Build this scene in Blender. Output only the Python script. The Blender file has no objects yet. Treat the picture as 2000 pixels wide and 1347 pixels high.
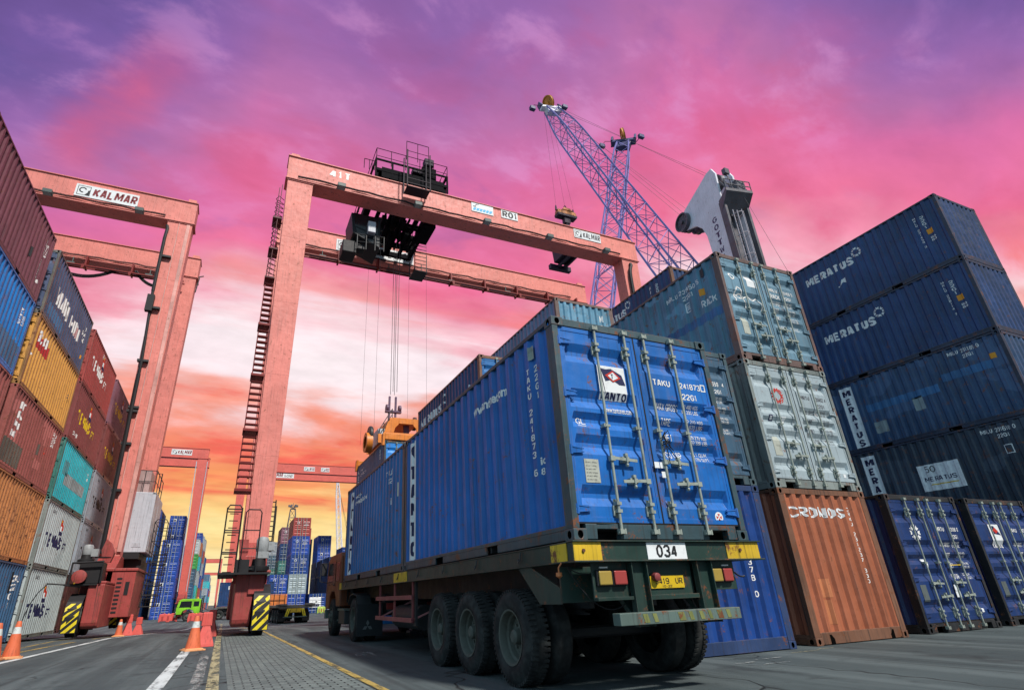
import bpy, bmesh, math, random
from mathutils import Vector, Matrix
random.seed(7)
SC = bpy.context.scene
COL = SC.collection
R = math.radians

# ------------------------------------------------------------------ camera
cam_d = bpy.data.cameras.new("camera")
cam_d.sensor_width = 36.0
cam_d.lens = 18.986
cam_d.shift_x = 0.04207
cam_d.shift_y = 0.01281
cam_d.clip_start = 0.05
cam_d.clip_end = 4000
cam = bpy.data.objects.new("camera", cam_d)
COL.objects.link(cam)
cam.location = (0, 0, 0.964)
cam.rotation_mode = 'XYZ'
cam.rotation_euler = (1.98446, 0.03421, -0.40002)
SC.camera = cam

# ------------------------------------------------------------------ exposure
SC.view_settings.view_transform = 'Standard'
SC.view_settings.look = 'None'
SC.view_settings.gamma = 1.0
SC.view_settings.use_curve_mapping = False
SC.view_settings.exposure = 0.0
SC.render.film_transparent = False
try:
    SC.cycles.max_bounces = 6
    SC.cycles.diffuse_bounces = 3
    SC.cycles.glossy_bounces = 3
    SC.cycles.transparent_max_bounces = 8
except Exception:
    pass

# ------------------------------------------------------------------ world: dusk sky with lit clouds
W_ = bpy.data.worlds.new("World")
SC.world = W_
W_.use_nodes = True

class NT:
    """tiny wrapper to write node trees quickly"""
    def __init__(s, tree):
        s.t = tree; s.n = tree.nodes; s.l = tree.links; s.n.clear()
    def add(s, typ, **kw):
        nd = s.n.new(typ)
        for k, v in kw.items():
            setattr(nd, k, v)
        return nd
    def put(s, sock, v):
        if v is None: return
        if isinstance(v, bpy.types.NodeSocket): s.l.new(v, sock)
        elif isinstance(v, (tuple, list)) and sock.type == 'RGBA' and len(v) == 3: sock.default_value = (*v, 1)
        else: sock.default_value = v
    def math(s, op, a, b=None, c=None, clamp=False):
        nd = s.add('ShaderNodeMath', operation=op, use_clamp=clamp)
        for i, v in enumerate((a, b, c)):
            if v is not None: s.put(nd.inputs[i], v)
        return nd.outputs[0]
    def mix(s, fac, a, b, blend='MIX'):
        nd = s.add('ShaderNodeMix', data_type='RGBA', blend_type=blend)
        s.put(nd.inputs[0], fac); s.put(nd.inputs[6], a); s.put(nd.inputs[7], b)
        return nd.outputs[2]
    def ramp(s, fac, stops, interp='LINEAR'):
        nd = s.add('ShaderNodeValToRGB'); cr = nd.color_ramp; cr.interpolation = interp
        while len(cr.elements) < len(stops): cr.elements.new(0.5)
        for e, (p, c) in zip(cr.elements, stops):
            e.position = p
            e.color = (c, c, c, 1) if isinstance(c, (int, float)) else (*c, 1)
        s.put(nd.inputs[0], fac)
        return nd.outputs[0]
    def noise(s, vec, scale, detail=4, rough=0.55, lac=2.0, dist=0.0):
        nd = s.add('ShaderNodeTexNoise')
        s.put(nd.inputs['Vector'], vec); nd.inputs['Scale'].default_value = scale
        nd.inputs['Detail'].default_value = detail; nd.inputs['Roughness'].default_value = rough
        nd.inputs['Lacunarity'].default_value = lac; nd.inputs['Distortion'].default_value = dist
        return nd.outputs['Fac']
    def mapping(s, vec, loc=(0, 0, 0), rot=(0, 0, 0), sc=(1, 1, 1)):
        nd = s.add('ShaderNodeMapping'); s.put(nd.inputs[0], vec)
        nd.inputs[1].default_value = loc; nd.inputs[2].default_value = rot; nd.inputs[3].default_value = sc
        return nd.outputs[0]
    def maprange(s, v, a, b, c=0.0, d=1.0, smooth=False):
        nd = s.add('ShaderNodeMapRange', interpolation_type='SMOOTHSTEP' if smooth else 'LINEAR')
        s.put(nd.inputs[0], v)
        for i, x in enumerate((a, b, c, d)): nd.inputs[i + 1].default_value = x
        return nd.outputs[0]

def srgb(r, g, b):
    f = lambda c: (c / 255 / 12.92) if c <= 10 else ((c / 255 + 0.055) / 1.055) ** 2.4
    return (f(r), f(g), f(b))

def build_sky():
    t = NT(W_.node_tree)
    tc = t.add('ShaderNodeTexCoord')
    sp = t.add('ShaderNodeSeparateXYZ'); t.put(sp.inputs[0], tc.outputs['Generated'])
    x, y, z = sp.outputs
    zc = t.math('MAXIMUM', z, 0.0)
    mul = lambda *a: a[0] if len(a) == 1 else t.math('MULTIPLY', a[0], mul(*a[1:]))
    # cloud sheet: the view ray meets a high flat layer
    inv = t.math('DIVIDE', 1.0, t.math('ADD', zc, 0.22))
    px = t.math('MULTIPLY', x, inv); py = t.math('MULTIPLY', y, inv)
    cb = t.add('ShaderNodeCombineXYZ'); t.put(cb.inputs[0], px); t.put(cb.inputs[1], py)
    cl = cb.outputs[0]
    n_big = t.noise(t.mapping(cl, (3.1, 0.4, 0), (0, 0, R(-20)), (0.8, 1.3, 1)), 1.5, 5, 0.52, dist=0.3)
    n_mid = t.noise(t.mapping(cl, (7.3, 2.2, 0), (0, 0, R(-24)), (0.9, 1.5, 1)), 3.0, 7, 0.56, dist=0.3)
    n_fin = t.noise(t.mapping(cl, (1.3, 9.2, 0), (0, 0, R(-30)), (0.8, 1.4, 1)), 7.0, 6, 0.58, dist=0.25)
    n_str = t.noise(t.mapping(cl, (1.7, 5.2, 0), (0, 0, R(-16)), (0.45, 1.25, 1)), 2.1, 7, 0.58, dist=0.5)
    az = t.math('ARCTAN2', x, y)                      # 0 up the road, positive to the right
    s_left = t.math('MULTIPLY', t.maprange(az, R(-3), R(-32), 0, 1), 0.30)
    s_right = t.math('MULTIPLY', t.maprange(az, R(56), R(86), 0, 1, True), 0.36)
    s_mid = t.math('MULTIPLY', t.maprange(az, R(14), R(42), 0, 1, True), -0.045)
    wob = t.math('ADD', t.math('MULTIPLY', t.math('SUBTRACT', n_big, 0.5), 0.30), t.math('MULTIPLY', t.math('SUBTRACT', n_mid, 0.5), 0.13))
    wob = t.math('MULTIPLY', wob, t.maprange(zc, 0.05, 0.35, 0.25, 1.0))
    hi = t.maprange(zc, 0.30, 0.62, 0, 1)
    zz = t.math('ADD', t.math('ADD', zc, wob), t.math('MULTIPLY', hi, t.math('ADD', t.math('ADD', s_left, s_right), s_mid)))
    base = t.ramp(zz, [(0.0, srgb(255, 238, 200)), (0.06, srgb(255, 236, 176)), (0.12, srgb(254, 214, 138)),
                       (0.185, srgb(249, 158, 102)), (0.25, srgb(247, 142, 114)), (0.32, srgb(250, 178, 168)), (0.39, srgb(251, 206, 212)),
                       (0.46, srgb(244, 166, 186)), (0.55, srgb(238, 120, 160)), (0.65, srgb(222, 114, 168)), (0.73, srgb(188, 116, 174)),
                       (0.81, srgb(154, 106, 174)), (0.90, srgb(110, 90, 158)), (1.0, srgb(74, 70, 122))])
    # rosy lit undersides
    rose = t.maprange(n_mid, 0.50, 0.68, 0, 1, True)
    band = mul(t.maprange(zc, 0.34, 0.46, 0, 1, True), t.maprange(zz, 0.92, 0.70, 0, 1, True))
    base = t.mix(mul(rose, band, 0.40), base, srgb(226, 92, 124))
    # lilac puffs high up, dusky violet bodies
    lil = mul(t.maprange(n_fin, 0.50, 0.68, 0, 1, True), t.maprange(zc, 0.52, 0.66, 0, 1, True), t.maprange(n_big, 0.34, 0.55))
    base = t.mix(mul(lil, 0.42), base, srgb(214, 150, 204))
    vio = mul(t.maprange(n_mid, 0.47, 0.34, 0, 1, True), t.maprange(zc, 0.46, 0.62, 0, 1, True))
    base = t.mix(mul(vio, 0.40), base, srgb(132, 96, 170))
    # pale streaks low over the yard, orange red ones under them
    pale = mul(t.maprange(n_str, 0.49, 0.62, 0, 1, True), t.maprange(zz, 0.22, 0.34, 0, 1, True), t.maprange(zz, 0.54, 0.40, 0, 1, True))
    base = t.mix(mul(pale, 0.85), base, srgb(254, 240, 248))
    ora = mul(t.maprange(n_str, 0.49, 0.36, 0, 1, True), t.maprange(zz, 0.10, 0.19, 0, 1, True), t.maprange(zz, 0.58, 0.40, 0, 1, True))
    base = t.mix(mul(ora, 0.85), base, srgb(245, 100, 88))
    yel = mul(t.maprange(n_str, 0.50, 0.62, 0, 1, True), t.maprange(zz, 0.24, 0.12, 0, 1, True))
    base = t.mix(mul(yel, 0.6), base, srgb(255, 232, 160))
    # whitish peach glow low behind the middle of the yard
    g1 = t.maprange(t.math('ABSOLUTE', t.math('SUBTRACT', az, R(7))), R(26), 0, 0, 1, True)
    g2 = t.maprange(t.math('ABSOLUTE', t.math('SUBTRACT', zz, 0.40)), 0.16, 0, 0, 1, True)
    base = t.mix(mul(g1, g2, t.maprange(n_str, 0.30, 0.56, 0.35, 1.0), 0.72), base, srgb(255, 242, 244))
    # grain of finer cloud everywhere
    tone = t.maprange(n_fin, 0.30, 0.70, 0.90, 1.09)
    vm = t.add('ShaderNodeVectorMath', operation='SCALE'); t.put(vm.inputs[0], base); t.put(vm.inputs['Scale'], tone); base = vm.outputs[0]
    # one long red streak high on the left
    u = t.math('ADD', t.math('ADD', t.math('MULTIPLY', px, 0.83), t.math('MULTIPLY', py, 0.558)), t.math('SUBTRACT', t.math('MULTIPLY', n_mid, 0.16), 0.313))
    s = t.math('ADD', t.math('MULTIPLY', px, -0.558), t.math('MULTIPLY', py, 0.83))
    st = mul(t.maprange(t.math('ABSOLUTE', u), 0.075, 0.0, 0, 1, True), t.maprange(s, 0.60, 0.74, 0, 1, True), t.maprange(s, 1.06, 0.92, 0, 1, True))
    base = t.mix(mul(st, 0.52, t.maprange(n_fin, 0.30, 0.60, 0.45, 1.0)), base, srgb(232, 92, 112))
    # the rest of the dome, overhead and behind the photographer: unseen pale blue, added as neutral fill light
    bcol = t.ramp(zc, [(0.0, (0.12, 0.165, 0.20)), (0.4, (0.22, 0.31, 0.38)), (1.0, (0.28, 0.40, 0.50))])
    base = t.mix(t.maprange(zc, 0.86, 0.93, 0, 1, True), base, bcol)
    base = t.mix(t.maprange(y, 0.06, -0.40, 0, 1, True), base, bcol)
    base = t.mix(t.maprange(az, R(-40), R(-62), 0, 1, True), base, t.ramp(zc, [(0.0, (0.30, 0.48, 0.62)), (0.5, (0.50, 0.78, 1.0)), (1.0, (0.28, 0.40, 0.50))]))  # brighter pale blue on the unseen left, added to fill the truck side
    base = t.mix(t.maprange(z, 0.0, -0.05, 0, 1), base, (0.06, 0.065, 0.07))
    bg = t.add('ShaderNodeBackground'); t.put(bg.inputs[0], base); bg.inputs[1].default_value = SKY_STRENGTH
    o = t.add('ShaderNodeOutputWorld'); t.l.new(bg.outputs[0], o.inputs[0])

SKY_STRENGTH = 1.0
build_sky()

# ------------------------------------------------------------------ sun: soft low light from over the photographer's right shoulder
sd = bpy.data.lights.new("sun", 'SUN')
sd.energy = 5.0
sd.angle = R(4)
sd.color = (1.0, 0.93, 0.86)
sun = bpy.data.objects.new("sun", sd)
COL.objects.link(sun)
sun.location = (-10, -20, 40)
sun.rotation_euler = Vector((-0.18, 0.62, -0.76)).to_track_quat('-Z', 'Y').to_euler()

# ------------------------------------------------------------------ mesh helpers
class MB:
    def __init__(s): s.v = []; s.f = []; s.m = []
    def face(s, pts, mi=0):
        i = len(s.v); s.v += [tuple(p) for p in pts]; s.f.append(list(range(i, i + len(pts)))); s.m.append(mi)
    def box(s, x0, x1, y0, y1, z0, z1, mi=0):
        s.hexa([(x0, y0, z0), (x1, y0, z0), (x1, y1, z0), (x0, y1, z0), (x0, y0, z1), (x1, y0, z1), (x1, y1, z1), (x0, y1, z1)], mi)
    def hexa(s, p, mi=0):
        i = len(s.v); s.v += [tuple(q) for q in p]
        for f in ((0, 3, 2, 1), (4, 5, 6, 7), (0, 1, 5, 4), (1, 2, 6, 5), (2, 3, 7, 6), (3, 0, 4, 7)):
            s.f.append([i + k for k in f]); s.m.append(mi)
    def bar(s, a, b, w, h=None, mi=0, up=(0, 0, 1)):
        a = Vector(a); b = Vector(b); d = (b - a)
        if d.length < 1e-6: return
        d.normalize(); h = w if h is None else h
        u = Vector(up)
        if abs(d.dot(u)) > 0.98: u = Vector((0, 1, 0)) if abs(d.y) < 0.9 else Vector((1, 0, 0))
        sx = d.cross(u).normalized() * (w / 2); sz = sx.cross(d).normalized() * (h / 2)
        s.hexa([a - sx - sz, a + sx - sz, a + sx + sz, a - sx + sz, b - sx - sz, b + sx - sz, b + sx + sz, b - sx + sz], mi)
    def tube(s, pts, r, n=8, mi=0, cap=True, r2=None):
        pts = [Vector(p) for p in pts]; base = len(s.v); prev = None
        for k, p in enumerate(pts):
            d = (pts[min(k + 1, len(pts) - 1)] - pts[max(k - 1, 0)]).normalized()
            if prev is None:
                u = Vector((0, 0, 1)) if abs(d.z) < 0.9 else Vector((1, 0, 0))
                a = d.cross(u).normalized()
            else:
                a = (prev - d * prev.dot(d)).normalized()
            prev = a; b = d.cross(a)
            rr = r if r2 is None else r + (r2 - r) * k / (len(pts) - 1)
            for i in range(n):
                t = 2 * math.pi * i / n
                s.v.append(tuple(p + a * (rr * math.cos(t)) + b * (rr * math.sin(t))))
        for k in range(len(pts) - 1):
            for i in range(n):
                j = (i + 1) % n
                s.f.append([base + k * n + i, base + k * n + j, base + (k + 1) * n + j, base + (k + 1) * n + i]); s.m.append(mi)
        if cap:
            s.f.append([base + i for i in range(n)][::-1]); s.m.append(mi)
            e = base + (len(pts) - 1) * n
            s.f.append([e + i for i in range(n)]); s.m.append(mi)
    def lathe(s, prof, c, axis='X', n=32, mi=0, sgn=1):
        """prof: (offset along axis, radius) list or with material as third item; closed ends left to radius 0"""
        base = len(s.v); c = Vector(c)
        for q in prof:
            o, r = q[0] * sgn, q[1]
            for i in range(n):
                t = 2 * math.pi * i / n; a, b = r * math.cos(t), r * math.sin(t)
                s.v.append(tuple(c + (Vector((o, a, b)) if axis == 'X' else Vector((a, o, b)) if axis == 'Y' else Vector((a, b, o)))))
        for k in range(len(prof) - 1):
            m_ = prof[k][2] if len(prof[k]) > 2 else mi
            for i in range(n):
                j = (i + 1) % n
                s.f.append([base + k * n + i, base + k * n + j, base + (k + 1) * n + j, base + (k + 1) * n + i]); s.m.append(m_)
    def prism(s, poly, x0, x1, axis='X', mi=0):
        """poly in the plane normal to axis: X->(y,z)  Y->(x,z)  Z->(x,y)"""
        P = (lambda a, p: (a, p[0], p[1])) if axis == 'X' else (lambda a, p: (p[0], a, p[1])) if axis == 'Y' else (lambda a, p: (p[0], p[1], a))
        i = len(s.v); n = len(poly)
        s.v += [P(x0, p) for p in poly] + [P(x1, p) for p in poly]
        s.f.append([i + k for k in range(n)][::-1]); s.m.append(mi)
        s.f.append([i + n + k for k in range(n)]); s.m.append(mi)
        for k in range(n):
            j = (k + 1) % n
            s.f.append([i + k, i + j, i + n + j, i + n + k]); s.m.append(mi)
    def mesh(s, name, smooth=False, merge=True, recalc=True):
        me = bpy.data.meshes.new(name)
        me.from_pydata(s.v, [], s.f)
        for p, m_ in zip(me.polygons, s.m): p.material_index = m_
        bm = bmesh.new(); bm.from_mesh(me)
        if merge: bmesh.ops.remove_doubles(bm, verts=bm.verts, dist=1e-5)
        if recalc: bmesh.ops.recalc_face_normals(bm, faces=bm.faces)
        if smooth:
            for f in bm.faces: f.smooth = True
            for e in bm.edges:
                if len(e.link_faces) == 2 and e.calc_face_angle(0) > R(34): e.smooth = False
        bm.to_mesh(me); bm.free()
        return me
    def build(s, name, mats, parent=None, smooth=False, bevel=0, **kw):
        return put(name, s.mesh(name, smooth, **kw), mats, parent, bevel)

def put(name, me, mats, parent=None, bevel=0, loc=None, rot=None, scale=None):
    o = bpy.data.objects.new(name, me); COL.objects.link(o)
    mats = mats if isinstance(mats, (list, tuple)) else [mats]
    while len(me.materials) < len(mats): me.materials.append(None)
    for i, m_ in enumerate(mats):
        o.material_slots[i].link = 'OBJECT'; o.material_slots[i].material = m_
    if parent is not None: o.parent = parent
    if loc is not None: o.location = loc
    if rot is not None: o.rotation_euler = rot
    if scale is not None: o.scale = scale
    if bevel:
        b = o.modifiers.new("bevel", 'BEVEL'); b.width = bevel; b.segments = 2; b.limit_method = 'ANGLE'; b.angle_limit = R(40)
    return o

def thing(name, label, cat, loc=(0, 0, 0), rotz=0.0, group=None):
    o = bpy.data.objects.new(name, None); COL.objects.link(o)
    o.empty_display_size = 0.3
    o.location = loc; o.rotation_euler = (0, 0, rotz)
    return tag(o, label, cat, group)

def tag(o, label, cat, group=None):
    o['label'] = label; o['category'] = cat
    if group: o['group'] = group
    return o

def copy_tree(o, parent=None):
    c = o.copy(); COL.objects.link(c)
    if parent is not None: c.parent = parent
    for ch in list(o.children): copy_tree(ch, c)
    return c

def gz(y):
    """the yard falls gently to its drain beyond the first cranes"""
    return -0.6 * min(max((y - 25.0) / 23.0, 0.0), 1.0)

# ------------------------------------------------------------------ materials
MATS = {}
def material(name):
    m_ = bpy.data.materials.new(name); m_.use_nodes = True
    return m_, NT(m_.node_tree)

def objvec(t):
    tc = t.add('ShaderNodeTexCoord'); oi = t.add('ShaderNodeObjectInfo')
    rnd = t.math('MULTIPLY', oi.outputs['Random'], 40.0)
    cb = t.add('ShaderNodeCombineXYZ'); t.put(cb.inputs[0], rnd); t.put(cb.inputs[1], rnd); t.put(cb.inputs[2], rnd)
    va = t.add('ShaderNodeVectorMath', operation='ADD'); t.put(va.inputs[0], tc.outputs['Object']); t.put(va.inputs[1], cb.outputs[0])
    return va.outputs[0]

def finish(t, col, rough, spec=0.35, metal=0.0, bump=None, bstr=0.15, bdist=0.01, alpha=None):
    p = t.add('ShaderNodeBsdfPrincipled')
    t.put(p.inputs['Base Color'], col); t.put(p.inputs['Roughness'], rough)
    p.inputs['Specular IOR Level'].default_value = spec; t.put(p.inputs['Metallic'], metal)
    if bump is not None:
        b = t.add('ShaderNodeBump'); b.inputs['Strength'].default_value = bstr; b.inputs['Distance'].default_value = bdist
        t.put(b.inputs['Height'], bump); t.l.new(b.outputs[0], p.inputs['Normal'])
    o = t.add('ShaderNodeOutputMaterial')
    if alpha is not None:
        tr = t.add('ShaderNodeBsdfTransparent'); mx = t.add('ShaderNodeMixShader')
        t.put(mx.inputs[0], alpha); t.l.new(tr.outputs[0], mx.inputs[1]); t.l.new(p.outputs[0], mx.inputs[2])
        t.l.new(mx.outputs[0], o.inputs[0])
    else:
        t.l.new(p.outputs[0], o.inputs[0])
    return p

def paint(name, col, rust=0.25, streak=0.35, fade=0.3, rough=0.42, vary=0.35, patch=0.0, rustcol=(0.16, 0.055, 0.022)):
    """weathered steel paint: tone drift, vertical run-off, fading, rust spots, touched-up patches"""
    if name in MATS: return MATS[name]
    m_, t = material(name); v = objvec(t)
    big = t.noise(v, 0.7, 4, 0.6)
    mid = t.noise(v, 5.0, 6, 0.62)
    fine = t.noise(v, 38.0, 5, 0.7)
    run = t.noise(t.mapping(v, sc=(7.0, 7.0, 0.35)), 1.0, 5, 0.6)
    run2 = t.noise(t.mapping(v, sc=(26.0, 26.0, 0.9)), 1.0, 4, 0.6)
    c = t.mix(t.maprange(big, 0.30, 0.70), tuple(x * (1 - vary) for x in col), tuple(min(1, x * (1 + vary) + 0.008 * vary) for x in col))
    g = sum(col) / 3
    faded = tuple(0.72 * x + 0.16 * g + 0.028 for x in col)
    c = t.mix(t.math('MULTIPLY', t.maprange(run, 0.50, 0.72, 0, 1, True), fade), c, faded)
    c = t.mix(t.math('MULTIPLY', t.maprange(run2, 0.50, 0.73, 0, 1, True), min(.85, streak * 1.35)), c, (0.030, 0.026, 0.023))
    if patch > 0:
        vo = t.add('ShaderNodeTexVoronoi', feature='F1', distance='CHEBYCHEV'); t.put(vo.inputs['Vector'], t.mapping(v, sc=(1.3, 1.3, 1.9)))
        vo.inputs['Scale'].default_value = 1.0
        sel = t.math('MULTIPLY', t.math('GREATER_THAN', t.math('MODULO', t.math('MULTIPLY', vo.outputs['Color'], 7.0), 1.0), 1 - patch), 0.55)
        c = t.mix(sel, c, tuple(min(1, x * 1.5 + 0.03) for x in col))
    # worn corners: paint rubbed thin patchily, edges also lightened to imitate ridge highlights
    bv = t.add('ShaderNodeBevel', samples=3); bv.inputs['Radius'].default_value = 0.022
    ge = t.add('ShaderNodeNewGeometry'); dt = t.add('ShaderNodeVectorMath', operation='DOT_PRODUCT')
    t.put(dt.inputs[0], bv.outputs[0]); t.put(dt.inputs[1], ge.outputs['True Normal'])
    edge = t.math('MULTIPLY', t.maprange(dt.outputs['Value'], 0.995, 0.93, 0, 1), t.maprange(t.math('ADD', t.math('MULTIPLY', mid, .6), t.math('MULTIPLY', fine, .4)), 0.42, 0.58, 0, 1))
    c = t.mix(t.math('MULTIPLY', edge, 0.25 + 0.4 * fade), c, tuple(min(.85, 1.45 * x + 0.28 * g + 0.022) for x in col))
    # scratches and chips down to primer, rust spots and the runs under them
    chip = t.maprange(t.math('MULTIPLY', mid, t.math('ADD', fine, 0.5)), 0.668 - 0.125 * rust, 0.71 - 0.06 * rust, 0, 1)
    c = t.mix(t.math('MULTIPLY', chip, min(1, 0.55 + rust)), c, rustcol)
    rr = t.math('MULTIPLY', t.maprange(t.math('ADD', t.math('MULTIPLY', mid, 0.55), t.math('MULTIPLY', run, 0.50)), 0.60 - 0.05 * rust, 0.72, 0, 1, True), min(1, rust * 1.2))
    c = t.mix(rr, c, tuple(0.6 * a + 0.4 * b for a, b in zip(rustcol, (0.10, 0.045, 0.02))))
    er = t.math('MULTIPLY', edge, t.maprange(big, 0.48, 0.62, 0, 1, True))
    c = t.mix(t.math('MULTIPLY', er, min(.8, rust * 1.3)), c, rustcol)
    ro = t.math('ADD', t.math('MULTIPLY', mid, 0.35), rough - 0.12)
    dent = t.noise(v, 2.6, 2, 0.5)
    finish(t, c, ro, 0.4, 0.0, t.math('ADD', t.math('MULTIPLY', dent, 2.2), t.math('ADD', t.math('MULTIPLY', mid, 0.35), t.math('MULTIPLY', fine, 0.08))), 0.30, 0.03)
    MATS[name] = m_
    return m_

def flat(name, col, rough=0.6, spec=0.3, metal=0.0, vary=0.12, scale=9.0, bump=0.06, dirt=0.0):
    if name in MATS: return MATS[name]
    m_, t = material(name); v = objvec(t)
    n = t.noise(v, scale, 6, 0.65); n2 = t.noise(v, scale * 0.17, 3, 0.5)
    c = t.mix(n, tuple(x * (1 - vary) for x in col), tuple(min(1, x * (1 + vary)) for x in col))
    c = t.mix(t.math('MULTIPLY', t.maprange(n2, 0.35, 0.7), 0.3), c, tuple(x * 0.75 for x in col))
    if dirt: c = t.mix(t.math('MULTIPLY', t.maprange(n, 0.48, 0.66, 0, 1, True), dirt), c, (0.04, 0.034, 0.028))
    finish(t, c, t.math('ADD', t.math('MULTIPLY', n, 0.25), rough - 0.12), spec, metal, n, bump, 0.01)
    MATS[name] = m_
    return m_

def lettering(name, col, wear=0.35, rough=0.55):
    """stencil paint, chipped through to the panel behind"""
    if name in MATS: return MATS[name]
    m_, t = material(name); v = objvec(t)
    n = t.noise(v, 22.0, 6, 0.7); n2 = t.noise(v, 4.0, 4, 0.6)
    c = t.mix(n2, tuple(x * 0.82 for x in col), col)
    keep = t.maprange(t.math('ADD', t.math('MULTIPLY', n, 0.65), t.math('MULTIPLY', n2, 0.35)), 0.26 + 0.13 * wear, 0.33 + 0.13 * wear, 0, 1)
    finish(t, c, rough, 0.3, alpha=keep)
    MATS[name] = m_
    return m_

WHITE = lettering('white_lettering', (0.80, 0.80, 0.78), 0.55)
WHITE_SOLID = flat('white_panel', (0.74, 0.77, 0.78), 0.5, dirt=0.18)
NAVY_TXT = lettering('navy_lettering', (0.018, 0.02, 0.075), 0.3)
BLACK_TXT = lettering('black_lettering', (0.02, 0.02, 0.022), 0.35)
RED_TXT = lettering('red_lettering', (0.55, 0.035, 0.02), 0.2)
MAROON_TXT = lettering('maroon_lettering', (0.22, 0.03, 0.035), 0.1)
YELLOW_TXT = lettering('yellow_lettering', (0.75, 0.50, 0.02), 0.45)
GREY_TXT = lettering('grey_lettering', (0.10, 0.10, 0.11), 0.7)
ORANGE_LBL = flat('orange_sticker', (0.72, 0.30, 0.02), 0.5)
BLACK = flat('black_steel', (0.018, 0.018, 0.02), 0.55)
TROLLEY_BLACK = flat('trolley_black', (0.007, 0.007, 0.009), 0.75, 0.06)
DARK = flat('dark_steel', (0.035, 0.037, 0.04), 0.5, dirt=0.3)
GALV = flat('galvanised_steel', (0.30, 0.34, 0.30), 0.5, 0.4, 0.0, vary=0.3, dirt=0.45)
RUSTY = flat('rusty_steel', (0.12, 0.055, 0.03), 0.75, vary=0.45, dirt=0.4)
def mat_rubber():
    m_, t = material('tyre_rubber'); v = objvec(t); n = t.noise(v, 6, 6, .65); f = t.noise(v, 40, 4, .7)
    c = t.mix(t.maprange(n, .38, .68, 0, 1, True), (.016, .017, .018), (.046, .050, .049)); c = t.mix(t.math('MULTIPLY', f, .4), c, (.03, .03, .03))
    finish(t, c, .85, .15, 0, f, .3, .01); return m_
RUBBER = mat_rubber()
GLASS = flat('dark_glass', (0.012, 0.016, 0.02), 0.12, 0.6, bump=0.0)
VOID = flat('dark_hollow', (0.004, 0.004, 0.004), 0.9, 0.0, bump=0.0)
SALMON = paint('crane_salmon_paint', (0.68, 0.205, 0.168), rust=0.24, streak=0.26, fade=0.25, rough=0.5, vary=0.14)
CRANE_RED = paint('crane_dark_red_paint', (0.32, 0.052, 0.046), rust=0.35, streak=0.6, fade=0.25, rough=0.5, vary=0.2)
RAILRED = flat('red_handrail', (0.20, 0.022, 0.02), 0.5)
ROPE = flat('steel_rope', (0.06, 0.06, 0.065), 0.5)
YELLOW = paint('safety_yellow', (0.56, 0.37, 0.02), rust=0.75, streak=0.6, fade=0.25)
FARRED = paint('crane_red_paint', (0.60, 0.115, 0.09), rust=0.1, streak=0.15, fade=0.25, rough=0.5, vary=0.10)
WHITE_CRANE = flat('white_crane_lettering', (0.78, 0.76, 0.74), 0.5)

# ------------------------------------------------------------------ shipping container kit (20 ft)
CW, CH, CL = 2.438, 2.591, 6.058
SIDE_U0, SIDE_N = 0.125, 21
END_U0, END_N = 0.155, 8
OFF = 0.014                                    # panels sit this far inside the castings
def wave(u, u0, u1, n, depth, lip=0.0):
    """trapezoid corrugation: depth below the outer face at distance u"""
    if u <= u0 or u >= u1: return 0.0
    p = (u1 - u0) / n; t = ((u - u0) % p) / p
    a, b = 0.17, 0.33
    if t < a or t > 1 - a: return 0.0
    if t < b: return depth * (t - a) / (b - a)
    if t > 1 - b: return depth * (1 - a - t) / (b - a)
    return depth
def wave_breaks(u0, u1, n):
    p = (u1 - u0) / n; out = []
    for k in range(n):
        out += [u0 + p * (k + q) for q in (0.17, 0.33, 0.67, 0.83)]
    return out
side_depth = lambda u, v: wave(u, SIDE_U0, CL - SIDE_U0, SIDE_N, 0.042)
end_depth = lambda u, v: wave(u, END_U0, CW - END_U0, END_N, 0.050)
SIDE_B = wave_breaks(SIDE_U0, CL - SIDE_U0, SIDE_N)
END_B = wave_breaks(END_U0, CW - END_U0, END_N)
# door leaves: horizontal ribs pressed inwards
LEAF_X0, LEAF_Z0, LEAF_Z1 = 0.095, 0.185, CH - 0.115
LEAF_W = (CW - 2 * LEAF_X0) / 2 - 0.012
RIBS = [(.465, .23), (1.03, .23), (1.315, .19), (1.575, .23), (2.15, .25)]   # centre z (from container base), height
RIB_D = 0.050
def rib_depth(v):
    for c, h in RIBS:
        q = abs(v - c)
        if q < h / 2: return RIB_D * min(1.0, (h / 2 - q) / (h * 0.40))
    return 0.0
RIB_B = sorted(sum(([c - h / 2, c - h * 0.10, c + h * 0.10, c + h / 2] for c, h in RIBS), []))
def door_depth(u, v):
    for k in (0, 1):
        a = LEAF_X0 + 0.10 + k * (LEAF_W + 0.024); b = a + LEAF_W - 0.20
        if a - 0.03 < u < b + 0.03:
            e = min(1.0, max(0.0, min(u - (a - 0.03), (b + 0.03) - u) / 0.03))
            return rib_depth(v) * e
    return 0.0
DOOR_OFF = 0.034
DOOR_UB = sum(([a - 0.03, a, a + LEAF_W - 0.20, a + LEAF_W - 0.17] for a in (LEAF_X0 + 0.10, LEAF_X0 + 0.10 + LEAF_W + 0.024)), [])

def panel_mesh(name, us, v0, v1, fn, P):
    m = MB()
    for a, b in zip(us[:-1], us[1:]):
        m.face([P(a, v0, fn(a, 1)), P(b, v0, fn(b, 1)), P(b, v1, fn(b, 1)), P(a, v1, fn(a, 1))])
    # lips closing the top and bottom of the corrugation
    return m.mesh(name, recalc=False)

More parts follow.
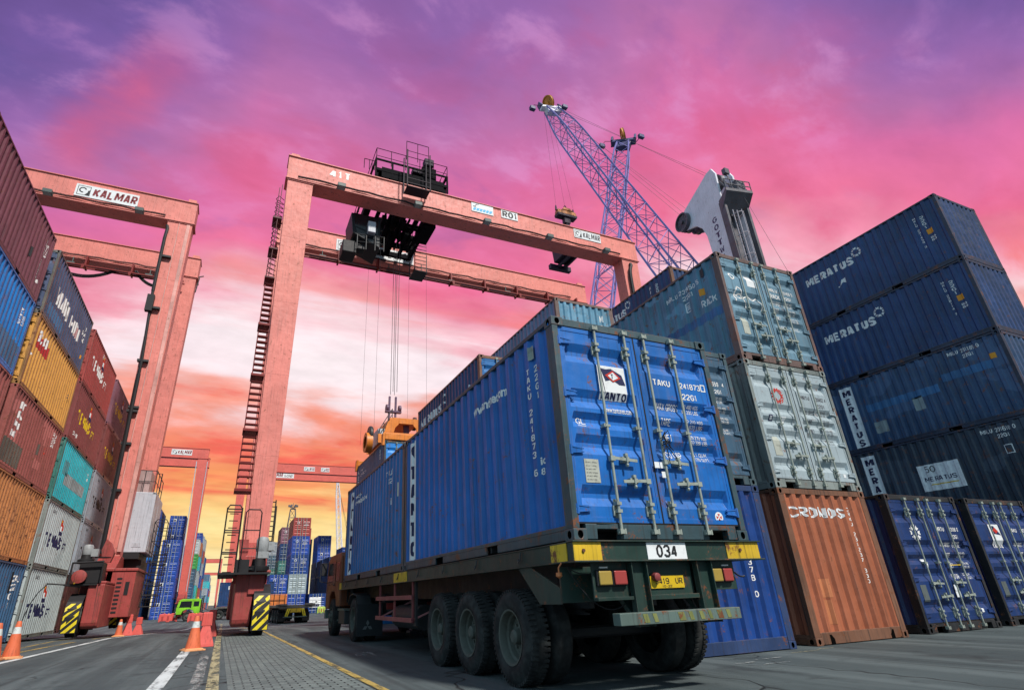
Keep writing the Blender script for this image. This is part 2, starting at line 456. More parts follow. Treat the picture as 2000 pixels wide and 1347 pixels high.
PL = lambda u, v, d: (-CW / 2 + OFF + d, CL / 2 - u, v)
PR = lambda u, v, d: (CW / 2 - OFF - d, -CL / 2 + u, v)
PF = lambda u, v, d: (CW / 2 - u, CL / 2 - OFF - d, v)
PD = lambda u, v, d: (-CW / 2 + u, -CL / 2 + DOOR_OFF + d, v)
ME_SIDE_L = panel_mesh('side_panel', [SIDE_U0 - 0.03] + SIDE_B + [CL - SIDE_U0 + 0.03], 0.158, CH - 0.056, side_depth, PL)
ME_SIDE_R = panel_mesh('side_panel', [SIDE_U0 - 0.03] + SIDE_B + [CL - SIDE_U0 + 0.03], 0.158, CH - 0.056, side_depth, PR)
ME_FRONT = panel_mesh('end_panel', [END_U0 - 0.03] + END_B + [CW - END_U0 + 0.03], 0.185, CH - 0.10, end_depth, PF)
def roof_mesh():
    m = MB(); n = 24; y0, y1 = -CL / 2 + 0.12, CL / 2 - 0.12; p = (y1 - y0) / n; ys = []
    for k in range(n): ys += [(y0 + p * k, 0), (y0 + p * (k + .35), 0), (y0 + p * (k + .5), -.018), (y0 + p * (k + .85), -.018)]
    ys.append((y1, 0))
    for (a, da), (b, db) in zip(ys[:-1], ys[1:]):
        m.face([(-CW / 2 + .05, a, CH - .012 + da), (CW / 2 - .05, a, CH - .012 + da), (CW / 2 - .05, b, CH - .012 + db), (-CW / 2 + .05, b, CH - .012 + db)])
    return m.mesh('roof_panel', recalc=False)
ME_ROOF = roof_mesh()

def frame_mesh(lod=0):
    m = MB(); x = CW / 2; y = CL / 2; i = 0.006
    for sx in (-1, 1):
        # corner posts: rear ones are a channel, front ones a box
        def bx(xa, xb, *r): m.box(min(sx * xa, sx * xb), max(sx * xa, sx * xb), *r)
        bx(x - .155, x - i, y - .105, y - i, .119, CH - .119)
        bx(x - .085, x - i, -y + i, -y + .16, .119, CH - .119)
        # rails
        bx(x - .055, x - i, -y + .179, y - .179, CH - .062, CH - .006)
        bx(x - .045, x - i, -y + .16, y - .105, .112, .16)
        gaps = [(-1.20, -.85), (.85, 1.20)]
        segs = [(-y + .179, -1.20), (-.85, .85), (1.20, y - .179)]
        for a, b in segs: bx(x - .040, x - i - .003, a, b, .012, .112)
    # door header and sill, front header and sill
    m.box(-x + .163, x - .163, -y + .02, -y + .10, CH - .105, CH - .006)
    m.box(-x + .163, x - .163, y - .09, y - i - .004, CH - .105, CH - .008)
    for a, b in ((-x + .163, -.92), (-.62, .62), (.92, x - .163)): m.box(a, b, -y + .014, -y + .10, .012, .165)
    for a, b in ((-.92, -.62), (.62, .92)): m.box(a, b, -y + .014, -y + .10, .115, .165)
    m.box(-x + .163, x - .163, y - .09, y - i - .004, .012, .190)
    # underside
    m.box(-x + .06, x - .06, -y + .12, y - .11, .118, .15, 1)
    for k in range(13):
        yy = -y + .35 + k * (CL - .7) / 12
        m.box(-x + .06, x - .06, yy - .02, yy + .02, .03, .117, 1)
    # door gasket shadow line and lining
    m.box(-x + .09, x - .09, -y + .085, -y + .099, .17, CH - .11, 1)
    return m.mesh('frame')
ME_FRAME = frame_mesh()

def casting_mesh():
    """corner fitting for the (-x, -y, bottom) corner, elongated holes in its three outer faces"""
    bm = bmesh.new()
    a, b, c = .162, .178, .118
    def hole_face(P, w, h, rx, ry):
        o = [bm.verts.new(P(u, v, 0)) for u, v in ((0, 0), (w, 0), (w, h), (0, h))]
        n = 14; ring = []; ring2 = []
        for k in range(n):
            t = 2 * math.pi * k / n
            u = w / 2 + rx * math.cos(t); v = h / 2 + ry * math.sin(t)
            ring.append(bm.verts.new(P(u, v, 0))); ring2.append(bm.verts.new(P(u, v, .035)))
        es = [bm.edges.new((o[k], o[(k + 1) % 4])) for k in range(4)] + [bm.edges.new((ring[k], ring[(k + 1) % n])) for k in range(n)]
        bmesh.ops.triangle_fill(bm, use_beauty=True, use_dissolve=False, edges=es)
        for k in range(n):
            j = (k + 1) % n
            f = bm.faces.new((ring[k], ring[j], ring2[j], ring2[k])); f.material_index = 1
        f = bm.faces.new(ring2); f.material_index = 1
    hole_face(lambda u, v, d: (u, d, v), a, c, .032, .040)            # -y face
    hole_face(lambda u, v, d: (d, u, v), b, c, .034, .040)            # -x face
    hole_face(lambda u, v, d: (u, v, d), a, b, .032, .058)            # bottom
    for f in ([(a, 0, 0), (a, b, 0), (a, b, c), (a, 0, c)], [(0, b, 0), (a, b, 0), (a, b, c), (0, b, c)], [(0, 0, c), (a, 0, c), (a, b, c), (0, b, c)]):
        bm.faces.new([bm.verts.new(p) for p in f])
    bmesh.ops.remove_doubles(bm, verts=bm.verts, dist=1e-5)
    bmesh.ops.recalc_face_normals(bm, faces=bm.faces)
    me = bpy.data.meshes.new('corner_casting'); bm.to_mesh(me); bm.free()
    return me
ME_CAST = casting_mesh()

def leaf_mesh(k):
    a = LEAF_X0 + k * (LEAF_W + .024)
    us = [a, a + .07, a + .10, a + LEAF_W - .10, a + LEAF_W - .07, a + LEAF_W]
    vs = [LEAF_Z0] + RIB_B + [LEAF_Z1]
    m = MB()
    for i in range(len(us) - 1):
        for j in range(len(vs) - 1):
            q = [(us[i], vs[j]), (us[i + 1], vs[j]), (us[i + 1], vs[j + 1]), (us[i], vs[j + 1])]
            m.face([PD(u, v, door_depth(u, v) if 0 < us.index(u) < 5 else 0) for u, v in q])
    # leaf edge frame stands a little proud, with the rubber seal round it
    y0 = -CL / 2 + DOOR_OFF
    for u0, u1, v0, v1 in ((a, a + .035, LEAF_Z0, LEAF_Z1), (a + LEAF_W - .035, a + LEAF_W, LEAF_Z0, LEAF_Z1), (a + .035, a + LEAF_W - .035, LEAF_Z0, LEAF_Z0 + .05), (a + .035, a + LEAF_W - .035, LEAF_Z1 - .05, LEAF_Z1)):
        m.box(u0 - CW / 2, u1 - CW / 2, y0 - .006, y0 + .03, v0, v1)
    for u0, u1, v0, v1 in ((a - .014, a + LEAF_W + .014, LEAF_Z1 + .001, LEAF_Z1 + .012), (a - .014, a + LEAF_W + .014, LEAF_Z0 - .018, LEAF_Z0 - .001)):
        m.box(u0 - CW / 2, u1 - CW / 2, y0 - .004, y0 + .03, v0, v1, 1)
    e = a + LEAF_W if k == 0 else a - .0115
    m.box(e + .001 - CW / 2, e + .0105 - CW / 2, y0 - .003, y0 + .03, LEAF_Z0, LEAF_Z1, 1)
    return m.mesh('door')
ME_LEAF = [leaf_mesh(0), leaf_mesh(1)]
ROD_U = [0.595, 1.045, 1.355, 1.805]           # from the viewer's left
def rod_mesh(lod=0):
    """one locking bar at u = 0; y = 0 is the door face"""
    m = MB(); r = .016
    m.tube([(0, -.048, .075), (0, -.048, CH - .075)], r, 8 if lod == 0 else 5)
    if lod == 0:
        for z in (.085, CH - .095):                       # cam and keeper
            m.box(-.035, .035, -.075, -.015, z - .022, z + .022); m.tube([(-.045, -.05, z - .012), (.045, -.05, z - .012)], .014, 6)
            m.box(-.038, -.02, -.078, -.02, z - .025, z + .03); m.box(.02, .038, -.078, -.02, z - .025, z + .03)
        for z, h in ((.33, .20), (CH - .36, .20)):        # bearing brackets
            m.box(-.028, .028, -.010, .0, z - h / 2, z + h / 2)
            m.box(-.03, .03, -.072, -.012, z - .05, z - .015); m.box(-.03, .03, -.072, -.012, z + .03, z + .065)
            m.box(-.050, -.029, -.024, 0, z - .08, z + .03)
        m.box(-.036, .036, -.066, 0, 1.238, 1.264)            # guide
        m.box(-.05, -.03, -.066, 0, 1.232, 1.272)
    else:
        for z in (.085, .33, CH - .095, CH - .36, 1.25): m.box(-.05, .05, -.075, 0, z - .06, z + .06)
    return m.mesh('lock_rod', smooth=True)
ME_ROD = rod_mesh(0); ME_ROD_LO = rod_mesh(1)
def handle_mesh():
    """lever from its rod (x = 0) to the right, with hasp"""
    m = MB()
    m.box(-.03, .03, -.078, -.03, -.028, .028)
    m.bar((.02, -.07, .004), (.34, -.062, -.012), .012, .034)
    m.box(.14, .24, -.058, -.004, -.034, .030); m.tube([(.19, -.076, -.04), (.19, -.076, .044)], .012, 6)
    m.lathe([(-.012, 0), (-.012, .018), (.0, .024), (.012, .018), (.012, 0)], (.19, -.066, -.066), 'X', 8)
    m.box(.172, .208, -.08, -.04, .030, .064)
    return m.mesh('handle')
ME_HANDLE = handle_mesh()
def hinge_mesh():
    m = MB()
    m.tube([(0, -.018, -.055), (0, -.018, .055)], .014, 8)
    m.box(.0, .15, -.014, .004, -.035, .035); m.bar((.0, -.016, .035), (.17, -.012, .018), .012, .012); m.bar((.0, -.016, -.035), (.17, -.012, -.018), .012, .012)
    m.box(-.02, .02, -.02, .0, -.05, .05)
    return m.mesh('hinge')
ME_HINGE = hinge_mesh()
# plain versions for stacks far down the yard
def body_lo_mesh():
    m = MB(); x = CW / 2; y = CL / 2
    for us, fn, P, v0, v1 in (([0.1] + SIDE_B + [CL - .1], side_depth, PL, .15, CH - .05), ([0.1] + SIDE_B + [CL - .1], side_depth, PR, .15, CH - .05), ([.1] + END_B + [CW - .1], end_depth, PF, .18, CH - .09)):
        for a, b in zip(us[:-1], us[1:]):
            m.face([P(a, v0, fn(a, 1)), P(b, v0, fn(b, 1)), P(b, v1, fn(b, 1)), P(a, v1, fn(a, 1))])
    m.face([(-x + .03, -y + .03, CH - .01), (x - .03, -y + .03, CH - .01), (x - .03, y - .03, CH - .01), (-x + .03, y - .03, CH - .01)])
    m.face([(-x + .03, -y + .1, .13), (x - .03, -y + .1, .13), (x - .03, y - .03, .13), (-x + .03, y - .03, .13)][::-1], 1)
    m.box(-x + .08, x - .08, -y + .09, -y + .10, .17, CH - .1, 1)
    return m.mesh('body', recalc=False)
ME_BODY_LO = body_lo_mesh()
def frame_lo_mesh():
    m = MB(); x = CW / 2; y = CL / 2
    for sx in (-1, 1):
        bx = lambda xa, xb, *r: m.box(min(sx * xa, sx * xb), max(sx * xa, sx * xb), *r)
        bx(x - .12, x, y - .13, y, 0, CH); bx(x - .09, x, -y, -y + .16, 0, CH)
        bx(x - .05, x - .004, -y + .161, y - .131, CH - .06, CH - .003); bx(x - .05, x - .004, -y + .161, y - .131, .01, .16)
    for ya, yb in ((-y + .01, -y + .088), (y - .09, y - .006)):
        m.box(-x + .121, x - .121, ya, yb, CH - .1, CH - .004); m.box(-x + .121, x - .121, ya, yb, .01, .17)
    return m.mesh('frame')
ME_FRAME_LO = frame_lo_mesh()
def leaf_lo_mesh(k):
    a = LEAF_X0 + k * (LEAF_W + .024); y0 = -CL / 2 + DOOR_OFF
    us = [a, a + .07, a + .10, a + LEAF_W - .10, a + LEAF_W - .07, a + LEAF_W]; vs = [LEAF_Z0] + RIB_B + [LEAF_Z1]; m = MB()
    for i in range(len(us) - 1):
        for j in range(len(vs) - 1):
            m.face([PD(u, v, door_depth(u, v) if 0 < us.index(u) < 5 else 0) for u, v in ((us[i], vs[j]), (us[i + 1], vs[j]), (us[i + 1], vs[j + 1]), (us[i], vs[j + 1]))])
    for u in ROD_U[2 * k:2 * k + 2]:
        m.box(u - CW / 2 - .02, u - CW / 2 + .02, y0 - .065, y0 - .03, .06, CH - .06, 1)
        for z in (.1, .33, 1.25, CH - .36, CH - .1): m.box(u - CW / 2 - .045, u - CW / 2 + .045, y0 - .07, y0, z - .05, z + .05, 1)
    m.box(ROD_U[2 * k] - CW / 2, ROD_U[2 * k] - CW / 2 + .42, y0 - .085, y0 - .06, .88, .93, 1)
    return m.mesh('door')
ME_LEAF_LO = [leaf_lo_mesh(0), leaf_lo_mesh(1)]

class Cont: pass
def container(x0, y0, z0, label, mat, frame=None, flip=False, lod=0, doors=None, group=None, name='shipping_container', rods=None, yaw=0.0, sides=None, front=None):
    """x0, y0 = low corner of its footprint; doors face -Y, or +Y when flipped"""
    c = Cont(); frame = frame or mat; c.flip = flip; c.lod = lod
    root = thing(name, label, 'container', (x0 + CW / 2, y0 + CL / 2, z0), (math.pi if flip else 0) + yaw, group)
    c.root = root; rm = rods or GALV; dm = doors or mat
    if lod <= 1:
        put('frame', ME_FRAME, [frame, DARK], root, bevel=0.006 if lod == 0 else 0)
        for sx in (-1, 1):
            for sy in (-1, 1):
                for sz in (0, 1):
                    put('corner_casting', ME_CAST, [frame, VOID], root, loc=(sx * CW / 2, sy * CL / 2, CH if sz else 0), scale=(-sx, -sy, -1 if sz else 1), bevel=.008 if lod == 0 else 0)
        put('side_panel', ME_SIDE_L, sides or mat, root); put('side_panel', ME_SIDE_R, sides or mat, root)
        put('roof_panel', ME_ROOF, mat, root); put('end_panel', ME_FRONT, front or mat, root)
        c.doors = []
        for k in (0, 1):
            d = put('door', ME_LEAF[k], [dm, BLACK], root); c.doors.append(d)
            for i, u in enumerate(ROD_U[2 * k:2 * k + 2]):
                put('lock_rod', ME_ROD if lod == 0 else ME_ROD_LO, rm, d, loc=(u - CW / 2, -CL / 2 + DOOR_OFF, 0))
            if lod == 0:
                ua, ub = ROD_U[2 * k:2 * k + 2]
                put('handle', ME_HANDLE, rm, d, loc=(ua - CW / 2, -CL / 2 + DOOR_OFF, .87))
                put('handle', ME_HANDLE, rm, d, loc=(ub - CW / 2, -CL / 2 + DOOR_OFF, .63), scale=(-1, 1, 1))
                for z in (.32, .95, 1.62, 2.28):
                    put('hinge', ME_HINGE, dm, d, loc=((-CW / 2 + .085) if k == 0 else (CW / 2 - .085), -CL / 2 + DOOR_OFF - .008, z), scale=(1 if k == 0 else -1, 1, 1))
    else:
        put('body', ME_BODY_LO, [mat, DARK], root); put('frame', ME_FRAME_LO, frame, root)
        c.doors = [put('door', ME_LEAF_LO[k], [dm, GALV], root) for k in (0, 1)]
    return c

# ------------------------------------------------------------------ writing and flat marks laid on a container face
# block capitals drawn as mitred ribbons, for stencilled and painted writing
GLY = {
 'A': ([(0, 0), (.36, 1), (.64, 1), (1, 0)], [(.22, .30), (.78, .30)]), 'B': ([(0, 0), (0, 1), (.72, 1), (.95, .86), (.95, .64), (.75, .52)], [(0, .5), (.8, .5), (1, .36), (1, .14), (.75, 0), (0, 0)]),
 'C': ([(1, .76), (1, .82), (.68, 1), (.32, 1), (0, .74), (0, .26), (.32, 0), (.68, 0), (1, .18), (1, .24)],), 'D': ([(0, 0), (0, 1), (.68, 1), (1, .78), (1, .22), (.68, 0), (.02, 0)],),
 'E': ([(1, 1), (0, 1), (0, 0), (1, 0)], [(.04, .5), (.86, .5)]), 'F': ([(1, 1), (0, 1), (0, 0)], [(.04, .5), (.84, .5)]),
 'G': ([(1, .78), (1, .84), (.68, 1), (.32, 1), (0, .74), (0, .26), (.32, 0), (.68, 0), (1, .18), (1, .46), (.58, .46)],), 'H': ([(0, 0), (0, 1)], [(1, 0), (1, 1)], [(.04, .5), (.96, .5)]),
 'I': ([(.5, 0), (.5, 1)],), 'J': ([(1, 1), (1, .18), (.76, 0), (.24, 0), (0, .18), (0, .3)],), 'K': ([(0, 0), (0, 1)], [(1, 1), (.16, .46)], [(.34, .58), (1, 0)]),
 'L': ([(0, 1), (0, 0), (1, 0)],), 'M': ([(0, 0), (0, 1), (.10, 1), (.5, .28), (.90, 1), (1, 1), (1, 0)],), 'N': ([(0, 0), (0, 1), (.08, 1), (.92, 0), (1, 0), (1, 1)],),
 'O': ([(.5, 0), (.32, 0), (0, .26), (0, .74), (.32, 1), (.68, 1), (1, .74), (1, .26), (.68, 0), (.5, 0)],), 'P': ([(0, 0), (0, 1), (.74, 1), (1, .85), (1, .60), (.74, .45), (.04, .45)],),
 'Q': ([(.5, 0), (.32, 0), (0, .26), (0, .74), (.32, 1), (.68, 1), (1, .74), (1, .26), (.68, 0), (.5, 0)], [(.66, .26), (1, 0)]), 'R': ([(0, 0), (0, 1), (.74, 1), (1, .86), (1, .62), (.74, .48), (.04, .48)], [(.52, .44), (1, 0)]),
 'S': ([(1, .78), (1, .85), (.76, 1), (.24, 1), (0, .85), (0, .66), (.22, .53), (.78, .47), (1, .34), (1, .15), (.76, 0), (.24, 0), (0, .15), (0, .22)],), 'T': ([(0, 1), (1, 1)], [(.5, .95), (.5, 0)]),
 'U': ([(0, 1), (0, .26), (.32, 0), (.68, 0), (1, .26), (1, 1)],), 'V': ([(0, 1), (.44, 0), (.56, 0), (1, 1)],), 'W': ([(0, 1), (.20, 0), (.28, 0), (.5, .78), (.72, 0), (.80, 0), (1, 1)],),
 'X': ([(0, 0), (1, 1)], [(0, 1), (1, 0)]), 'Y': ([(0, 1), (.5, .48), (1, 1)], [(.5, .44), (.5, 0)]), 'Z': ([(0, 1), (1, 1), (1, .92), (0, .08), (0, 0), (1, 0)],),
 '0': ([(.5, 0), (.32, 0), (0, .26), (0, .74), (.32, 1), (.68, 1), (1, .74), (1, .26), (.68, 0), (.5, 0)],), '1': ([(.14, .76), (.5, 1), (.5, 0)],), '2': ([(0, .76), (0, .84), (.24, 1), (.76, 1), (1, .84), (1, .64), (0, .08), (0, 0), (1, 0)],),
 '3': ([(0, .8), (0, .86), (.24, 1), (.76, 1), (1, .86), (1, .64), (.78, .52), (.4, .52)], [(.78, .5), (1, .36), (1, .14), (.76, 0), (.24, 0), (0, .14), (0, .2)]), '4': ([(.74, 0), (.74, 1)], [(.60, .96), (.04, .27), (1, .27)]),
 '5': ([(.95, 1), (.05, 1), (.02, .56), (.7, .60), (1, .42), (1, .16), (.74, 0), (.24, 0), (0, .14)],), '6': ([(.95, .86), (.76, 1), (.24, 1), (0, .8), (0, .18), (.24, 0), (.76, 0), (1, .18), (1, .40), (.76, .55), (.04, .55)],),
 '7': ([(0, 1), (1, 1), (1, .9), (.36, 0)],), '8': ([(.5, .52), (.2, .52), (.04, .64), (.04, .88), (.26, 1), (.74, 1), (.96, .88), (.96, .64), (.8, .52), (.5, .52)], [(.2, .5), (0, .38), (0, .14), (.24, 0), (.76, 0), (1, .14), (1, .38), (.8, .5)]),
 '9': ([(.05, .14), (.24, 0), (.76, 0), (1, .2), (1, .82), (.76, 1), (.24, 1), (0, .82), (0, .60), (.24, .45), (.96, .45)],), '-': ([(.1, .48), (.9, .48)],), '.': ([(.42, .0), (.58, .0)],), '/': ([(.1, 0), (.9, 1)],)}
GW = {'M': .82, 'W': .92, 'I': .22, '1': .42, '.': .30, '-': .45, ' ': .42}
def ribbon(pts, t, z, out):
    P = [Vector(p) for p in pts]; n = len(P); closed = (P[0] - P[-1]).length < 1e-6
    if closed: P = P[:-1]; n -= 1
    L, Rr = [], []
    for i in range(n):
        a = P[i - 1] if (i > 0 or closed) else None; b = P[(i + 1) % n] if (i < n - 1 or closed) else None
        d1 = (P[i] - a).normalized() if a is not None else None; d2 = (b - P[i]).normalized() if b is not None else None
        if d1 is None: d1 = d2
        if d2 is None: d2 = d1
        n1 = Vector((-d1.y, d1.x)); n2 = Vector((-d2.y, d2.x)); m_ = (n1 + n2)
        if m_.length < 1e-4: m_ = n1
        m_.normalize(); k = min(1 / max(m_.dot(n1), .35), 1.9)
        L.append(P[i] + m_ * (t / 2 * k)); Rr.append(P[i] - m_ * (t / 2 * k))
    for i in range(n if closed else n - 1):
        j = (i + 1) % n; out.append([(*L[j], z), (*L[i], z), (*Rr[i], z), (*Rr[j], z)])
_txt = {}
def text_mesh(s, bold=0.0, spacing=1.0):
    k = (s, bold, spacing)
    if k in _txt: return _txt[k]
    if all(ch in GLY or ch in ' \n' for ch in s):
        t = .115 + bold * 1.9; out = []; lines = s.split('\n')
        for li, ln in enumerate(lines):
            w_ = sum(GW.get(c, .60) + .09 for c in ln) - .09; x = -w_ / 2 if len(lines) > 1 else 0; y = -li * 1.32
            for c in ln:
                gw = GW.get(c, .60)
                for q, pl in enumerate(GLY.get(c, ())):
                    ribbon([(x + t / 2 + u * max(gw - t, .001), y + t / 2 + v * (1 - t)) for u, v in pl], t, -.0012 * q, out)
                x += gw + .09 * spacing
        me = bpy.data.meshes.new('t'); vs = []; fs = []
        for q in out: fs.append(list(range(len(vs), len(vs) + 4))); vs += q
        me.from_pydata(vs, [], fs)
        bm = bmesh.new(); bm.from_mesh(me); bmesh.ops.remove_doubles(bm, verts=bm.verts, dist=1e-5); bm.to_mesh(me); bm.free()
    else:
        cu = bpy.data.curves.new('t', 'FONT'); cu.body = s; cu.size = 1.0; cu.offset = bold; cu.space_character = spacing; cu.resolution_u = 3; cu.space_line = 0.86
        o = bpy.data.objects.new('t', cu); COL.objects.link(o)
        me = bpy.data.meshes.new_from_object(o.evaluated_get(bpy.context.evaluated_depsgraph_get()))
        bpy.data.objects.remove(o); bpy.data.curves.remove(cu)
    _txt[k] = me
    return me

FACES = {'D': (PD, door_depth, DOOR_UB, RIB_B), 'F': (PF, end_depth, END_B, []), 'L': (PL, side_depth, SIDE_B, []), 'R': (PR, side_depth, SIDE_B, [])}
def face_key(c, f):
    if f in FACES: return f
    return {('near', 0): 'D', ('near', 1): 'F', ('west', 0): 'L', ('west', 1): 'R', ('east', 0): 'R', ('east', 1): 'L'}[(f, int(c.flip))]

def lay(c, bm, f, mat, name='lettering', lift=0.004, parent=None):
    """bm holds flat shapes in face coordinates (u from the viewer's left, v up); fold them over the panel"""
    P, fn, ub, vb = FACES[face_key(c, f)]
    us = [v.co.x for v in bm.verts]; vs = [v.co.y for v in bm.verts]
    if not us: bm.free(); return None
    for u in ub:
        if min(us) < u < max(us):
            bmesh.ops.bisect_plane(bm, geom=bm.verts[:] + bm.edges[:] + bm.faces[:], plane_co=(u, 0, 0), plane_no=(1, 0, 0), dist=1e-6)
    for w in vb:
        if min(vs) < w < max(vs):
            bmesh.ops.bisect_plane(bm, geom=bm.verts[:] + bm.edges[:] + bm.faces[:], plane_co=(0, w, 0), plane_no=(0, 1, 0), dist=1e-6)
    for v in bm.verts:
        u, w = v.co.x, v.co.y
        v.co = P(u, w, fn(u, w) - lift + v.co.z)
    me = bpy.data.meshes.new(name); bm.to_mesh(me); bm.free()
    return put(name, me, mat, parent or c.root)

def text_bm(s, u, v, h, w=None, bold=0.02, rot=0, align='L', spacing=1.0, slant=0.0):
    """h = height of the whole block (cap height for one line); w = its width; (u, v) = lower left of the block"""
    bm = bmesh.new(); bm.from_mesh(text_mesh(s, bold, spacing))
    xs = [q.co.x for q in bm.verts]; ys = [q.co.y for q in bm.verts]
    x0, x1, y0, y1 = min(xs), max(xs), min(ys), max(ys)
    sy = h / (y1 - y0); sx = sy if w is None else w / (x1 - x0)
    for q in bm.verts:
        a = (q.co.x - x0) * sx; b = (q.co.y - y0) * sy; a += slant * b
        if rot == -90: a, b = b, -a
        elif rot == 90: a, b = -b, a
        q.co = (u + a, v + b, q.co.z)
    return bm

def write(c, f, s, u, v, h, mat=WHITE, w=None, bold=0.02, rot=0, lift=0.004, spacing=1.0, slant=0.0, name='lettering', parent=None):
    return lay(c, text_bm(s, u, v, h, w, bold, rot, spacing=spacing, slant=slant), f, mat, name, lift, parent)

def poly_bm(polys):
    bm = bmesh.new()
    for p in polys:
        try: bm.faces.new([bm.verts.new((a, b, 0)) for a, b in p])
        except ValueError: pass
    return bm
def quad(c, f, u0, u1, v0, v1, mat, name='panel_patch', lift=0.003, parent=None):
    return lay(c, poly_bm([[(u0, v0), (u1, v0), (u1, v1), (u0, v1)]]), f, mat, name, lift, parent)
def ring_star(cx, cy, r, n=8, rin=0.55):
    """ring of little blunt wedges, like a cog of letters"""
    ps = []
    for k in range(n):
        t = 2 * math.pi * k / n; w = math.pi / n * 0.78
        ps.append([(cx + q * r * math.cos(t + s * w), cy + q * r * math.sin(t + s * w)) for q, s in ((rin, -1), (1.0, -.85), (.86, 0), (1.0, .85), (rin, 1))])
    return poly_bm(ps)
def disc(cx, cy, r, n=20): return poly_bm([[(cx + r * math.cos(2 * math.pi * k / n), cy + r * math.sin(2 * math.pi * k / n)) for k in range(n)]])
def door_marks(c, f, code, num, size='22G1', mat=WHITE, lines=(('MAX.GROSS', '30.480 KGS', '67.200 LBS'), ('TARE', '2.210 KGS', '4.870 LBS'), ('NET', '28.270 KGS', '62.330 LBS'), ('CU.CAP.', '33.1 CU.M.', '1.170 CU.FT.')), fine=True):
    """owner's number and weights down the right-hand door"""
    d = c.doors[1]; k = dict(parent=d)
    write(c, f, code, 1.44, 1.865, .085, mat, w=.27, **k); write(c, f, num, 1.865, 1.865, .085, mat, w=.345, **k)
    write(c, f, size, 1.875, 1.715, .085, mat, w=.235, **k)
    if not fine: return
    for i, (a, b1, b2) in enumerate(lines):
        z = 1.585 - i * .205
        write(c, f, a, 1.46, z - .03, .085, mat, w=.055 * len(a) * .68, bold=.0, **k)
        write(c, f, b1, 1.87, z + .02, .048, mat, w=.26, bold=.0, **k); write(c, f, b2, 1.87, z - .045, .048, mat, w=.26, bold=.0, **k)

# ------------------------------------------------------------------ container paints
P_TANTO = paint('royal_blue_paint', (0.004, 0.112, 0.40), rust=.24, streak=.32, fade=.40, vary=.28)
P_TANTO2 = paint('worn_royal_blue_paint', (0.008, 0.13, 0.36), rust=.34, streak=.5, fade=.5, vary=.30)
P_FRAME = paint('grey_green_frame_paint', (0.035, 0.068, 0.082), rust=.75, streak=.45, fade=.35)
P_NAVY = paint('navy_blue_paint', (0.009, 0.042, 0.135), rust=.16, streak=.38, fade=.30, patch=.0)
P_NAVY_OLD = paint('faded_navy_paint', (0.022, 0.062, 0.140), rust=.35, streak=.5, fade=.55, patch=.22)
P_NAVY_LOW = paint('dull_navy_paint', (0.022, 0.038, 0.062), rust=.35, streak=.55, fade=.35, patch=.18)
P_GREYBLUE = paint('grey_blue_paint', (0.075, 0.20, 0.29), rust=.42, streak=.35, fade=.65, patch=.22)
P_GREYBLUE_D = paint('pale_grey_blue_door_paint', (0.115, 0.215, 0.285), rust=.2, streak=.45, fade=.5)
P_RUSTFRAME = paint('rusted_frame_paint', (0.13, 0.085, 0.075), rust=1.0, streak=.4, fade=.5, vary=.4, rustcol=(.20, .085, .06))
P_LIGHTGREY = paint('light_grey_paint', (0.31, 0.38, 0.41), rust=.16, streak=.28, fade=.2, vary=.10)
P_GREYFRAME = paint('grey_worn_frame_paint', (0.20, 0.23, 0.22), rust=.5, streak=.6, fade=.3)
P_CRONOS = paint('brick_orange_paint', (0.34, 0.105, 0.050), rust=.16, streak=.26, fade=.25, vary=.16)
P_CRONOS_F = paint('dark_rust_frame_paint', (0.16, 0.075, 0.045), rust=.7, streak=.6, fade=.2)
P_DEEPBLUE = paint('deep_blue_paint', (0.006, 0.045, 0.21), rust=.16, streak=.35, fade=.28, vary=.3)
P_DOORBLUE = paint('dark_blue_door_paint', (0.007, 0.030, 0.125), rust=.12, streak=.35, fade=.3)
P_TEAL_D = paint('slate_blue_door_paint', (0.045, 0.10, 0.16), rust=.3, streak=.5, fade=.4)
P_MAROON = paint('faded_maroon_paint', (0.17, 0.055, 0.075), rust=.22, streak=.35, fade=.35, vary=.18)
P_TANK = paint('dusty_maroon_paint', (0.30, 0.085, 0.075), rust=.25, streak=.35, fade=.4, vary=.2, patch=.12)
P_SKYBLUE = paint('bright_blue_paint', (0.012, 0.20, 0.58), rust=.22, streak=.3, fade=.25, vary=.2)
P_YELLOW = paint('ochre_yellow_paint', (0.64, 0.32, 0.07), rust=.12, streak=.22, fade=.22, vary=.12)
P_SLATE = paint('slate_navy_paint', (0.060, 0.085, 0.16), rust=.30, streak=.35, fade=.6, vary=.35)
P_RUSTOR = paint('rust_stained_orange_paint', (0.50, 0.20, 0.07), rust=.95, streak=.3, fade=.35, vary=.2, rustcol=(.14, .05, .025))
P_TEMU_G = paint('pale_grey_paint', (0.42, 0.49, 0.50), rust=.12, streak=.32, fade=.2, vary=.12)
P_TEMU_G2 = paint('mid_grey_paint', (0.28, 0.32, 0.37), rust=.12, streak=.35, fade=.2, vary=.12)
P_TEMU_R = paint('oxide_red_paint', (0.33, 0.055, 0.050), rust=.12, streak=.28, fade=.2, vary=.15)
P_TEMU_B = paint('oxide_brown_paint', (0.20, 0.050, 0.050), rust=.12, streak=.3, fade=.2, vary=.15)
P_TEMU_P = paint('plum_brown_paint', (0.20, 0.085, 0.12), rust=.15, streak=.3, fade=.3, vary=.15)
P_TURQ = paint('turquoise_paint', (0.02, 0.43, 0.50), rust=.2, streak=.3, fade=.3, vary=.15)
P_SEAGREEN = paint('sea_green_paint', (0.04, 0.17, 0.15), rust=.3, streak=.4, fade=.3)
P_STEELBLUE = paint('steel_blue_paint', (0.045, 0.12, 0.235), rust=.25, streak=.4, fade=.4, vary=.25)
P_DKBROWN = paint('dark_brown_paint', (0.060, 0.018, 0.016), rust=.15, streak=.35, fade=.15)
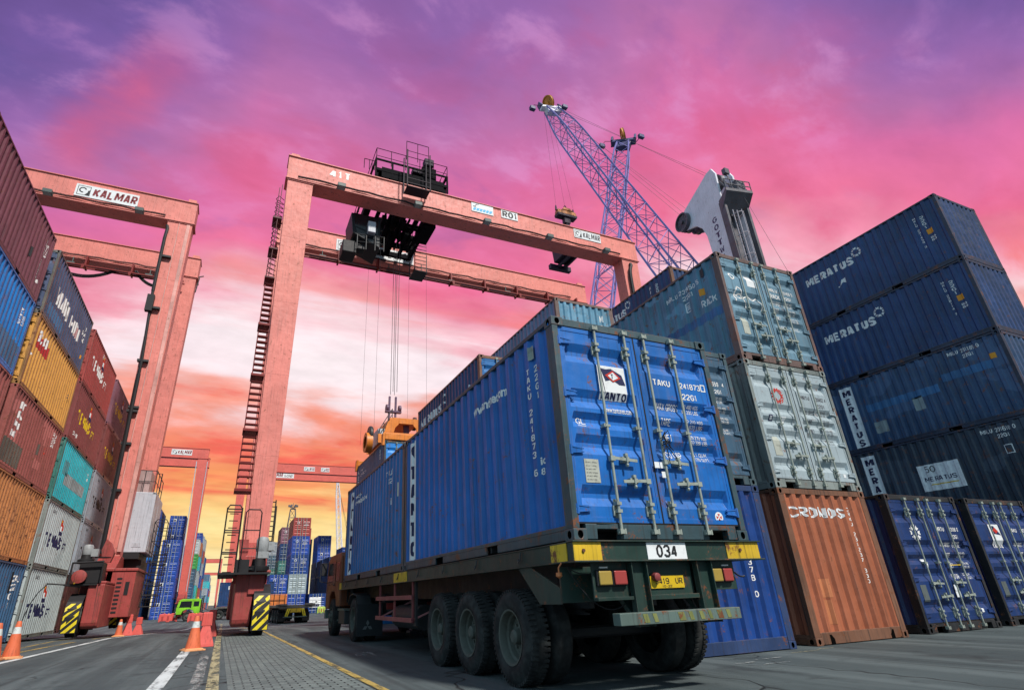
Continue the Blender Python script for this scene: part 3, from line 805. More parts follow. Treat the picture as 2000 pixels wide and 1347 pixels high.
P_PATCH_BLUE = paint('touch_up_blue_paint', (0.028, 0.125, 0.285), rust=.15, streak=.25, fade=.2)
P_PATCH_GREY = paint('touch_up_grey_paint', (0.22, 0.27, 0.28), rust=.2, streak=.3, fade=.2)
P_PATCH_OR = paint('touch_up_orange_paint', (0.42, 0.15, 0.065), rust=.1, streak=.2, fade=.2)
P_PATCH_DK = paint('dark_scuff_paint', (0.085, 0.075, 0.062), rust=.3, streak=.5, fade=.2)

GR_T = 'containers on the semi trailer'
GR_R = 'containers stacked on the right'
GR_L = 'containers in the left wall'
GR_B = 'containers stacked far down the yard'
H = CH

def tanto_banner(c, f, u0, w, letters='TANTO'):
    quad(c, f, u0, u0 + w, .17, 2.44, WHITE_SOLID, 'white_banner', .003)
    lay(c, poly_bm([[(u0 + .10, 2.30), (u0 + w * .5, 2.40), (u0 + w - .10, 2.26), (u0 + w * .5, 2.10)]]), f, NAVY_TXT, 'emblem', .006)
    for i, ch in enumerate(letters):
        write(c, f, ch, u0 + .11, 1.70 - i * .365, .26, NAVY_TXT, w=w - .22, bold=.05, lift=.006)

# ---- on the trailer
TZ = 1.443
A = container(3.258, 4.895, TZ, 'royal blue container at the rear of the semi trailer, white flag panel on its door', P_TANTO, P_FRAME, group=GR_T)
tanto_banner(A, 'west', .30, .42)
write(A, 'west', 'T\nA\nK\nU\n \n2\n4\n1\n8\n7\n3\n \n6', 5.335, .78, 1.36, w=.09, bold=.03)
write(A, 'west', '2\n2\nG\n1', 5.474, 1.72, .44, w=.09, bold=.03)
write(A, 'west', 'ic', CL - .60, .90, .09, w=.11); write(A, 'west', '81', CL - .60, .78, .085, w=.11)
write(A, 'west', 'www.tantonet.com', 3.55, 2.04, .13, w=1.15, bold=.03)
quad(A, 'west', CL - .62, CL - .52, 2.24, 2.42, GALV, 'vent', .03)
d0 = A.doors[0]; kw = dict(parent=d0)
quad(A, 'near', .60, 1.00, 1.60, 2.03, WHITE_SOLID, 'white_flag_panel', .003, d0)
lay(A, poly_bm([[(.645, 1.995), (.72, 1.985), (.80, 2.0), (.95, 1.93), (.99, 1.80), (.90, 1.80), (.80, 1.86), (.70, 1.83)]]), 'near', NAVY_TXT, 'flag_emblem', .006, d0)
lay(A, poly_bm([[(.70, 1.905), (.82, 1.975), (.93, 1.885), (.81, 1.825)]]), 'near', RED_TXT, 'flag_emblem', .009, d0)
lay(A, poly_bm([[(.74, 1.903), (.82, 1.953), (.89, 1.887), (.81, 1.845)]]), 'near', WHITE_SOLID, 'flag_emblem', .012, d0)
write(A, 'near', 'T', .785, 1.868, .06, NAVY_TXT, lift=.015, parent=d0)
lay(A, poly_bm([[(.635, 1.99), (.650, 1.995), (.68, 1.67), (.672, 1.67)]]), 'near', GREY_TXT, 'flag_emblem', .006, d0)
write(A, 'near', 'TANTO', .605, 1.605, .085, NAVY_TXT, w=.385, lift=.006, bold=.03, **kw)
write(A, 'near', 'www.tantonet.com', .625, 1.43, .062, w=.40, bold=.0, **kw)
write(A, 'near', 'GL', .235, 1.265, .075, w=.12, bold=.0, **kw); quad(A, 'near', .24, .35, 1.24, 1.247, WHITE_SOLID, 'lettering', .004, d0)
plate = quad(A, 'near', .25, .44, .60, .86, flat('data_plate', (.42, .44, .38), .5, dirt=.4), 'data_plate', .006, d0)
for i in range(6): write(A, 'near', 'CSC SAFETY APPROVAL'[: 19 - 2 * (i % 3)], .265, .815 - i * .038, .014, GREY_TXT, w=.15 - .012 * (i % 3), bold=0, lift=.008, parent=d0)
door_marks(A, 'near', 'TAKU', '241873')
for q in ((2.22, 2.235, 1.86, 1.96), (2.285, 2.30, 1.86, 1.96), (2.235, 2.285, 1.945, 1.96), (2.235, 2.285, 1.86, 1.875)): quad(A, 'near', *q, WHITE_SOLID, 'lettering', .004, A.doors[1])
lay(A, disc(2.07, .265, .062), 'near', WHITE_SOLID, 'round_sticker', .004, A.doors[1])
for k in range(4):
    a = math.pi / 2 * k; lay(A, poly_bm([[(2.07 + .006 * math.cos(a), .265 + .006 * math.sin(a)), (2.07 + .044 * math.cos(a - .45), .265 + .044 * math.sin(a - .45)), (2.07 + .044 * math.cos(a + .45), .265 + .044 * math.sin(a + .45))]]), 'near', RED_TXT, 'round_sticker', .006, A.doors[1])
for u, v in ((1.20, .80), (1.28, .80), (1.285, .69)): quad(A, 'near', u, u + .07, v, v + .07, WHITE_SOLID, 'paper_label', .042, A.doors[1])
m = MB()
random.seed(3)
for k in range(9):
    a = Vector((1.355 - CW / 2 + random.uniform(-.02, .02), -CL / 2 - .03, 1.12 + random.uniform(-.05, .05)))
    m.tube([a, a + Vector((random.uniform(-.05, .12), -.05, random.uniform(-.02, .09))), a + Vector((random.uniform(-.12, .14), -.03, random.uniform(-.30, .02)))], .006, 5)
m.build('tied_rope', BLACK, A.doors[1], smooth=True)

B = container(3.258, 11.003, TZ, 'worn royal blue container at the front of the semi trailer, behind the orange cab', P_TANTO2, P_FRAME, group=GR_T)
tanto_banner(B, 'west', .46, .42)
write(B, 'west', 'TAKU 2', 4.55, 2.12, .12, w=.55); write(B, 'west', '22G1', 4.75, 1.93, .12, w=.35); write(B, 'west', 'icd', 4.9, 1.45, .16, w=.13)
write(B, 'west', 'www.tantonet', 1.1, 1.98, .13, w=1.5, bold=.03); write(B, 'west', 'vico', 1.15, 2.16, .11, w=.7)
quad(B, 'west', 5.45, 5.53, 1.55, 1.85, flat('cream_label', (.6, .55, .42), .6), 'paper_label', .006)
door_marks(B, 'near', 'TAKU', '240112', fine=False)

# ---- first column right of the truck
c = container(6.216, 6.992, 0, 'deep blue container on the ground behind the truck tail, ribbed end facing out', P_DEEPBLUE, paint('deep_blue_frame_paint', (.022, .045, .12), rust=.35, streak=.4), flip=True, group=GR_R)
write(c, 'near', 'T\nA\nK\nU\n \n2\n1\n3\n7\n8\n \n0', 1.835, .78, 1.45, w=.095)
c = container(6.216, 6.992, H, 'slate blue container with doors, half hidden behind the truck container', P_NAVY_OLD, paint('slate_frame_paint', (.05, .085, .10), rust=.5, streak=.5), doors=P_TEAL_D, group=GR_R)
door_marks(c, 'near', 'TAKU', '0559  4')
c = container(6.42, 13.80, 0, 'plain navy container, bottom of the three high stack hidden behind the trailer', P_NAVY, lod=2, group=GR_R)
c = container(6.42, 13.80, H, 'plain navy container, middle of the three high stack hidden behind the trailer', P_NAVY, lod=2, group=GR_R)
c = container(6.42, 13.80, 2 * H, 'navy container with white lettering showing above the trailer, rusty top corner and doors', P_NAVY, P_CRONOS_F, doors=P_TANTO2, group=GR_R)
write(c, 'west', 'MERATUS', .30, 1.78, .34, w=2.35, bold=.05); lay(c, ring_star(2.95, 2.18, .20), 'west', WHITE, 'emblem')
write(c, 'west', 'M\nR\nL\nU\n2', 5.15, 1.10, .80, w=.12); write(c, 'west', '2\n2\nG\n1', 5.50, 1.25, .6, w=.12)
SP_Y = 24.30
for k, w_ in ((0, 'bottom'), (1, 'middle')):
    container(6.22, SP_Y, k * H, 'plain blue container, %s of the stack under the orange spreader' % w_, P_TANTO2, lod=2, group=GR_R)
SPC = container(6.22, SP_Y, 2 * H, 'blue container gripped by the orange spreader of the gantry crane', P_STEELBLUE, P_FRAME, doors=P_SKYBLUE, group=GR_R)
write(SPC, 'west', 'M\nE\nR\nA\nT\nU\nS', .35, .3, 2.0, w=.26, bold=.05); write(SPC, 'west', 'TAKU 2', .9, 2.12, .13, w=.9); write(SPC, 'west', '22G1', 1.0, 1.9, .13, w=1.2); write(SPC, 'west', '2\n2\nG', 5.1, 1.9, .45, w=.12)
door_marks(SPC, 'near', 'TAKU', '231180', fine=False)

# ---- second column: brick, light grey, grey blue
c = container(9.163, 7.02, 0, 'brick orange container on the ground with its ribbed end and white name facing out', P_CRONOS, P_CRONOS_F, flip=True, group=GR_R, front=P_CRONOS)
for t_, li, mt in ((0, .005, WHITE_SOLID),):
    write(c, 'near', 'CRONOS', .20 + t_, 2.07 - t_, .19, mt, w=1.50, bold=.02, lift=li)
write(c, 'near', 'C\nR\nX\nU\n \n2\n3\n1\n2\n3\n7\n \n3\n3\n0', 1.845, .92, 1.36, w=.075)
quad(c, 'near', .47, .74, .72, 1.02, P_PATCH_OR, 'panel_patch'); quad(c, 'near', .52, .66, .30, .68, P_PATCH_OR, 'panel_patch')
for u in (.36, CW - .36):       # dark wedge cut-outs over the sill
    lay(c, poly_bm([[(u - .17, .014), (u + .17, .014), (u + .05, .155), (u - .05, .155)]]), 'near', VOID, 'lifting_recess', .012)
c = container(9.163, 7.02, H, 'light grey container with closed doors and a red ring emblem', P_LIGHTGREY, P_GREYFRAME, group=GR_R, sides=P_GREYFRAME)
for k, ch in enumerate('MSWSMSMW'): 
    a = math.pi / 2 - k * math.pi / 4
    bm = text_bm(ch, -.045, -.045, .09, w=.10, bold=.04)
    bmesh.ops.rotate(bm, verts=bm.verts, cent=(0, 0, 0), matrix=Matrix.Rotation(a - math.pi / 2, 3, 'Z')); bmesh.ops.translate(bm, verts=bm.verts, vec=(.76 + .125 * math.cos(a), 1.87 + .125 * math.sin(a), 0))
    lay(c, bm, 'near', RED_TXT, 'emblem', .004, c.doors[0])
door_marks(c, 'near', 'MRTU', '220402 4', mat=GREY_TXT)
quad(c, 'near', .27, .46, .62, 1.0, flat('data_plate', (.42, .44, .38), .5, dirt=.4), 'data_plate', .006, c.doors[0])
quad(c, 'near', .36, .47, 1.32, 1.44, NAVY_TXT, 'sticker', .004, c.doors[0]); quad(c, 'near', .385, .445, 1.345, 1.415, WHITE_SOLID, 'sticker', .007, c.doors[0])
lay(c, poly_bm([[(.70, 1.42), (.84, 1.42), (.77, 1.28)]]), 'near', WHITE_SOLID, 'sticker', .004, c.doors[0])
quad(c, 'near', 2.05, 2.12, .27, .34, WHITE_SOLID, 'sticker', .004, c.doors[1])
c = container(9.163, 7.02, 2 * H, 'grey blue container with rusted corner posts on top of the light grey one', P_GREYBLUE, P_RUSTFRAME, doors=P_GREYBLUE_D, group=GR_R)
write(c, 'west', 'MRLU', CL - 1.70, 2.12, .12, w=.36); write(c, 'west', '231450 5', CL - 1.25, 2.12, .12, w=.62); write(c, 'west', '22G1', CL - 1.18, 1.94, .12, w=.30)
write(c, 'west', 'RACK', CL - .68, 1.50, .17, w=.40); quad(c, 'west', CL - .68, CL - .55, 1.80, 1.97, ORANGE_LBL, 'orange_sticker', .004)
for q in ((.0, .02, 0, .24), (.14, .16, 0, .24), (.02, .14, .22, .24), (.02, .14, 0, .02)): quad(c, 'west', CL - 1.16 + q[0], CL - 1.16 + q[1], 1.62 + q[2], 1.62 + q[3], WHITE_SOLID, 'lettering')
write(c, 'west', 'SB', CL - 1.12, 1.68, .12, w=.08)
quad(c, 'west', CL - 2.0, CL - .18, 1.16, 1.36, P_PATCH_BLUE, 'panel_patch', .003)
quad(c, 'west', CL - .55, CL - .42, 2.22, 2.42, DARK, 'vent', .03)
door_marks(c, 'near', 'MRLU', '231450 5'); write(c, 'near', 'RACK', 1.44, 1.69, .11, w=.30, parent=c.doors[1])
quad(c, 'near', .78, 1.06, 1.86, 2.14, WHITE_SOLID, 'white_panel', .004, c.doors[0])
for r_, n_ in ((.075, 20),):
    lay(c, poly_bm([[(.36 + r_ * math.cos(2 * math.pi * k / n_), 2.05 + 1.25 * r_ * math.sin(2 * math.pi * k / n_)) for k in range(n_)]]), 'near', WHITE, 'emblem', .004, c.doors[0])
    lay(c, poly_bm([[(.36 + .6 * r_ * math.cos(2 * math.pi * k / n_), 2.05 + .8 * r_ * math.sin(2 * math.pi * k / n_)) for k in range(n_)]]), 'near', P_GREYBLUE_D, 'emblem', .006, c.doors[0])
quad(c, 'near', .30, .48, .62, 1.02, flat('data_plate', (.42, .44, .38), .5, dirt=.4), 'data_plate', .006, c.doors[0])
def scrawl(c, pts, w, mat, parent, lift=.005):
    ps = []
    for (a, b), (e, f) in zip(pts[:-1], pts[1:]):
        d = Vector((e - a, f - b)); n_ = Vector((-d.y, d.x)).normalized() * w / 2
        ps.append([(a + n_.x, b + n_.y), (a - n_.x, b - n_.y), (e - n_.x, f - n_.y), (e + n_.x, f + n_.y)])
    lay(c, poly_bm(ps), 'near', mat, 'chalk_scrawl', lift, parent)
scrawl(c, [(.30, 1.40), (.34, 1.62), (.42, 1.78), (.52, 1.74), (.58, 1.58), (.55, 1.46), (.62, 1.30), (.70, 1.22)], .03, WHITE, c.doors[0])
scrawl(c, [(.34, 1.62), (.46, 1.50), (.60, 1.55), (.74, 1.62), (.86, 1.52), (1.0, 1.60), (1.08, 1.48), (1.10, 1.22)], .028, WHITE, c.doors[0])
scrawl(c, [(.40, 1.56), (.44, 1.62), (.54, 1.62), (.56, 1.52), (.46, 1.52)], .03, WHITE, c.doors[0])
for k in range(4):
    mt = [P_NAVY, P_STEELBLUE, P_NAVY_OLD, P_GREYBLUE][k]
    c = container(9.42, 13.80, k * H, ['navy container on the ground behind the grey blue column', 'steel blue container one up behind the grey blue column', 'faded navy container third up behind the grey blue column', 'grey blue container with ribbed end and white triangle mark, above the truck doors'][k],
                  mt if k < 3 else paint('violet_sky_tint_paint', (.115, .165, .27), rust=.25, streak=.35, fade=.5), flip=True, lod=2 if k < 3 else 0, group=GR_R, frame=P_RUSTFRAME if k == 3 else None, front=P_GREYBLUE if k == 3 else None)  # violet reflection of the sky put into the top container's body colour
write(c, 'near', 'A', .98, 1.42, .26, w=.24, bold=.06); write(c, 'near', 'M\nE\nR', 1.85, 1.2, 1.0, w=.12)

# ---- door-end containers standing singly on the ground
c = container(12.30, 7.06, 0, 'dark blue container with a white ring emblem on its doors, right of the brick one', P_DOORBLUE, paint('black_brown_frame_paint', (.02, .02, .022), rust=.4, streak=.4), doors=P_DOORBLUE, group=GR_R)
lay(c, ring_star(.68, 1.83, .17, 8, .5), 'near', WHITE, 'emblem', .004, c.doors[0]); door_marks(c, 'near', 'MRTU', '213168 0')
lay(c, poly_bm([[(.60, 1.32), (.78, 1.32), (.71, 1.16)]]), 'near', WHITE_SOLID, 'sticker', .004, c.doors[0])
quad(c, 'near', .24, .42, .55, .85, flat('dark_data_plate', (.10, .12, .12), .5, dirt=.4), 'data_plate', .006, c.doors[0])
for u, v in ((1.27, .72), (1.33, .60), (1.26, .60)): quad(c, 'near', u, u + .08, v, v + .11, WHITE_SOLID, 'paper_label', .042, c.doors[1])
quad(c, 'near', 2.0, 2.07, .30, .37, WHITE_SOLID, 'sticker', .004, c.doors[1]); quad(c, 'near', 1.36, 1.75, 1.19, 1.205, YELLOW_TXT, 'yellow_tape', .052, c.doors[1])
c = container(15.13, 7.06, 0, 'dark blue container with a white flag panel on its doors, farthest right on the ground', P_DOORBLUE, paint('black_brown_frame_paint', (.02, .02, .022)), doors=P_DOORBLUE, group=GR_R)
quad(c, 'near', .60, 1.0, 1.60, 2.03, WHITE_SOLID, 'white_flag_panel', .003, c.doors[0])
lay(c, poly_bm([[(.645, 1.99), (.80, 2.0), (.99, 1.80), (.70, 1.83)]]), 'near', NAVY_TXT, 'flag_emblem', .006, c.doors[0]); lay(c, poly_bm([[(.72, 1.90), (.82, 1.97), (.92, 1.885), (.81, 1.835)]]), 'near', RED_TXT, 'flag_emblem', .009, c.doors[0])
write(c, 'near', 'TANTO', .605, 1.53, .075, w=.385, bold=.03, parent=c.doors[0]); door_marks(c, 'near', 'TAKU', '240785')
quad(c, 'near', .24, .42, .55, .85, flat('dark_data_plate', (.10, .12, .12), .5), 'data_plate', .006, c.doors[0])
# five high row behind them, only its top shows
for yy, wh in ((13.80, 'first'), (20.52, 'second')):
    for k in range(5):
        c = container(15.13, yy, k * H, 'navy container, %s of five up, in the %s stack behind the grey blue column' % (('ground', 'second', 'third', 'fourth', 'top')[k], wh), P_NAVY if yy < 15 else P_SKYBLUE if k == 4 else P_NAVY_OLD, flip=True, lod=0 if k == 4 else 2, group=GR_R, frame=P_CRONOS_F if k == 4 else None)
        if k == 4:
            c.root['label'] = 'navy container whose white ring emblem shows above the grey blue roof edge' if yy < 15 else 'blue container whose top corner peeps out behind the navy one'
            if yy < 15:
                write(c, 'west', 'MERATUS', 1.06, 1.80, .36, w=2.05, bold=.05); lay(c, ring_star(3.28, 2.24, .20), 'west', WHITE, 'emblem')
                write(c, 'west', '2\n2\nG\n1', 5.10, 1.7, .55, w=.12); write(c, 'west', 'M\nR\nL\nU\n2', 4.7, 1.4, .9, w=.12)

# ---- tall stack at far right, long sides towards the truck
def west_nums(c, num='MRLU 23450 3'):
    write(c, 'west', '\n'.join(num), 5.20, .90, 1.22, w=.085); write(c, 'west', '2\n2\nG\n1', 5.42, 1.55, .50, w=.10)
    quad(c, 'west', 5.45, 5.63, 1.30, 1.49, ORANGE_LBL, 'orange_sticker', .004); write(c, 'west', '80\n80', 5.48, 1.02, .17, w=.16)
lab = {0: 'dull navy container on the ground under the tall right-hand stack', 1: 'dull navy container with a white placard, second up in the tall right-hand stack',
       2: 'faded navy container with paler touch-up strips, middle of the tall right-hand stack', 3: 'navy container with big white lettering, fourth up in the tall right-hand stack', 4: 'navy container with big white lettering on top of the tall right-hand stack'}
for k in range(5):
    mt = [P_NAVY_LOW, P_NAVY_LOW, P_NAVY_OLD, P_NAVY, P_NAVY][k]
    c = container(20.62, 7.11, k * H, lab[k], mt, paint('navy_rusted_frame_paint', (.022, .032, .06), rust=.55, streak=.5), flip=True, group=GR_R)
    if k >= 3:
        write(c, 'west', 'MERATUS', 1.07, 1.66, .34, w=1.93, bold=.06); lay(c, ring_star(3.20, 2.06, .20), 'west', WHITE, 'emblem'); west_nums(c, 'MRLU 231450 3' if k == 4 else 'MRLU 228114 7')
        if k == 4: lay(c, poly_bm([[(2.30, 1.06), (2.40, 1.30), (2.55, 1.34), (2.52, 1.12), (2.42, 1.18)], [(2.20, 1.10), (2.28, 1.10), (2.26, 1.05), (2.20, 1.05)]]), 'west', WHITE, 'chalk_scrawl')
    if k == 2:
        quad(c, 'west', .98, 1.42, .12, 2.42, WHITE_SOLID, 'white_banner'); write(c, 'west', 'M\nE\nR\nA\nT\nU\nS', 1.05, .2, 2.1, NAVY_TXT, w=.30, bold=.05, lift=.006)
        write(c, 'west', 'MRLU 231185 0', 4.60, 2.28, .13, w=.85); write(c, 'west', '22G1', 4.95, 2.10, .12, w=.28); quad(c, 'west', 5.58, 5.74, 1.80, 1.97, ORANGE_LBL, 'orange_sticker', .004)
        quad(c, 'west', 1.70, 4.05, 1.30, 1.56, P_PATCH_BLUE, 'panel_patch'); quad(c, 'west', 4.20, 5.60, 1.55, 1.80, P_PATCH_BLUE, 'panel_patch'); quad(c, 'west', 3.2, 3.5, .9, 1.35, P_PATCH_GREY, 'panel_patch'); quad(c, 'west', 1.8, 2.2, .5, .9, P_PATCH_GREY, 'panel_patch')
    if k == 1:
        quad(c, 'west', .98, 1.42, .12, 2.42, WHITE_SOLID, 'white_banner'); write(c, 'west', 'M\nE\nR\nA\nT\nU\nS', 1.05, .2, 2.1, NAVY_TXT, w=.30, bold=.05, lift=.006)
        write(c, 'west', 'MRLU 201610 0', 4.60, 2.28, .13, w=.85); write(c, 'west', '22G1', 4.95, 2.10, .12, w=.28)
        quad(c, 'west', 2.60, 3.78, .93, 1.75, WHITE_SOLID, 'white_placard', .004)
        write(c, 'west', '50', 2.80, 1.50, .20, BLACK_TXT, w=.28, lift=.007, bold=0); write(c, 'west', 'MERATUS', 2.70, 1.22, .14, NAVY_TXT, w=.9, lift=.007); quad(c, 'west', 2.85, 3.6, 1.10, 1.13, YELLOW_TXT, 'lettering', .007)
        for q in ((.0, .02, 0, .26), (.18, .20, 0, .26), (.02, .18, .24, .26), (.02, .18, 0, .02)): quad(c, 'west', 5.0 + q[0], 5.0 + q[1], 1.62 + q[2], 1.62 + q[3], WHITE_SOLID, 'lettering')

# ---- left wall: long sides face the road
LX = -6.89 - CW
def east_num(c, s='2201 8', u=4.75, mat=WHITE, v=1.55): write(c, 'east', 'TEMU\n' + s, u, v, .45, mat, w=.55)
def temus(c, mat, logo=True, v=1.03, num=True, nm=None):
    write(c, 'east', 'TEMAS', .86, v, .54, mat, w=2.55, bold=.055); write(c, 'east', 'PT', 3.85, v, .36, mat, w=.52, bold=.03)
    if logo:
        lay(c, poly_bm([[(2.62, v + .82), (3.20, v + .82), (3.05, v + 1.18), (2.62, v + 1.30)]]), 'east', RED_TXT, 'emblem', .004)
        lay(c, poly_bm([[(2.62, v + 1.0), (2.85, v + 1.18), (2.62, v + 1.30)]]), 'east', YELLOW_TXT, 'emblem', .007)
        lay(c, poly_bm([[(2.62, v + .60), (3.16, v + .60), (3.05, v + .90), (2.80, v + .95), (2.62, v + .82)]]), 'east', NAVY_TXT, 'emblem', .006)
        lay(c, poly_bm([[(2.72, v + .80), (2.95, v + .72), (3.05, v + .92), (2.80, v + .98)]]), 'east', WHITE_SOLID, 'emblem', .009)
    if num: write(c, 'east', '43608', .75, v - .62 if v > 1.3 else 2.18, .13, nm or mat, w=.75)
Y0 = 20.75; PY = 6.72
def lw(bay, tier, label, mat, **k): return container(LX, Y0 + PY * bay, H * (tier - 1), label, mat, group=GR_L, **k)
# nearest bay, only the upper boxes enter the picture
for t_, mt, lb in ((1, P_STEELBLUE, 'steel blue container on the ground at the near end of the left wall'), (2, P_TEMU_G, 'pale grey container second up at the near end of the left wall'), (3, P_TANK, 'dusty maroon container third up at the near end of the left wall'),
                   (4, P_SKYBLUE, 'bright blue container fourth up at the near end of the left wall'), (5, P_MAROON, 'faded maroon container on top at the near end of the left wall')):
    c = lw(-1, t_, lb, mt, lod=0 if t_ >= 3 else 2, flip=(t_ % 2 == 0))
    if t_ == 4: write(c, 'east', '22\n25\nG1', 5.2, 1.5, .55, w=.28); write(c, 'east', '9\n3', 5.55, 1.55, .32, w=.10); write(c, 'east', '6', 5.40, .95, .16, w=.12); quad(c, 'east', 3.4, 5.9, .2, .95, P_STEELBLUE, 'panel_patch')
    if t_ == 5: write(c, 'east', '\n'.join('TRLU 36224'), 5.35, .62, 1.5, w=.10, bold=.01); write(c, 'east', '22G1', 5.55, 1.55, .5, w=.12, bold=0, rot=0); lay(c, disc(5.62, .62, .07), 'east', WHITE, 'emblem'); quad(c, 'east', 4.4, 4.52, .9, 1.25, DARK, 'vent', .02)
# second bay
c = lw(0, 1, 'steel blue container on the ground in the left wall, behind the two orange cones', P_STEELBLUE, flip=True); write(c, 'east', '2\n2\nG\n1', 5.0, 1.1, 1.1, w=.18); write(c, 'east', 'TANU\n22', 5.15, 1.7, .5, w=.5); quad(c, 'east', 4.75, 5.0, 1.6, 2.3, BLACK_TXT, 'stain')
c = lw(0, 2, 'rust stained orange container second up in the left wall', P_RUSTOR, flip=True); write(c, 'east', '\n'.join('2201 4'), 5.4, .9, 1.0, w=.10)
c = lw(0, 3, 'dusty maroon container with faded white letters, third up in the left wall', P_TANK, flip=True)
for i, ch in enumerate('TANK'): write(c, 'east', ch, .74 - .04 * i, 2.02 - i * .33, .24, WHITE, w=.52, bold=.06)
write(c, 'east', 'TRLU\n3385\n22G1', 4.85, 1.75, .55, w=.5); quad(c, 'east', .25, 2.1, .22, .95, P_PATCH_DK, 'panel_patch'); quad(c, 'east', 3.5, 3.75, 1.1, 1.5, P_PATCH_DK, 'panel_patch'); write(c, 'east', '43\n50', 4.35, 1.3, .3, w=.3, mat=RED_TXT)
c = lw(0, 4, 'ochre yellow container with a red and white logo, fourth up in the left wall', P_YELLOW, frame=paint('ochre_frame_paint', (.34, .17, .05), rust=.5, streak=.5))
quad(c, 'east', .38, 1.75, 1.55, 2.0, flat('logo_red', (.45, .03, .03), .5, dirt=.2), 'logo_panel', .003)
write(c, 'east', '3LKA', .45, 1.78, .42, WHITE, w=1.0, bold=.08, lift=.007, slant=.2); write(c, 'east', '22\n14', 5.3, 1.1, .35, w=.2, mat=GREY_TXT)
for u, v in ((.2, .25), (5.2, .25), (.3, 1.2)): lay(c, disc(u, v, .05), 'east', WHITE, 'sticker')
c = lw(0, 5, 'slate navy container with peeling white capitals, top of the left wall', P_SLATE, flip=False, frame=paint('rough_grey_frame_paint', (.12, .12, .11), rust=.6, streak=.4))
write(c, 'east', 'WAN', .90, .95, .70, WHITE, w=1.75, bold=.06); write(c, 'east', 'HAI', 3.10, .95, .62, WHITE, w=1.55, bold=.06)
lay(c, poly_bm([[(3.9, .98), (4.25, .98), (4.25, 1.4), (4.1, 1.55)]]), 'east', flat('faded_pink', (.5, .28, .28), .6), 'stain', .006); write(c, 'east', '3 1\n62 40\n220', 4.95, 1.25, .75, w=.55); quad(c, 'east', 5.55, 5.65, .62, .78, ORANGE_LBL, 'orange_sticker')
quad(c, 'east', .4, 2.4, .3, .75, P_STEELBLUE, 'panel_patch')
# third bay
c = lw(1, 1, 'pale grey container with dark blue lettering on the ground in the left wall', P_TEMU_G, frame=P_GREYFRAME); temus(c, NAVY_TXT, v=.72, nm=GREY_TXT)
c = lw(1, 2, 'pale grey container with dark blue lettering, second up in the left wall', P_TEMU_G, flip=True, frame=P_GREYFRAME); temus(c, NAVY_TXT, v=.85, nm=GREY_TXT)
c = lw(1, 3, 'turquoise container with a grey painted-over bar, third up in the left wall', P_TURQ, doors=P_SEAGREEN, frame=P_SEAGREEN); quad(c, 'east', 1.2, 5.2, .85, 1.35, P_PATCH_GREY, 'panel_patch'); quad(c, 'east', .8, 1.7, 1.2, 1.8, paint('turquoise_scuff', (.06, .25, .28), rust=.3), 'panel_patch'); write(c, 'east', '22G1\n4', 5.1, 1.7, .4, w=.4)
c = lw(1, 4, 'oxide brown container with bright yellow lettering, fourth up in the left wall', P_TEMU_B, flip=True); temus(c, YELLOW_TXT, v=.98, num=False); write(c, 'east', '43608', .65, .35, .16, WHITE, w=.85, bold=.05)
c = lw(1, 5, 'oxide red container with white lettering, top tier of the left wall', P_TEMU_R); temus(c, WHITE, v=1.05, num=False); write(c, 'east', '2201', 2.4, 2.15, .2, w=.8, bold=0)
# fourth bay
c = lw(2, 1, 'dark brown container with yellow lettering, behind the striped wheel guard', P_DKBROWN); temus(c, YELLOW_TXT, v=.72)
c = lw(2, 2, 'mid grey container with dark lettering, just left of the crane leg, second up', P_TEMU_G2, flip=True); temus(c, BLACK_TXT, v=.85, nm=GREY_TXT)
c = lw(2, 3, 'mid grey container with dark lettering, just left of the crane leg, third up', P_TEMU_G2); temus(c, BLACK_TXT, v=.85, nm=GREY_TXT)
c = lw(2, 4, 'oxide brown container with yellow lettering, just left of the crane leg, fourth up', P_TEMU_B); temus(c, YELLOW_TXT, v=.95, num=False)
c = lw(2, 5, 'plum brown container with faded yellow lettering, top tier beside the crane leg', P_TEMU_P, flip=True); temus(c, YELLOW_TXT, v=.95, num=False)

# ------------------------------------------------------------------ the semi trailer under the two containers
P_TRAILER = paint('trailer_dark_green_paint', (0.013, 0.036, 0.029), rust=.4, streak=.4, fade=.25)
P_BUMPER = paint('bumper_grey_green_paint', (0.085, 0.125, 0.112), rust=.45, streak=.5, fade=.3)
P_RIM = flat('dusty_wheel_rim', (0.085, 0.095, 0.082), 0.75, vary=.3, dirt=.4)
P_GUARD = paint('dull_red_guard_paint', (0.22, 0.055, 0.06), rust=.3, streak=.45, fade=.3)
LAMP_RED = flat('red_lamp_lens', (0.33, 0.05, 0.045), 0.3, .5, bump=0, vary=.15, dirt=.1)
LAMP_AMBER = flat('amber_lamp_lens', (0.34, 0.24, 0.05), 0.3, .5, bump=0, vary=.15, dirt=.1)
STRIPE_OLD = paint('worn_stripe_yellow', (.17, .19, .06), rust=.6, streak=.9, fade=.5)
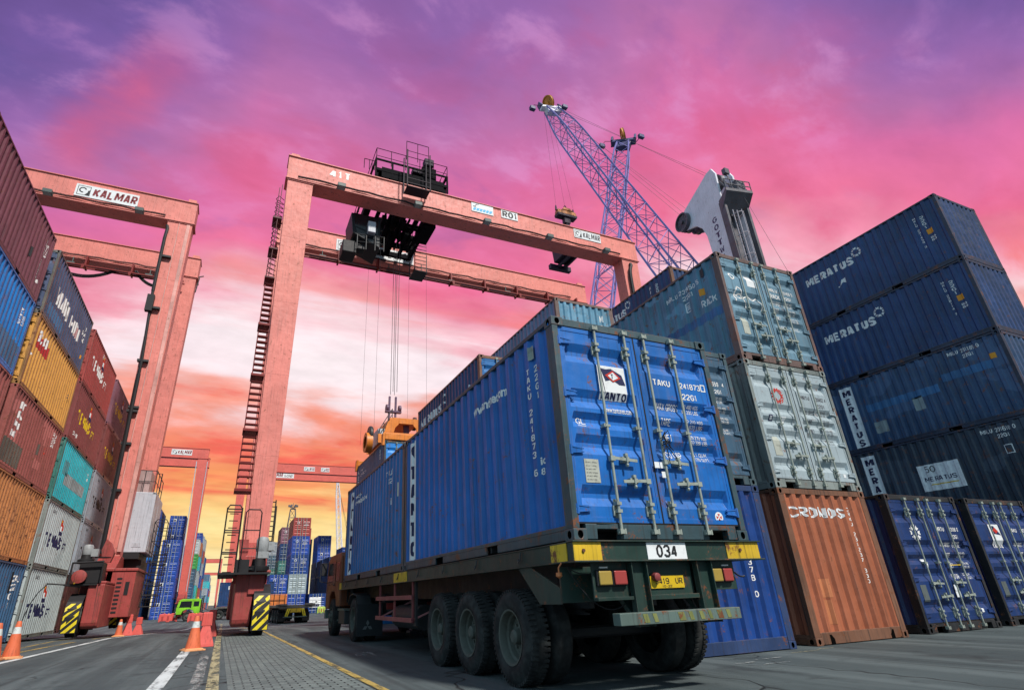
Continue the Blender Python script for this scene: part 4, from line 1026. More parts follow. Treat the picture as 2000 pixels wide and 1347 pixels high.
def wheel_parts(R_=0.505, wd=0.27, rim=.285, dual=True, dish=.17, deep=True):
    """tyre and rim meshes for a wheel whose outer side faces -X, outer tyre wall at x = 0"""
    t = MB(); n = 44
    prof = [(.03, rim), (.012, rim + .02), (.0, rim + .09), (.006, R_ - .075), (.035, R_ - .022), (.06, R_ - .003), (wd / 2, R_), (wd - .06, R_ - .003), (wd - .035, R_ - .022), (wd, R_ - .09), (wd - .01, rim + .02), (wd - .03, rim)]
    t.lathe(prof, (0, 0, 0), 'X', n)
    for k in range(54):                                     # tread lugs on both shoulders
        a = 2 * math.pi * k / 54
        for x0, x1, da in ((.028, .105, .0), (wd - .105, wd - .028, .058)):
            p = []
            for (xx, rr) in ((x0, R_ - .012), (x1, R_ + .001), (x1, R_ + .012), (x0, R_ + .004)):
                pass
            c_, s_ = math.cos(a + da), math.sin(a + da); w = .017
            def q(x, r, o): return (x, r * c_ - o * s_, r * s_ + o * c_)
            t.hexa([q(x0, R_ - .03, -w), q(x1, R_ - .01, -w), q(x1, R_ - .01, w), q(x0, R_ - .03, w), q(x0, R_ + .001, -w), q(x1, R_ + .013, -w), q(x1, R_ + .013, w), q(x0, R_ + .001, w)])
    if dual: t.lathe([(q[0] + wd + .05, q[1]) for q in prof], (0, 0, 0), 'X', n)
    r = MB()
    if deep:
        r.lathe([(.03, rim), (.008, rim + .012), (.012, rim - .008), (.03, rim - .016), (.10, rim - .022), (.115, rim - .045), (dish, rim - .055), (dish + .012, rim - .11), (dish - .03, rim - .13), (dish - .04, .085), (dish - .11, .078), (dish - .13, .05), (dish - .13, 0)], (0, 0, 0), 'X', 32)
        for k in range(8):
            a = 2 * math.pi * k / 8; r.tube([(dish + .02, .125 * math.cos(a), .125 * math.sin(a)), (dish - .055, .125 * math.cos(a), .125 * math.sin(a))], .016, 6)
    else:
        r.lathe([(.03, rim), (.0, rim + .01), (.01, rim - .012), (.05, rim - .02), (.06, rim - .06), (.02, rim - .09), (-.02, .11), (-.05, .10), (-.06, .05), (-.06, 0)], (0, 0, 0), 'X', 32)
        for k in range(8):
            a = 2 * math.pi * k / 8; r.tube([(.02, .15 * math.cos(a), .15 * math.sin(a)), (-.035, .15 * math.cos(a), .15 * math.sin(a))], .016, 6)
    return t.mesh('tyre', smooth=True), r.mesh('rim', smooth=True)
ME_TYRE, ME_RIM = wheel_parts()
ME_TYRE_F, ME_RIM_F = wheel_parts(dual=False, deep=False)
def wheel(parent, x, y, z, left=True, front=False, rimmat=None):
    """left: outer face towards -X"""
    w = put('wheel', ME_TYRE_F if front else ME_TYRE, RUBBER, parent, loc=(x, y, z), rot=(random.uniform(0, 6.28) if left else 0, 0, 0 if left else math.pi))
    w.name = 'wheel'
    put('rim', ME_RIM_F if front else ME_RIM, rimmat or P_RIM, w)
    return w

TX0, TX1, TY0, TY1 = 3.165, 5.72, 4.80, 17.22
random.seed(11)
T = thing('semi_trailer', 'long dark green semi trailer carrying two royal blue containers, yellow marks on its rail', 'trailer', ((TX0 + TX1) / 2, TY0, 0))
TC = Vector(T.location)
def tl(p): return (p[0] - TC.x, p[1] - TC.y, p[2])
class TMB(MB):
    def build(s, *a, **k):
        s.v = [tl(q) for q in s.v]; return MB.build(s, *a, **k)
m = TMB()
for x in (TX0, TX1 - .07):                                  # outer rails: channel with flanges
    m.box(x + (.012 if x == TX0 else .045), x + (.025 if x == TX0 else .058), TY0 + .12, TY1, 1.245, 1.415)
    m.box(x - .0, x + .07, TY0 + .12, TY1, 1.415, 1.428); m.box(x, x + .07, TY0 + .12, TY1, 1.232, 1.245)
m.box(TX0, TX1, TY1 - .08, TY1, 1.23, 1.428)
m.build('deck_rail', P_TRAILER, T, bevel=.004)
m = TMB()
for k in range(22):
    y = TY0 + .5 + k * (TY1 - TY0 - .7) / 21; m.box(TX0 + .071, TX1 - .071, y - .03, y + .03, 1.30, 1.42)
for x in (3.95, 4.85): m.box(x - .06, x + .06, TY0 + .11, TY1 - .1, .93, 1.299); 
m.build('chassis', paint('chassis_black_green', (.006, .009, .008), rust=.3, streak=.4), T)
m = TMB()                                                   # rear cross beam with lips
m.box(TX0, TX1, TY0 + .01, TY0 + .10, 1.243, 1.417); m.box(TX0 - .01, TX1 + .01, TY0 - .025, TY0 + .115, 1.418, 1.432); m.box(TX0 - .01, TX1 + .02, TY0 - .03, TY0 + .115, 1.226, 1.242)
m.build('rear_beam', P_TRAILER, T, bevel=.004)
for x0, x1, y0, y1 in ((TX0 + .005, 3.50, TY0 - .0, TY0 + .009), (5.20, TX1 - .02, TY0 - .0, TY0 + .009)):
    m = TMB(); m.box(x0, x1, y0, y1, 1.243, 1.417); m.build('yellow_mark', YELLOW, T)
for y0, y1 in ((TY0 + .13, 5.24), (10.45, 11.33), (16.85, TY1 - .01)):
    m = TMB(); m.box(TX0 + .002, TX0 + .0115, y0, y1, 1.2455, 1.4145); m.build('yellow_mark', YELLOW, T)
for x, y in ((3.28, 4.797), (5.40, 4.797)):
    m = TMB(); m.tube([(x, y + .004, 1.335), (x, y - .012, 1.335)], .018, 8); m.build('bolt', RUSTY, T)
def flat_text(s, P, h, w, mat, parent, bold=.02, lift=.0, name='lettering', xf=None, spacing=1.0, slant=0.0, rot=0):
    """write on a plane: P(u, v) -> point in parent space"""
    bm = text_bm(s, 0, 0, h, w, bold, rot, spacing=spacing, slant=slant)
    for v in bm.verts:
        q = v.co.z; a, b = v.co.x, v.co.y; p = Vector(P(a, b)); nrm = (Vector(P(a + .01, b)) - p).cross(Vector(P(a, b + .01)) - p); v.co = p - nrm.normalized() * q
    me = bpy.data.meshes.new(name); bm.to_mesh(me); bm.free()
    return put(name, me, mat, parent)
def flat_poly(polys, P, mat, parent, name='emblem'):
    bm = poly_bm(polys)
    for v in bm.verts: v.co = P(v.co.x, v.co.y)
    me = bpy.data.meshes.new(name); bm.to_mesh(me); bm.free()
    return put(name, me, mat, parent)
m = TMB(); m.box(4.08, 4.61, TY0 + .0015, TY0 + .009, 1.246, 1.413)
pl = m.build('fleet_number_plate', WHITE_SOLID, T)
flat_text('034', lambda u, v: tl((4.20 + u, TY0 - .001, 1.265 + v)), .125, .27, BLACK_TXT, pl, .03)
# lamp boards, legs, underrun bar
m = TMB()
m.box(3.41, 3.84, TY0 + .08, TY0 + .10, .87, 1.225); m.box(3.41, 3.84, TY0 + .02, TY0 + .079, .87, .90); m.box(4.95, 5.33, TY0 + .08, TY0 + .10, .93, 1.225)
m.box(4.055, 4.715, TY0 + .10, TY0 + .12, .86, 1.225); m.box(4.055, 4.715, TY0 + .03, TY0 + .099, .86, .905)
m.build('lamp_board', P_TRAILER, T, bevel=.003)
for x0, x1 in ((3.845, 4.05), (4.72, 4.94)):
    m = TMB()
    m.box(x0, x1, TY0 + .06, TY0 + .075, .62, 1.225); m.box(x0, x0 + .012, TY0 + .0, TY0 + .059, .62, 1.225); m.box(x1 - .012, x1, TY0 + .0, TY0 + .059, .62, 1.225)
    m.hexa([(x0, TY0 + .08, .64), (x1, TY0 + .08, .64), (x1, TY0 + .5, 1.1), (x0, TY0 + .5, 1.1), (x0, TY0 + .08, .72), (x1, TY0 + .08, .72), (x1, TY0 + .5, 1.18), (x0, TY0 + .5, 1.18)])
    m.build('bumper_leg', P_TRAILER, T, bevel=.003)
m = TMB(); m.box(3.57, 5.14, TY0 - .07, TY0 + .05, .645, .755)
bb = m.build('underrun_bar', P_BUMPER, T, bevel=.006)
for k, (a, b) in enumerate(((3.86, .06), (3.98, .05), (4.30, .08), (4.44, .05), (4.58, .05), (4.70, .04), (4.82, .07), (4.95, .05))):
    m = TMB(); m.hexa([(a, TY0 - .0735, .662), (a + b, TY0 - .0735, .662), (a + b, TY0 - .0705, .662), (a, TY0 - .0705, .662), (a - .02, TY0 - .0735, .74), (a + b - .02, TY0 - .0735, .74), (a + b - .02, TY0 - .0705, .74), (a - .02, TY0 - .0705, .74)])
    m.build('worn_stripe', STRIPE_OLD, bb)
for x0, mt in ((3.45, LAMP_AMBER), (3.635, LAMP_RED), (4.955, LAMP_AMBER), (5.11, LAMP_RED)):
    m = TMB(); w = .165 if x0 < 4 else .145
    m.box(x0 - .008, x0 + w + .008, TY0 + .045, TY0 + .079, 1.000, 1.155); lb = m.build('tail_light', BLACK, T, bevel=.012)
    m = TMB(); m.box(x0 + .006, x0 + w - .006, TY0 + .022, TY0 + .044, 1.012, 1.143); m.build('lens', mt, lb, bevel=.012)
for x in (3.50, 5.15): m = TMB(); m.box(x, x + .10, TY0 + .07, TY0 + .079, 1.17, 1.185); m.build('reflector', WHITE_SOLID, T)
m = TMB(); m.box(4.13, 4.58, TY0 + .085, TY0 + .099, .965, 1.085)
npl = m.build('number_plate', flat('number_plate_yellow', (.62, .42, .015), .5, dirt=.25), T)
flat_text('9419  UR', lambda u, v: tl((4.19 + u, TY0 + .083, 1.005 + v)), .062, .37, BLACK_TXT, npl, .01); flat_text('10-22', lambda u, v: tl((4.28 + u, TY0 + .083, .973 + v)), .022, .13, BLACK_TXT, npl, 0)
m = TMB(); m.lathe([(.0, .0), (.0, .03), (.05, .045), (.09, .04), (.11, .0)], (4.19, TY0 + .12, 1.075), 'Y', 14, sgn=-1); m.build('plate_lamp', flat('lamp_dark_red', (.22, .05, .05), .35), T, smooth=True)
for x in (3.10,):                                           # side marker lamp on a stalk, with loose cable
    m = TMB(); m.tube([(x + .07, 5.05, 1.235), (x + .03, 5.05, 1.19), (x + .03, 5.05, 1.13)], .008, 6); m.lathe([(0, 0), (.0, .03), (.035, .032), (.06, .0)], (x + .03, 5.05, 1.145), 'Z', 12, sgn=-1)
    m.build('marker_lamp', flat('marker_lamp_orange', (.5, .17, .06), .4), T, smooth=True)
def sag(a, b, s, n=8):
    a = Vector(a); b = Vector(b); return [a.lerp(b, k / n) - Vector((0, 0, s * 4 * (k / n) * (1 - k / n))) for k in range(n + 1)]
m = TMB(); m.tube(sag((3.2, 5.0, 1.19), (3.80, 4.92, .83), .18), .006, 5); m.tube(sag((3.25, 5.1, 1.2), (3.55, 4.95, 1.15), .05), .006, 5); m.tube(sag((4.65, 4.9, .90), (4.72, 4.9, .75), .03), .006, 5); m.tube(sag((5.3, 4.85, 1.10), (5.42, 4.83, 1.06), .02), .01, 5)
m.build('cable', BLACK, T, smooth=True)
for k in range(9):                                          # rope hooks under the rail
    y = 5.9 + k * 1.27
    m = TMB(); m.tube([(TX0 - .004, y, 1.40), (TX0 - .012, y, 1.36), (TX0 - .02, y, 1.315), (TX0 - .03, y + .02, 1.29), (TX0 - .02, y + .04, 1.30), (TX0 - .012, y + .045, 1.33)], .009, 5); m.build('rope_hook', DARK, T, smooth=True)
AX = (6.32, 7.60, 8.82)
for y in AX:
    wheel(T, 3.165 - TC.x, y - TC.y, .505); wheel(T, 5.715 - TC.x, y - TC.y, .505, left=False)
m = TMB()
for y in AX: m.tube([(3.45, y, .505), (5.45, y, .505)], .07, 10)
for x in (3.95, 4.85):
    for y in AX:
        for j in range(4): m.bar((x, y - .48 + j * .05, .72 + .015 * j), (x, y + .48 - j * .05, .72 + .015 * j), .08, .014)
    m.box(x - .03, x + .03, AX[0] - .6, AX[2] + .6, .78, .93)
m.build('axle', DARK, T, smooth=True)
m = TMB()                                                   # splayed mudguard hanger behind the last wheel
m.prism([(5.75, 1.23), (6.05, 1.23), (5.60, .85), (5.16, .85), (5.16, 1.0)], 3.20, 3.215); m.box(3.20, 3.72, 5.15, 5.165, .86, 1.2)
m.build('mudguard', P_TRAILER, T)
m = TMB()                                                   # red side guard, posts and two rails
for z in (.555, .93): m = TMB(); m.box(3.185, 3.215, 10.2, 12.82, z, z + .075); m.build('guard_rail', P_GUARD, T, bevel=.004)
for y in (10.25, 11.45, 12.6): m = TMB(); m.box(3.217, 3.25, y - .02, y + .02, .55, 1.23); m.build('guard_post', P_GUARD, T)
for p, q_ in (((3.24, 10.25, .6), (3.9, 9.6, .95)), ((3.24, 12.6, .6), (3.9, 12.0, .95))): m = TMB(); m.bar(p, q_, .03); m.build('guard_brace', P_GUARD, T)
m = TMB(); m.box(3.26, 3.30, 10.17, 10.29, .5, 1.23); m.build('guard_post', DARK, T)
m = TMB()                                                   # landing legs
for x in (3.95, 4.85):
    m.box(x - .06, x + .06, 12.4, 12.52, .45, 1.2); m.box(x - .045, x + .045, 12.41, 12.51, .32, .45); m.box(x - .12, x + .12, 12.33, 12.59, .28, .32)
m.bar((3.95, 12.46, .7), (4.85, 12.46, .7), .05)
m.build('landing_leg', DARK, T)
m = TMB(); m.tube([(3.6, 10.6, .62), (3.6, 12.2, .62)], .22, 14); m.box(4.2, 4.9, 10.4, 11.4, .4, .92); m.build('air_tank', DARK, T, smooth=True)

# ------------------------------------------------------------------ tractor in front of it
P_ORANGE = paint('truck_orange_paint', (.17, .046, .015), rust=.35, streak=.35, fade=.3)
def tractor(label, loc, rotz, paintm, mirror=True, detail=True, name='truck_tractor'):
    """local frame: nose towards +Y, rear axle at y = 0, left side at x = -1.22"""
    t = thing(name, label, 'truck', loc, rotz)
    m = MB()
    for x in (-.45, .45): m.box(x - .06, x + .06, -1.0, 4.6, .62, .86)
    m.box(-.6, .6, -.75, .45, .87, 1.08); m.box(-.5, .5, 1.2, 3.6, .55, .85)
    m.build('chassis', DARK, t)
    for x, l in ((-1.25, True), (1.25, False)):
        wheel(t, x, 0, .5, l); wheel(t, x * .99, 3.25, .5, l, front=True)
    # cab: profile extruded across, cut-out wheel arch, slightly raked screen
    m = MB(); prof = [(2.05, .80), (2.62, .80), (2.72, 1.06), (3.0, 1.22), (3.45, 1.22), (3.78, 1.06), (3.9, .72), (4.42, .72), (4.47, 1.30), (4.28, 2.16), (3.95, 2.30), (2.15, 2.30), (2.05, 2.18)]
    m.prism(prof, -1.22, 1.22); m.build('cab', paintm, t, bevel=.03)
    for s in (-1, 1):
        m = MB(); x = s * 1.222
        m.prism([(2.95, 1.42), (4.19, 1.42), (4.06, 2.06), (2.95, 2.06)], min(x, x + s * .006), max(x, x + s * .006)); m.build('side_window', GLASS, t)
        m = MB(); m.prism([(2.2, 1.5), (2.75, 1.5), (2.75, 2.03), (2.2, 2.03)], min(x, x + s * .006), max(x, x + s * .006)); m.build('side_window', GLASS, t)
        m = MB(); m.box(min(x, x + s * .004), max(x, x + s * .004), 2.855, 2.87, 1.25, 2.12); m.box(min(x, x + s * .004), max(x, x + s * .004), 4.2, 4.215, 1.25, 1.5); m.box(min(x, x + s * .03), max(x, x + s * .03), 2.95, 3.1, 1.38, 1.42); m.build('door_seam', BLACK, t)
        m = MB(); m.tube([(s * 1.2, 4.2, 2.1), (s * 1.45, 4.45, 2.1), (s * 1.45, 4.45, 1.55), (s * 1.22, 4.35, 1.5)], .016, 6); mr = m.build('mirror_arm', BLACK, t, smooth=True)
        m = MB(); m.box(s * 1.36 - .02 * s - .08, s * 1.36 - .02 * s + .1, 4.40, 4.46, 1.72, 2.12); m.build('mirror', BLACK, mr, bevel=.02)
        m = MB(); m.box(s * 1.0 - .17, s * 1.0 + .17, 4.455, 4.49, .86, 1.02); m.build('headlight', flat('headlight_glass', (.55, .55, .5), .2, .6), t, bevel=.02)
        m = MB(); m.box(min(s * .78, s * 1.23), max(s * .78, s * 1.23), 1.15, 2.0, .36, .74); m.build('step_tank', DARK, t, bevel=.02)
        m = MB(); x0, x1 = min(s * .9, s * 1.26), max(s * .9, s * 1.26); m.box(x0, x1, 1.98, 2.04, .42, .47); m.box(x0, x1, 1.1, 2.04, .70, .75); m.build('step', P_BUMPER, t)
        m = MB()                                            # rear mudguard and flap
        pts = [(-.62, .55), (-.60, .85), (-.40, 1.05), (.0, 1.10), (.40, 1.05), (.60, .85)]
        for a, b in zip(pts[:-1], pts[1:]): m.hexa([(x0 - .0, a[0], a[1]), (x1, a[0], a[1]), (x1, b[0], b[1]), (x0, b[0], b[1]), (x0, a[0], a[1] + .02), (x1, a[0], a[1] + .02), (x1, b[0], b[1] + .02), (x0, b[0], b[1] + .02)])
        m.build('mudguard', DARK, t)
        m = MB(); m.box(min(s * .62, s * 1.27), max(s * .62, s * 1.27), -.66, -.645, .14, .86); fl = m.build('mud_flap', flat('flap_rubber', (.022, .024, .027), .8), t)
        if detail:
            P = lambda u, v: (s * 1.0 + (u - .15), -.664, .24 + v)
            ps = []
            for k in range(3):
                a = math.pi / 2 + k * 2 * math.pi / 3; c0 = Vector((.15, .12)); d = Vector((math.cos(a), math.sin(a))); n_ = Vector((-d.y, d.x)) * .04
                ps.append([tuple(c0), tuple(c0 + d * .07 + n_), tuple(c0 + d * .14), tuple(c0 + d * .07 - n_)])
            flat_poly(ps, P, flat('flap_emblem_grey', (.12, .13, .13), .6), fl)
    m = MB(); m.prism([(4.435, 1.47), (4.295, 2.12), (4.305, 2.12), (4.445, 1.47)], -1.08, 1.08); m.build('windscreen', GLASS, t)
    m = MB(); m.box(-1.22, 1.22, 4.40, 4.56, .44, .70); m.build('bumper', P_BUMPER, t, bevel=.02)
    m = MB(); m.box(-.9, .9, 4.478, 4.492, 1.08, 1.30); m.build('grille', BLACK, t)
    # headboard frame, exhaust stack, air lines
    m = MB()
    for x in (-1.0, -.5, 0, .5, 1.0): m.box(x - .02, x + .02, 1.96, 2.0, .9, 2.38)
    for z in (1.2, 1.8, 2.38): m.box(-1.02, 1.02, 1.955, 1.995, z - .02, z + .02)
    m.build('headboard', BLACK, t)
    m = MB(); m.tube([(-.9, 1.8, .8), (-.9, 1.8, 2.5), (-.9, 1.7, 2.62)], .06, 8); m.tube(sag((-.3, 1.9, 1.6), (-.2, .6, 1.15), .3), .015, 5); m.tube(sag((.3, 1.9, 1.6), (.2, .6, 1.15), .35), .015, 5); m.build('air_line', BLACK, t, smooth=True)
    m = MB(); m.lathe([(0, .0), (0, .075), (.03, .08), (.13, .07), (.17, .04), (.18, 0)], (-.95, 2.4, 2.30), 'Z', 14); m.build('beacon', flat('amber_beacon', (.75, .30, .02), .3, .5), t, smooth=True)
    m = MB()
    for x in (-.52, .52): m.box(x - .1, x + .1, -1.02, -.98, .72, .86)
    m.build('tail_light', LAMP_RED, t)
    return t
random.seed(5)
TR = tractor('orange tractor cab with amber beacon pulling the trailer with the blue containers', (4.46, 15.32, 0), 0, P_ORANGE)

# ------------------------------------------------------------------ rubber tyred gantry cranes
P_HOUSE = paint('machine_house_grey_paint', (.46, .49, .54), rust=.06, streak=.3, fade=.1, vary=.06)
P_STRIPE_Y = paint('stripe_yellow_paint', (.72, .58, .02), rust=.35, streak=.25, fade=.15, vary=.08)
FLOODBOX = flat('floodlight_grey_green', (.085, .11, .105), .5)
FLOOD = flat('floodlight_glass', (.34, .36, .33), .25, .6)
def stripes(P, u0, u1, v0, v1, n, parent, gap=.5, slope=1.0):
    """diagonal yellow bars clipped to a rectangle on plane P"""
    ps = []; w = u1 - u0; p = (v1 - v0 + w * slope) / n
    for k in range(-1, n + 1):
        b = v0 - w * slope + k * p
        q = [(u0, b), (u1, b + w * slope), (u1, b + w * slope + p * gap), (u0, b + p * gap)]
        def clip(pts, f):
            out = []
            for i in range(len(pts)):
                a, c = pts[i], pts[(i + 1) % len(pts)]; fa, fc = f(a), f(c)
                if fa >= 0: out.append(a)
                if fa * fc < 0:
                    t = fa / (fa - fc); out.append((a[0] + t * (c[0] - a[0]), a[1] + t * (c[1] - a[1])))
            return out
        q = clip(q, lambda a: a[1] - v0); q = clip(q, lambda a: v1 - a[1]) if len(q) > 2 else q
        if len(q) > 2: ps.append(q)
    return flat_poly(ps, P, P_STRIPE_Y, parent, 'warning_stripe')

def maker_sign(parent, P, w, h, word, col=MAROON_TXT, extra=None, logo=True):
    """white board with a boxed hook mark and the maker's word; P(u, v) in parent space facing -Y"""
    a = P(0, 0); b = P(w, h); m = MB(); m.box(min(a[0], b[0]), max(a[0], b[0]), a[1], a[1] + .03, min(a[2], b[2]), max(a[2], b[2]))
    s = m.build('sign_board', WHITE_SOLID, parent)
    Q = lambda u, v: (P(u, v)[0], P(u, v)[1] - .004, P(u, v)[2])
    x = h * .14
    if logo:
        k = h * .76; o = h * .12; e = .035 * h
        Q2 = lambda u, v: (Q(u, v)[0], Q(u, v)[1] - .002, Q(u, v)[2])
        ps = [[(o, o), (o + k, o), (o + k, o + e), (o, o + e)], [(o, o + k - e), (o + k, o + k - e), (o + k, o + k), (o, o + k)], [(o, o + e), (o + e, o + e), (o + e, o + k - e), (o, o + k - e)], [(o + k - e, o + e), (o + k, o + e), (o + k, o + k - e), (o + k - e, o + k - e)]]
        cx, cy, r = o + k * .42, o + k * .55, k * .30
        for i in range(12):
            t0, t1 = R(20 + i * 22), R(20 + (i + 1) * 22); ri = r * .66
            ps.append([(cx + r * math.cos(t0), cy + r * math.sin(t0)), (cx + r * math.cos(t1), cy + r * math.sin(t1)), (cx + ri * math.cos(t1), cy + ri * math.sin(t1)), (cx + ri * math.cos(t0), cy + ri * math.sin(t0))])
        ps.append([(o + k * .62, o + e), (o + k * .95, o + e), (o + k * .95, o + k * .62), (o + k * .82, o + k * .55), (o + k * .80, o + k * .35)])
        flat_poly(ps, Q2, BLACK_TXT, s); x = h * 1.02
    ww = (w - x - h * .12) if extra is None else (w - x) * .52
    flat_text(word, lambda u, v: Q(x + u, h * .15 + v), h * .70, ww, col, s, .05, slant=.12)
    if extra: flat_text(extra, lambda u, v: Q(x + ww + h * .35 + u, h * .17 + v), h * .48, w - x - ww - h * .55, BLACK_TXT, s, .015)
    return s

def hand_rail(m, a, b, h=1.1, n=4, r=.022, mid=True):
    a = Vector(a); b = Vector(b); up = Vector((0, 0, h))
    for k in range(n + 1): p = a.lerp(b, k / n); m.tube([p, p + up], r, 5)
    m.tube([a + up, b + up], r, 5)
    if mid: m.tube([a + up * .5, b + up * .5], r * .8, 5)

def rtg(label, ox, yn, yf, z0, top, span=23.45, lod=0, name='gantry_crane'):
    SAL = SALMON if lod == 0 else FARRED
    """ox: outer face of its left legs; yn / yf: front faces of its near and far portals"""
    t = thing(name, label, 'gantry crane', (ox, yn, z0)); D = yf - yn; hh = top - z0
    bz0, bz1 = hh - 1.60, hh - .02; bw = 1.05; t_ = {}
    legbase = 3.2; t['height_m'] = hh
    gird = []
    for k, y in ((0, 0), (1, D)):
        m = MB()
        m.box(-.06, span + .06, y + .04, y + bw - .04, bz0 + .05, bz1 - .03)
        m.box(-.10, span + .10, y - .03, y + bw + .03, bz1 - .03, bz1 + .02); m.box(-.12, span + .12, y - .03, y + bw + .03, bz0, bz0 + .05)
        if lod == 0:
            for i in range(9): m.box(span * (i + .5) / 9 - .008, span * (i + .5) / 9 + .008, y + .034, y + .0395, bz0 + .05, bz1 - .03)
        g = m.build('girder', SAL, t, bevel=.01 if lod == 0 else 0); gird.append(g)
        m = MB(); m.box(.3, span - .3, y + .40, y + .52, bz1 + .021, bz1 + .10); m.build('trolley_rail', DARK, g)
        for s in (0, 1):
            m = MB(); x_out_b, x_out_t = (.16, .0); x_in_b, x_in_t = (1.02, 1.34)
            f = (lambda x: x) if s == 0 else (lambda x: span - x)
            pb = [(f(x_out_b), y + .14), (f(x_in_b), y + .14), (f(x_in_b), y + .92), (f(x_out_b), y + .92)]
            pt = [(f(x_out_t), y + .06), (f(x_in_t), y + .06), (f(x_in_t), y + .99), (f(x_out_t), y + .99)]
            m.hexa([(p[0], p[1], legbase) for p in pb] + [(p[0], p[1], bz0 - .001) for p in pt])
            lg = m.build('leg', SAL, t, bevel=.02 if lod == 0 else 0)
            if lod == 0:                                   # bolted head flange and weld bands
                m = MB(); xa, xb = sorted((f(-.04), f(1.38))); m.box(xa, xb, y + .02, y + 1.03, bz0 - .07, bz0 - .002); m.build('head_flange', SAL, lg)
                for zz in (6.8, 10.6, 14.4, 18.2):
                    e = (zz - legbase) / (bz0 - legbase); m = MB(); xa, xb = sorted((f(x_out_b + (x_out_t - x_out_b) * e - .004), f(x_in_b + (x_in_t - x_in_b) * e + .004)))
                    m.box(xa, xb, y + .14 - .08 * e - .004, y + .92 + .07 * e + .004, zz, zz + .03); m.build('weld_band', SAL, lg)
    for s in (0, 1):                                        # sill beams, bogies and wheels
        x0 = .05 if s == 0 else span - 1.05; cx = x0 + .5
        m = MB()
        m.box(x0 + .05, x0 + .95, -1.0, D + 2.0, 1.75, 2.65); m.hexa([(x0 + .05, -.7, 2.65), (x0 + .95, -.7, 2.65), (x0 + .95, 1.7, 2.65), (x0 + .05, 1.7, 2.65), (x0 + .1, .1, 3.2), (x0 + .97, .1, 3.2), (x0 + .97, .95, 3.2), (x0 + .1, .95, 3.2)])
        m.hexa([(x0 + .05, D - .7, 2.65), (x0 + .95, D - .7, 2.65), (x0 + .95, D + 1.7, 2.65), (x0 + .05, D + 1.7, 2.65), (x0 + .1, D + .1, 3.2), (x0 + .97, D + .1, 3.2), (x0 + .97, D + .95, 3.2), (x0 + .1, D + .95, 3.2)])
        m.build('sill_beam', CRANE_RED, t, bevel=.03 if lod == 0 else 0)
        for yy in (-2.9, D + .7):
            m = MB()                                       # bogie box with arched underside
            mx = (lambda a, b: (cx + a, cx + b)) if s == 0 else (lambda a, b: (cx - b, cx - a))
            m.prism([(yy - .55, 1.9), (yy - .55, .50), (yy - .50, .36), (yy - .36, .28), (yy + 2.3, .28), (yy + 2.6, .6), (yy + 2.6, 1.9)], *mx(-.62, -.05))
            m.box(*mx(-.049, .42), yy + .5, yy + 2.4, .75, 1.9); m.box(*mx(-.62, .46), yy - .35, yy + 2.6, 1.901, 2.02)
            bo = m.build('bogie', CRANE_RED, t, bevel=.04 if lod == 0 else 0)
            for wy in (yy - .05, yy + 1.75):
                w = put('wheel', ME_TYRE_F, RUBBER, t, loc=(cx + (.02 if s == 0 else -.02), wy, .72), scale=(1.55 if s == 0 else -1.55, 1.43, 1.43)); put('rim', ME_RIM_F, P_RIM, w)
            if lod == 0:
                for wy, sg in ((yy - .05, -1), (yy + 1.75, 1)):
                    m = MB()                               # curved guard over the wheel with striped face
                    yb = wy + sg * .86; x0g, x1g = mx(-.02, .50)
                    arc = [(wy + sg * .86 * math.cos(a), .72 + .86 * math.sin(a)) for a in (0, .35, .7, 1.05, 1.4)]
                    arc = [(yb, .16)] + arc
                    for a, b in zip(arc[:-1], arc[1:]): m.hexa([(x0g, a[0], a[1]), (x1g, a[0], a[1]), (x1g, b[0], b[1]), (x0g, b[0], b[1]), (x0g, a[0] - sg * .03, a[1] + .0), (x1g, a[0] - sg * .03, a[1]), (x1g, b[0] - sg * .03, b[1] - .02), (x0g, b[0] - sg * .03, b[1] - .02)])
                    gd = m.build('wheel_guard', BLACK, t)
                    if sg < 0: stripes(lambda u, v, yb=yb, x0g=x0g: (x0g + u, yb - .006 if v < .72 else yb + .86 - .86 * math.sqrt(max(0, 1 - ((v - .72) / .86) ** 2)) - .012, v), .02, x1g - x0g - .02, .18, 1.20, 5, gd, .52)
    if lod == 0: t_['g'] = gird
    if lod == 0:
        for k, g in enumerate(gird):
            y = 0 if k == 0 else D
            for i in range(5):                             # floodlights slung under the front edge
                x = span * (.12 + .19 * i)
                m = MB(); zz = bz0 - .02 if k == 0 else bz0 - .75
                m.box(x - .22, x + .22, y - .42, y - .06, zz - .02, zz + .22); m.box(x - .03, x + .03, y - .10, y + .0, zz + .1, zz + .4 if k == 0 else bz0)
                f_ = m.build('floodlight', FLOODBOX, t, bevel=.02); m = MB(); m.box(x - .19, x + .19, y - .40, y - .08, zz - .026, zz - .0205); m.build('lens', FLOOD, f_)
            m = MB(); pts = [(x_, y - .045 - .02 * ((i * 7) % 3), bz0 + .16 + .02 * ((i * 5) % 4)) for i, x_ in enumerate([.5 + j * .55 for j in range(int((span - 1) / .55))])]
            m.tube(pts, .035, 5); m.tube([(p[0], p[1], p[2] + .07) for p in pts], .02, 5); m.build('cable_run', BLACK, g, smooth=True)
            m = MB(); m.box(.05, .5, y + .2, y + .7, bz1 + .021, bz1 + .35); m.box(span - .5, span - .05, y + .2, y + .7, bz1 + .021, bz1 + .35); m.build('end_stop', SALMON, g)
        # festoon gantry rail hung under the far girder
        m = MB(); z = bz0 - .85; m.box(.6, span - .6, D - .38, D - .30, z - .05, z + .05); m.box(.6, span - .6, D - .75, D - .69, z - .04, z + .03)
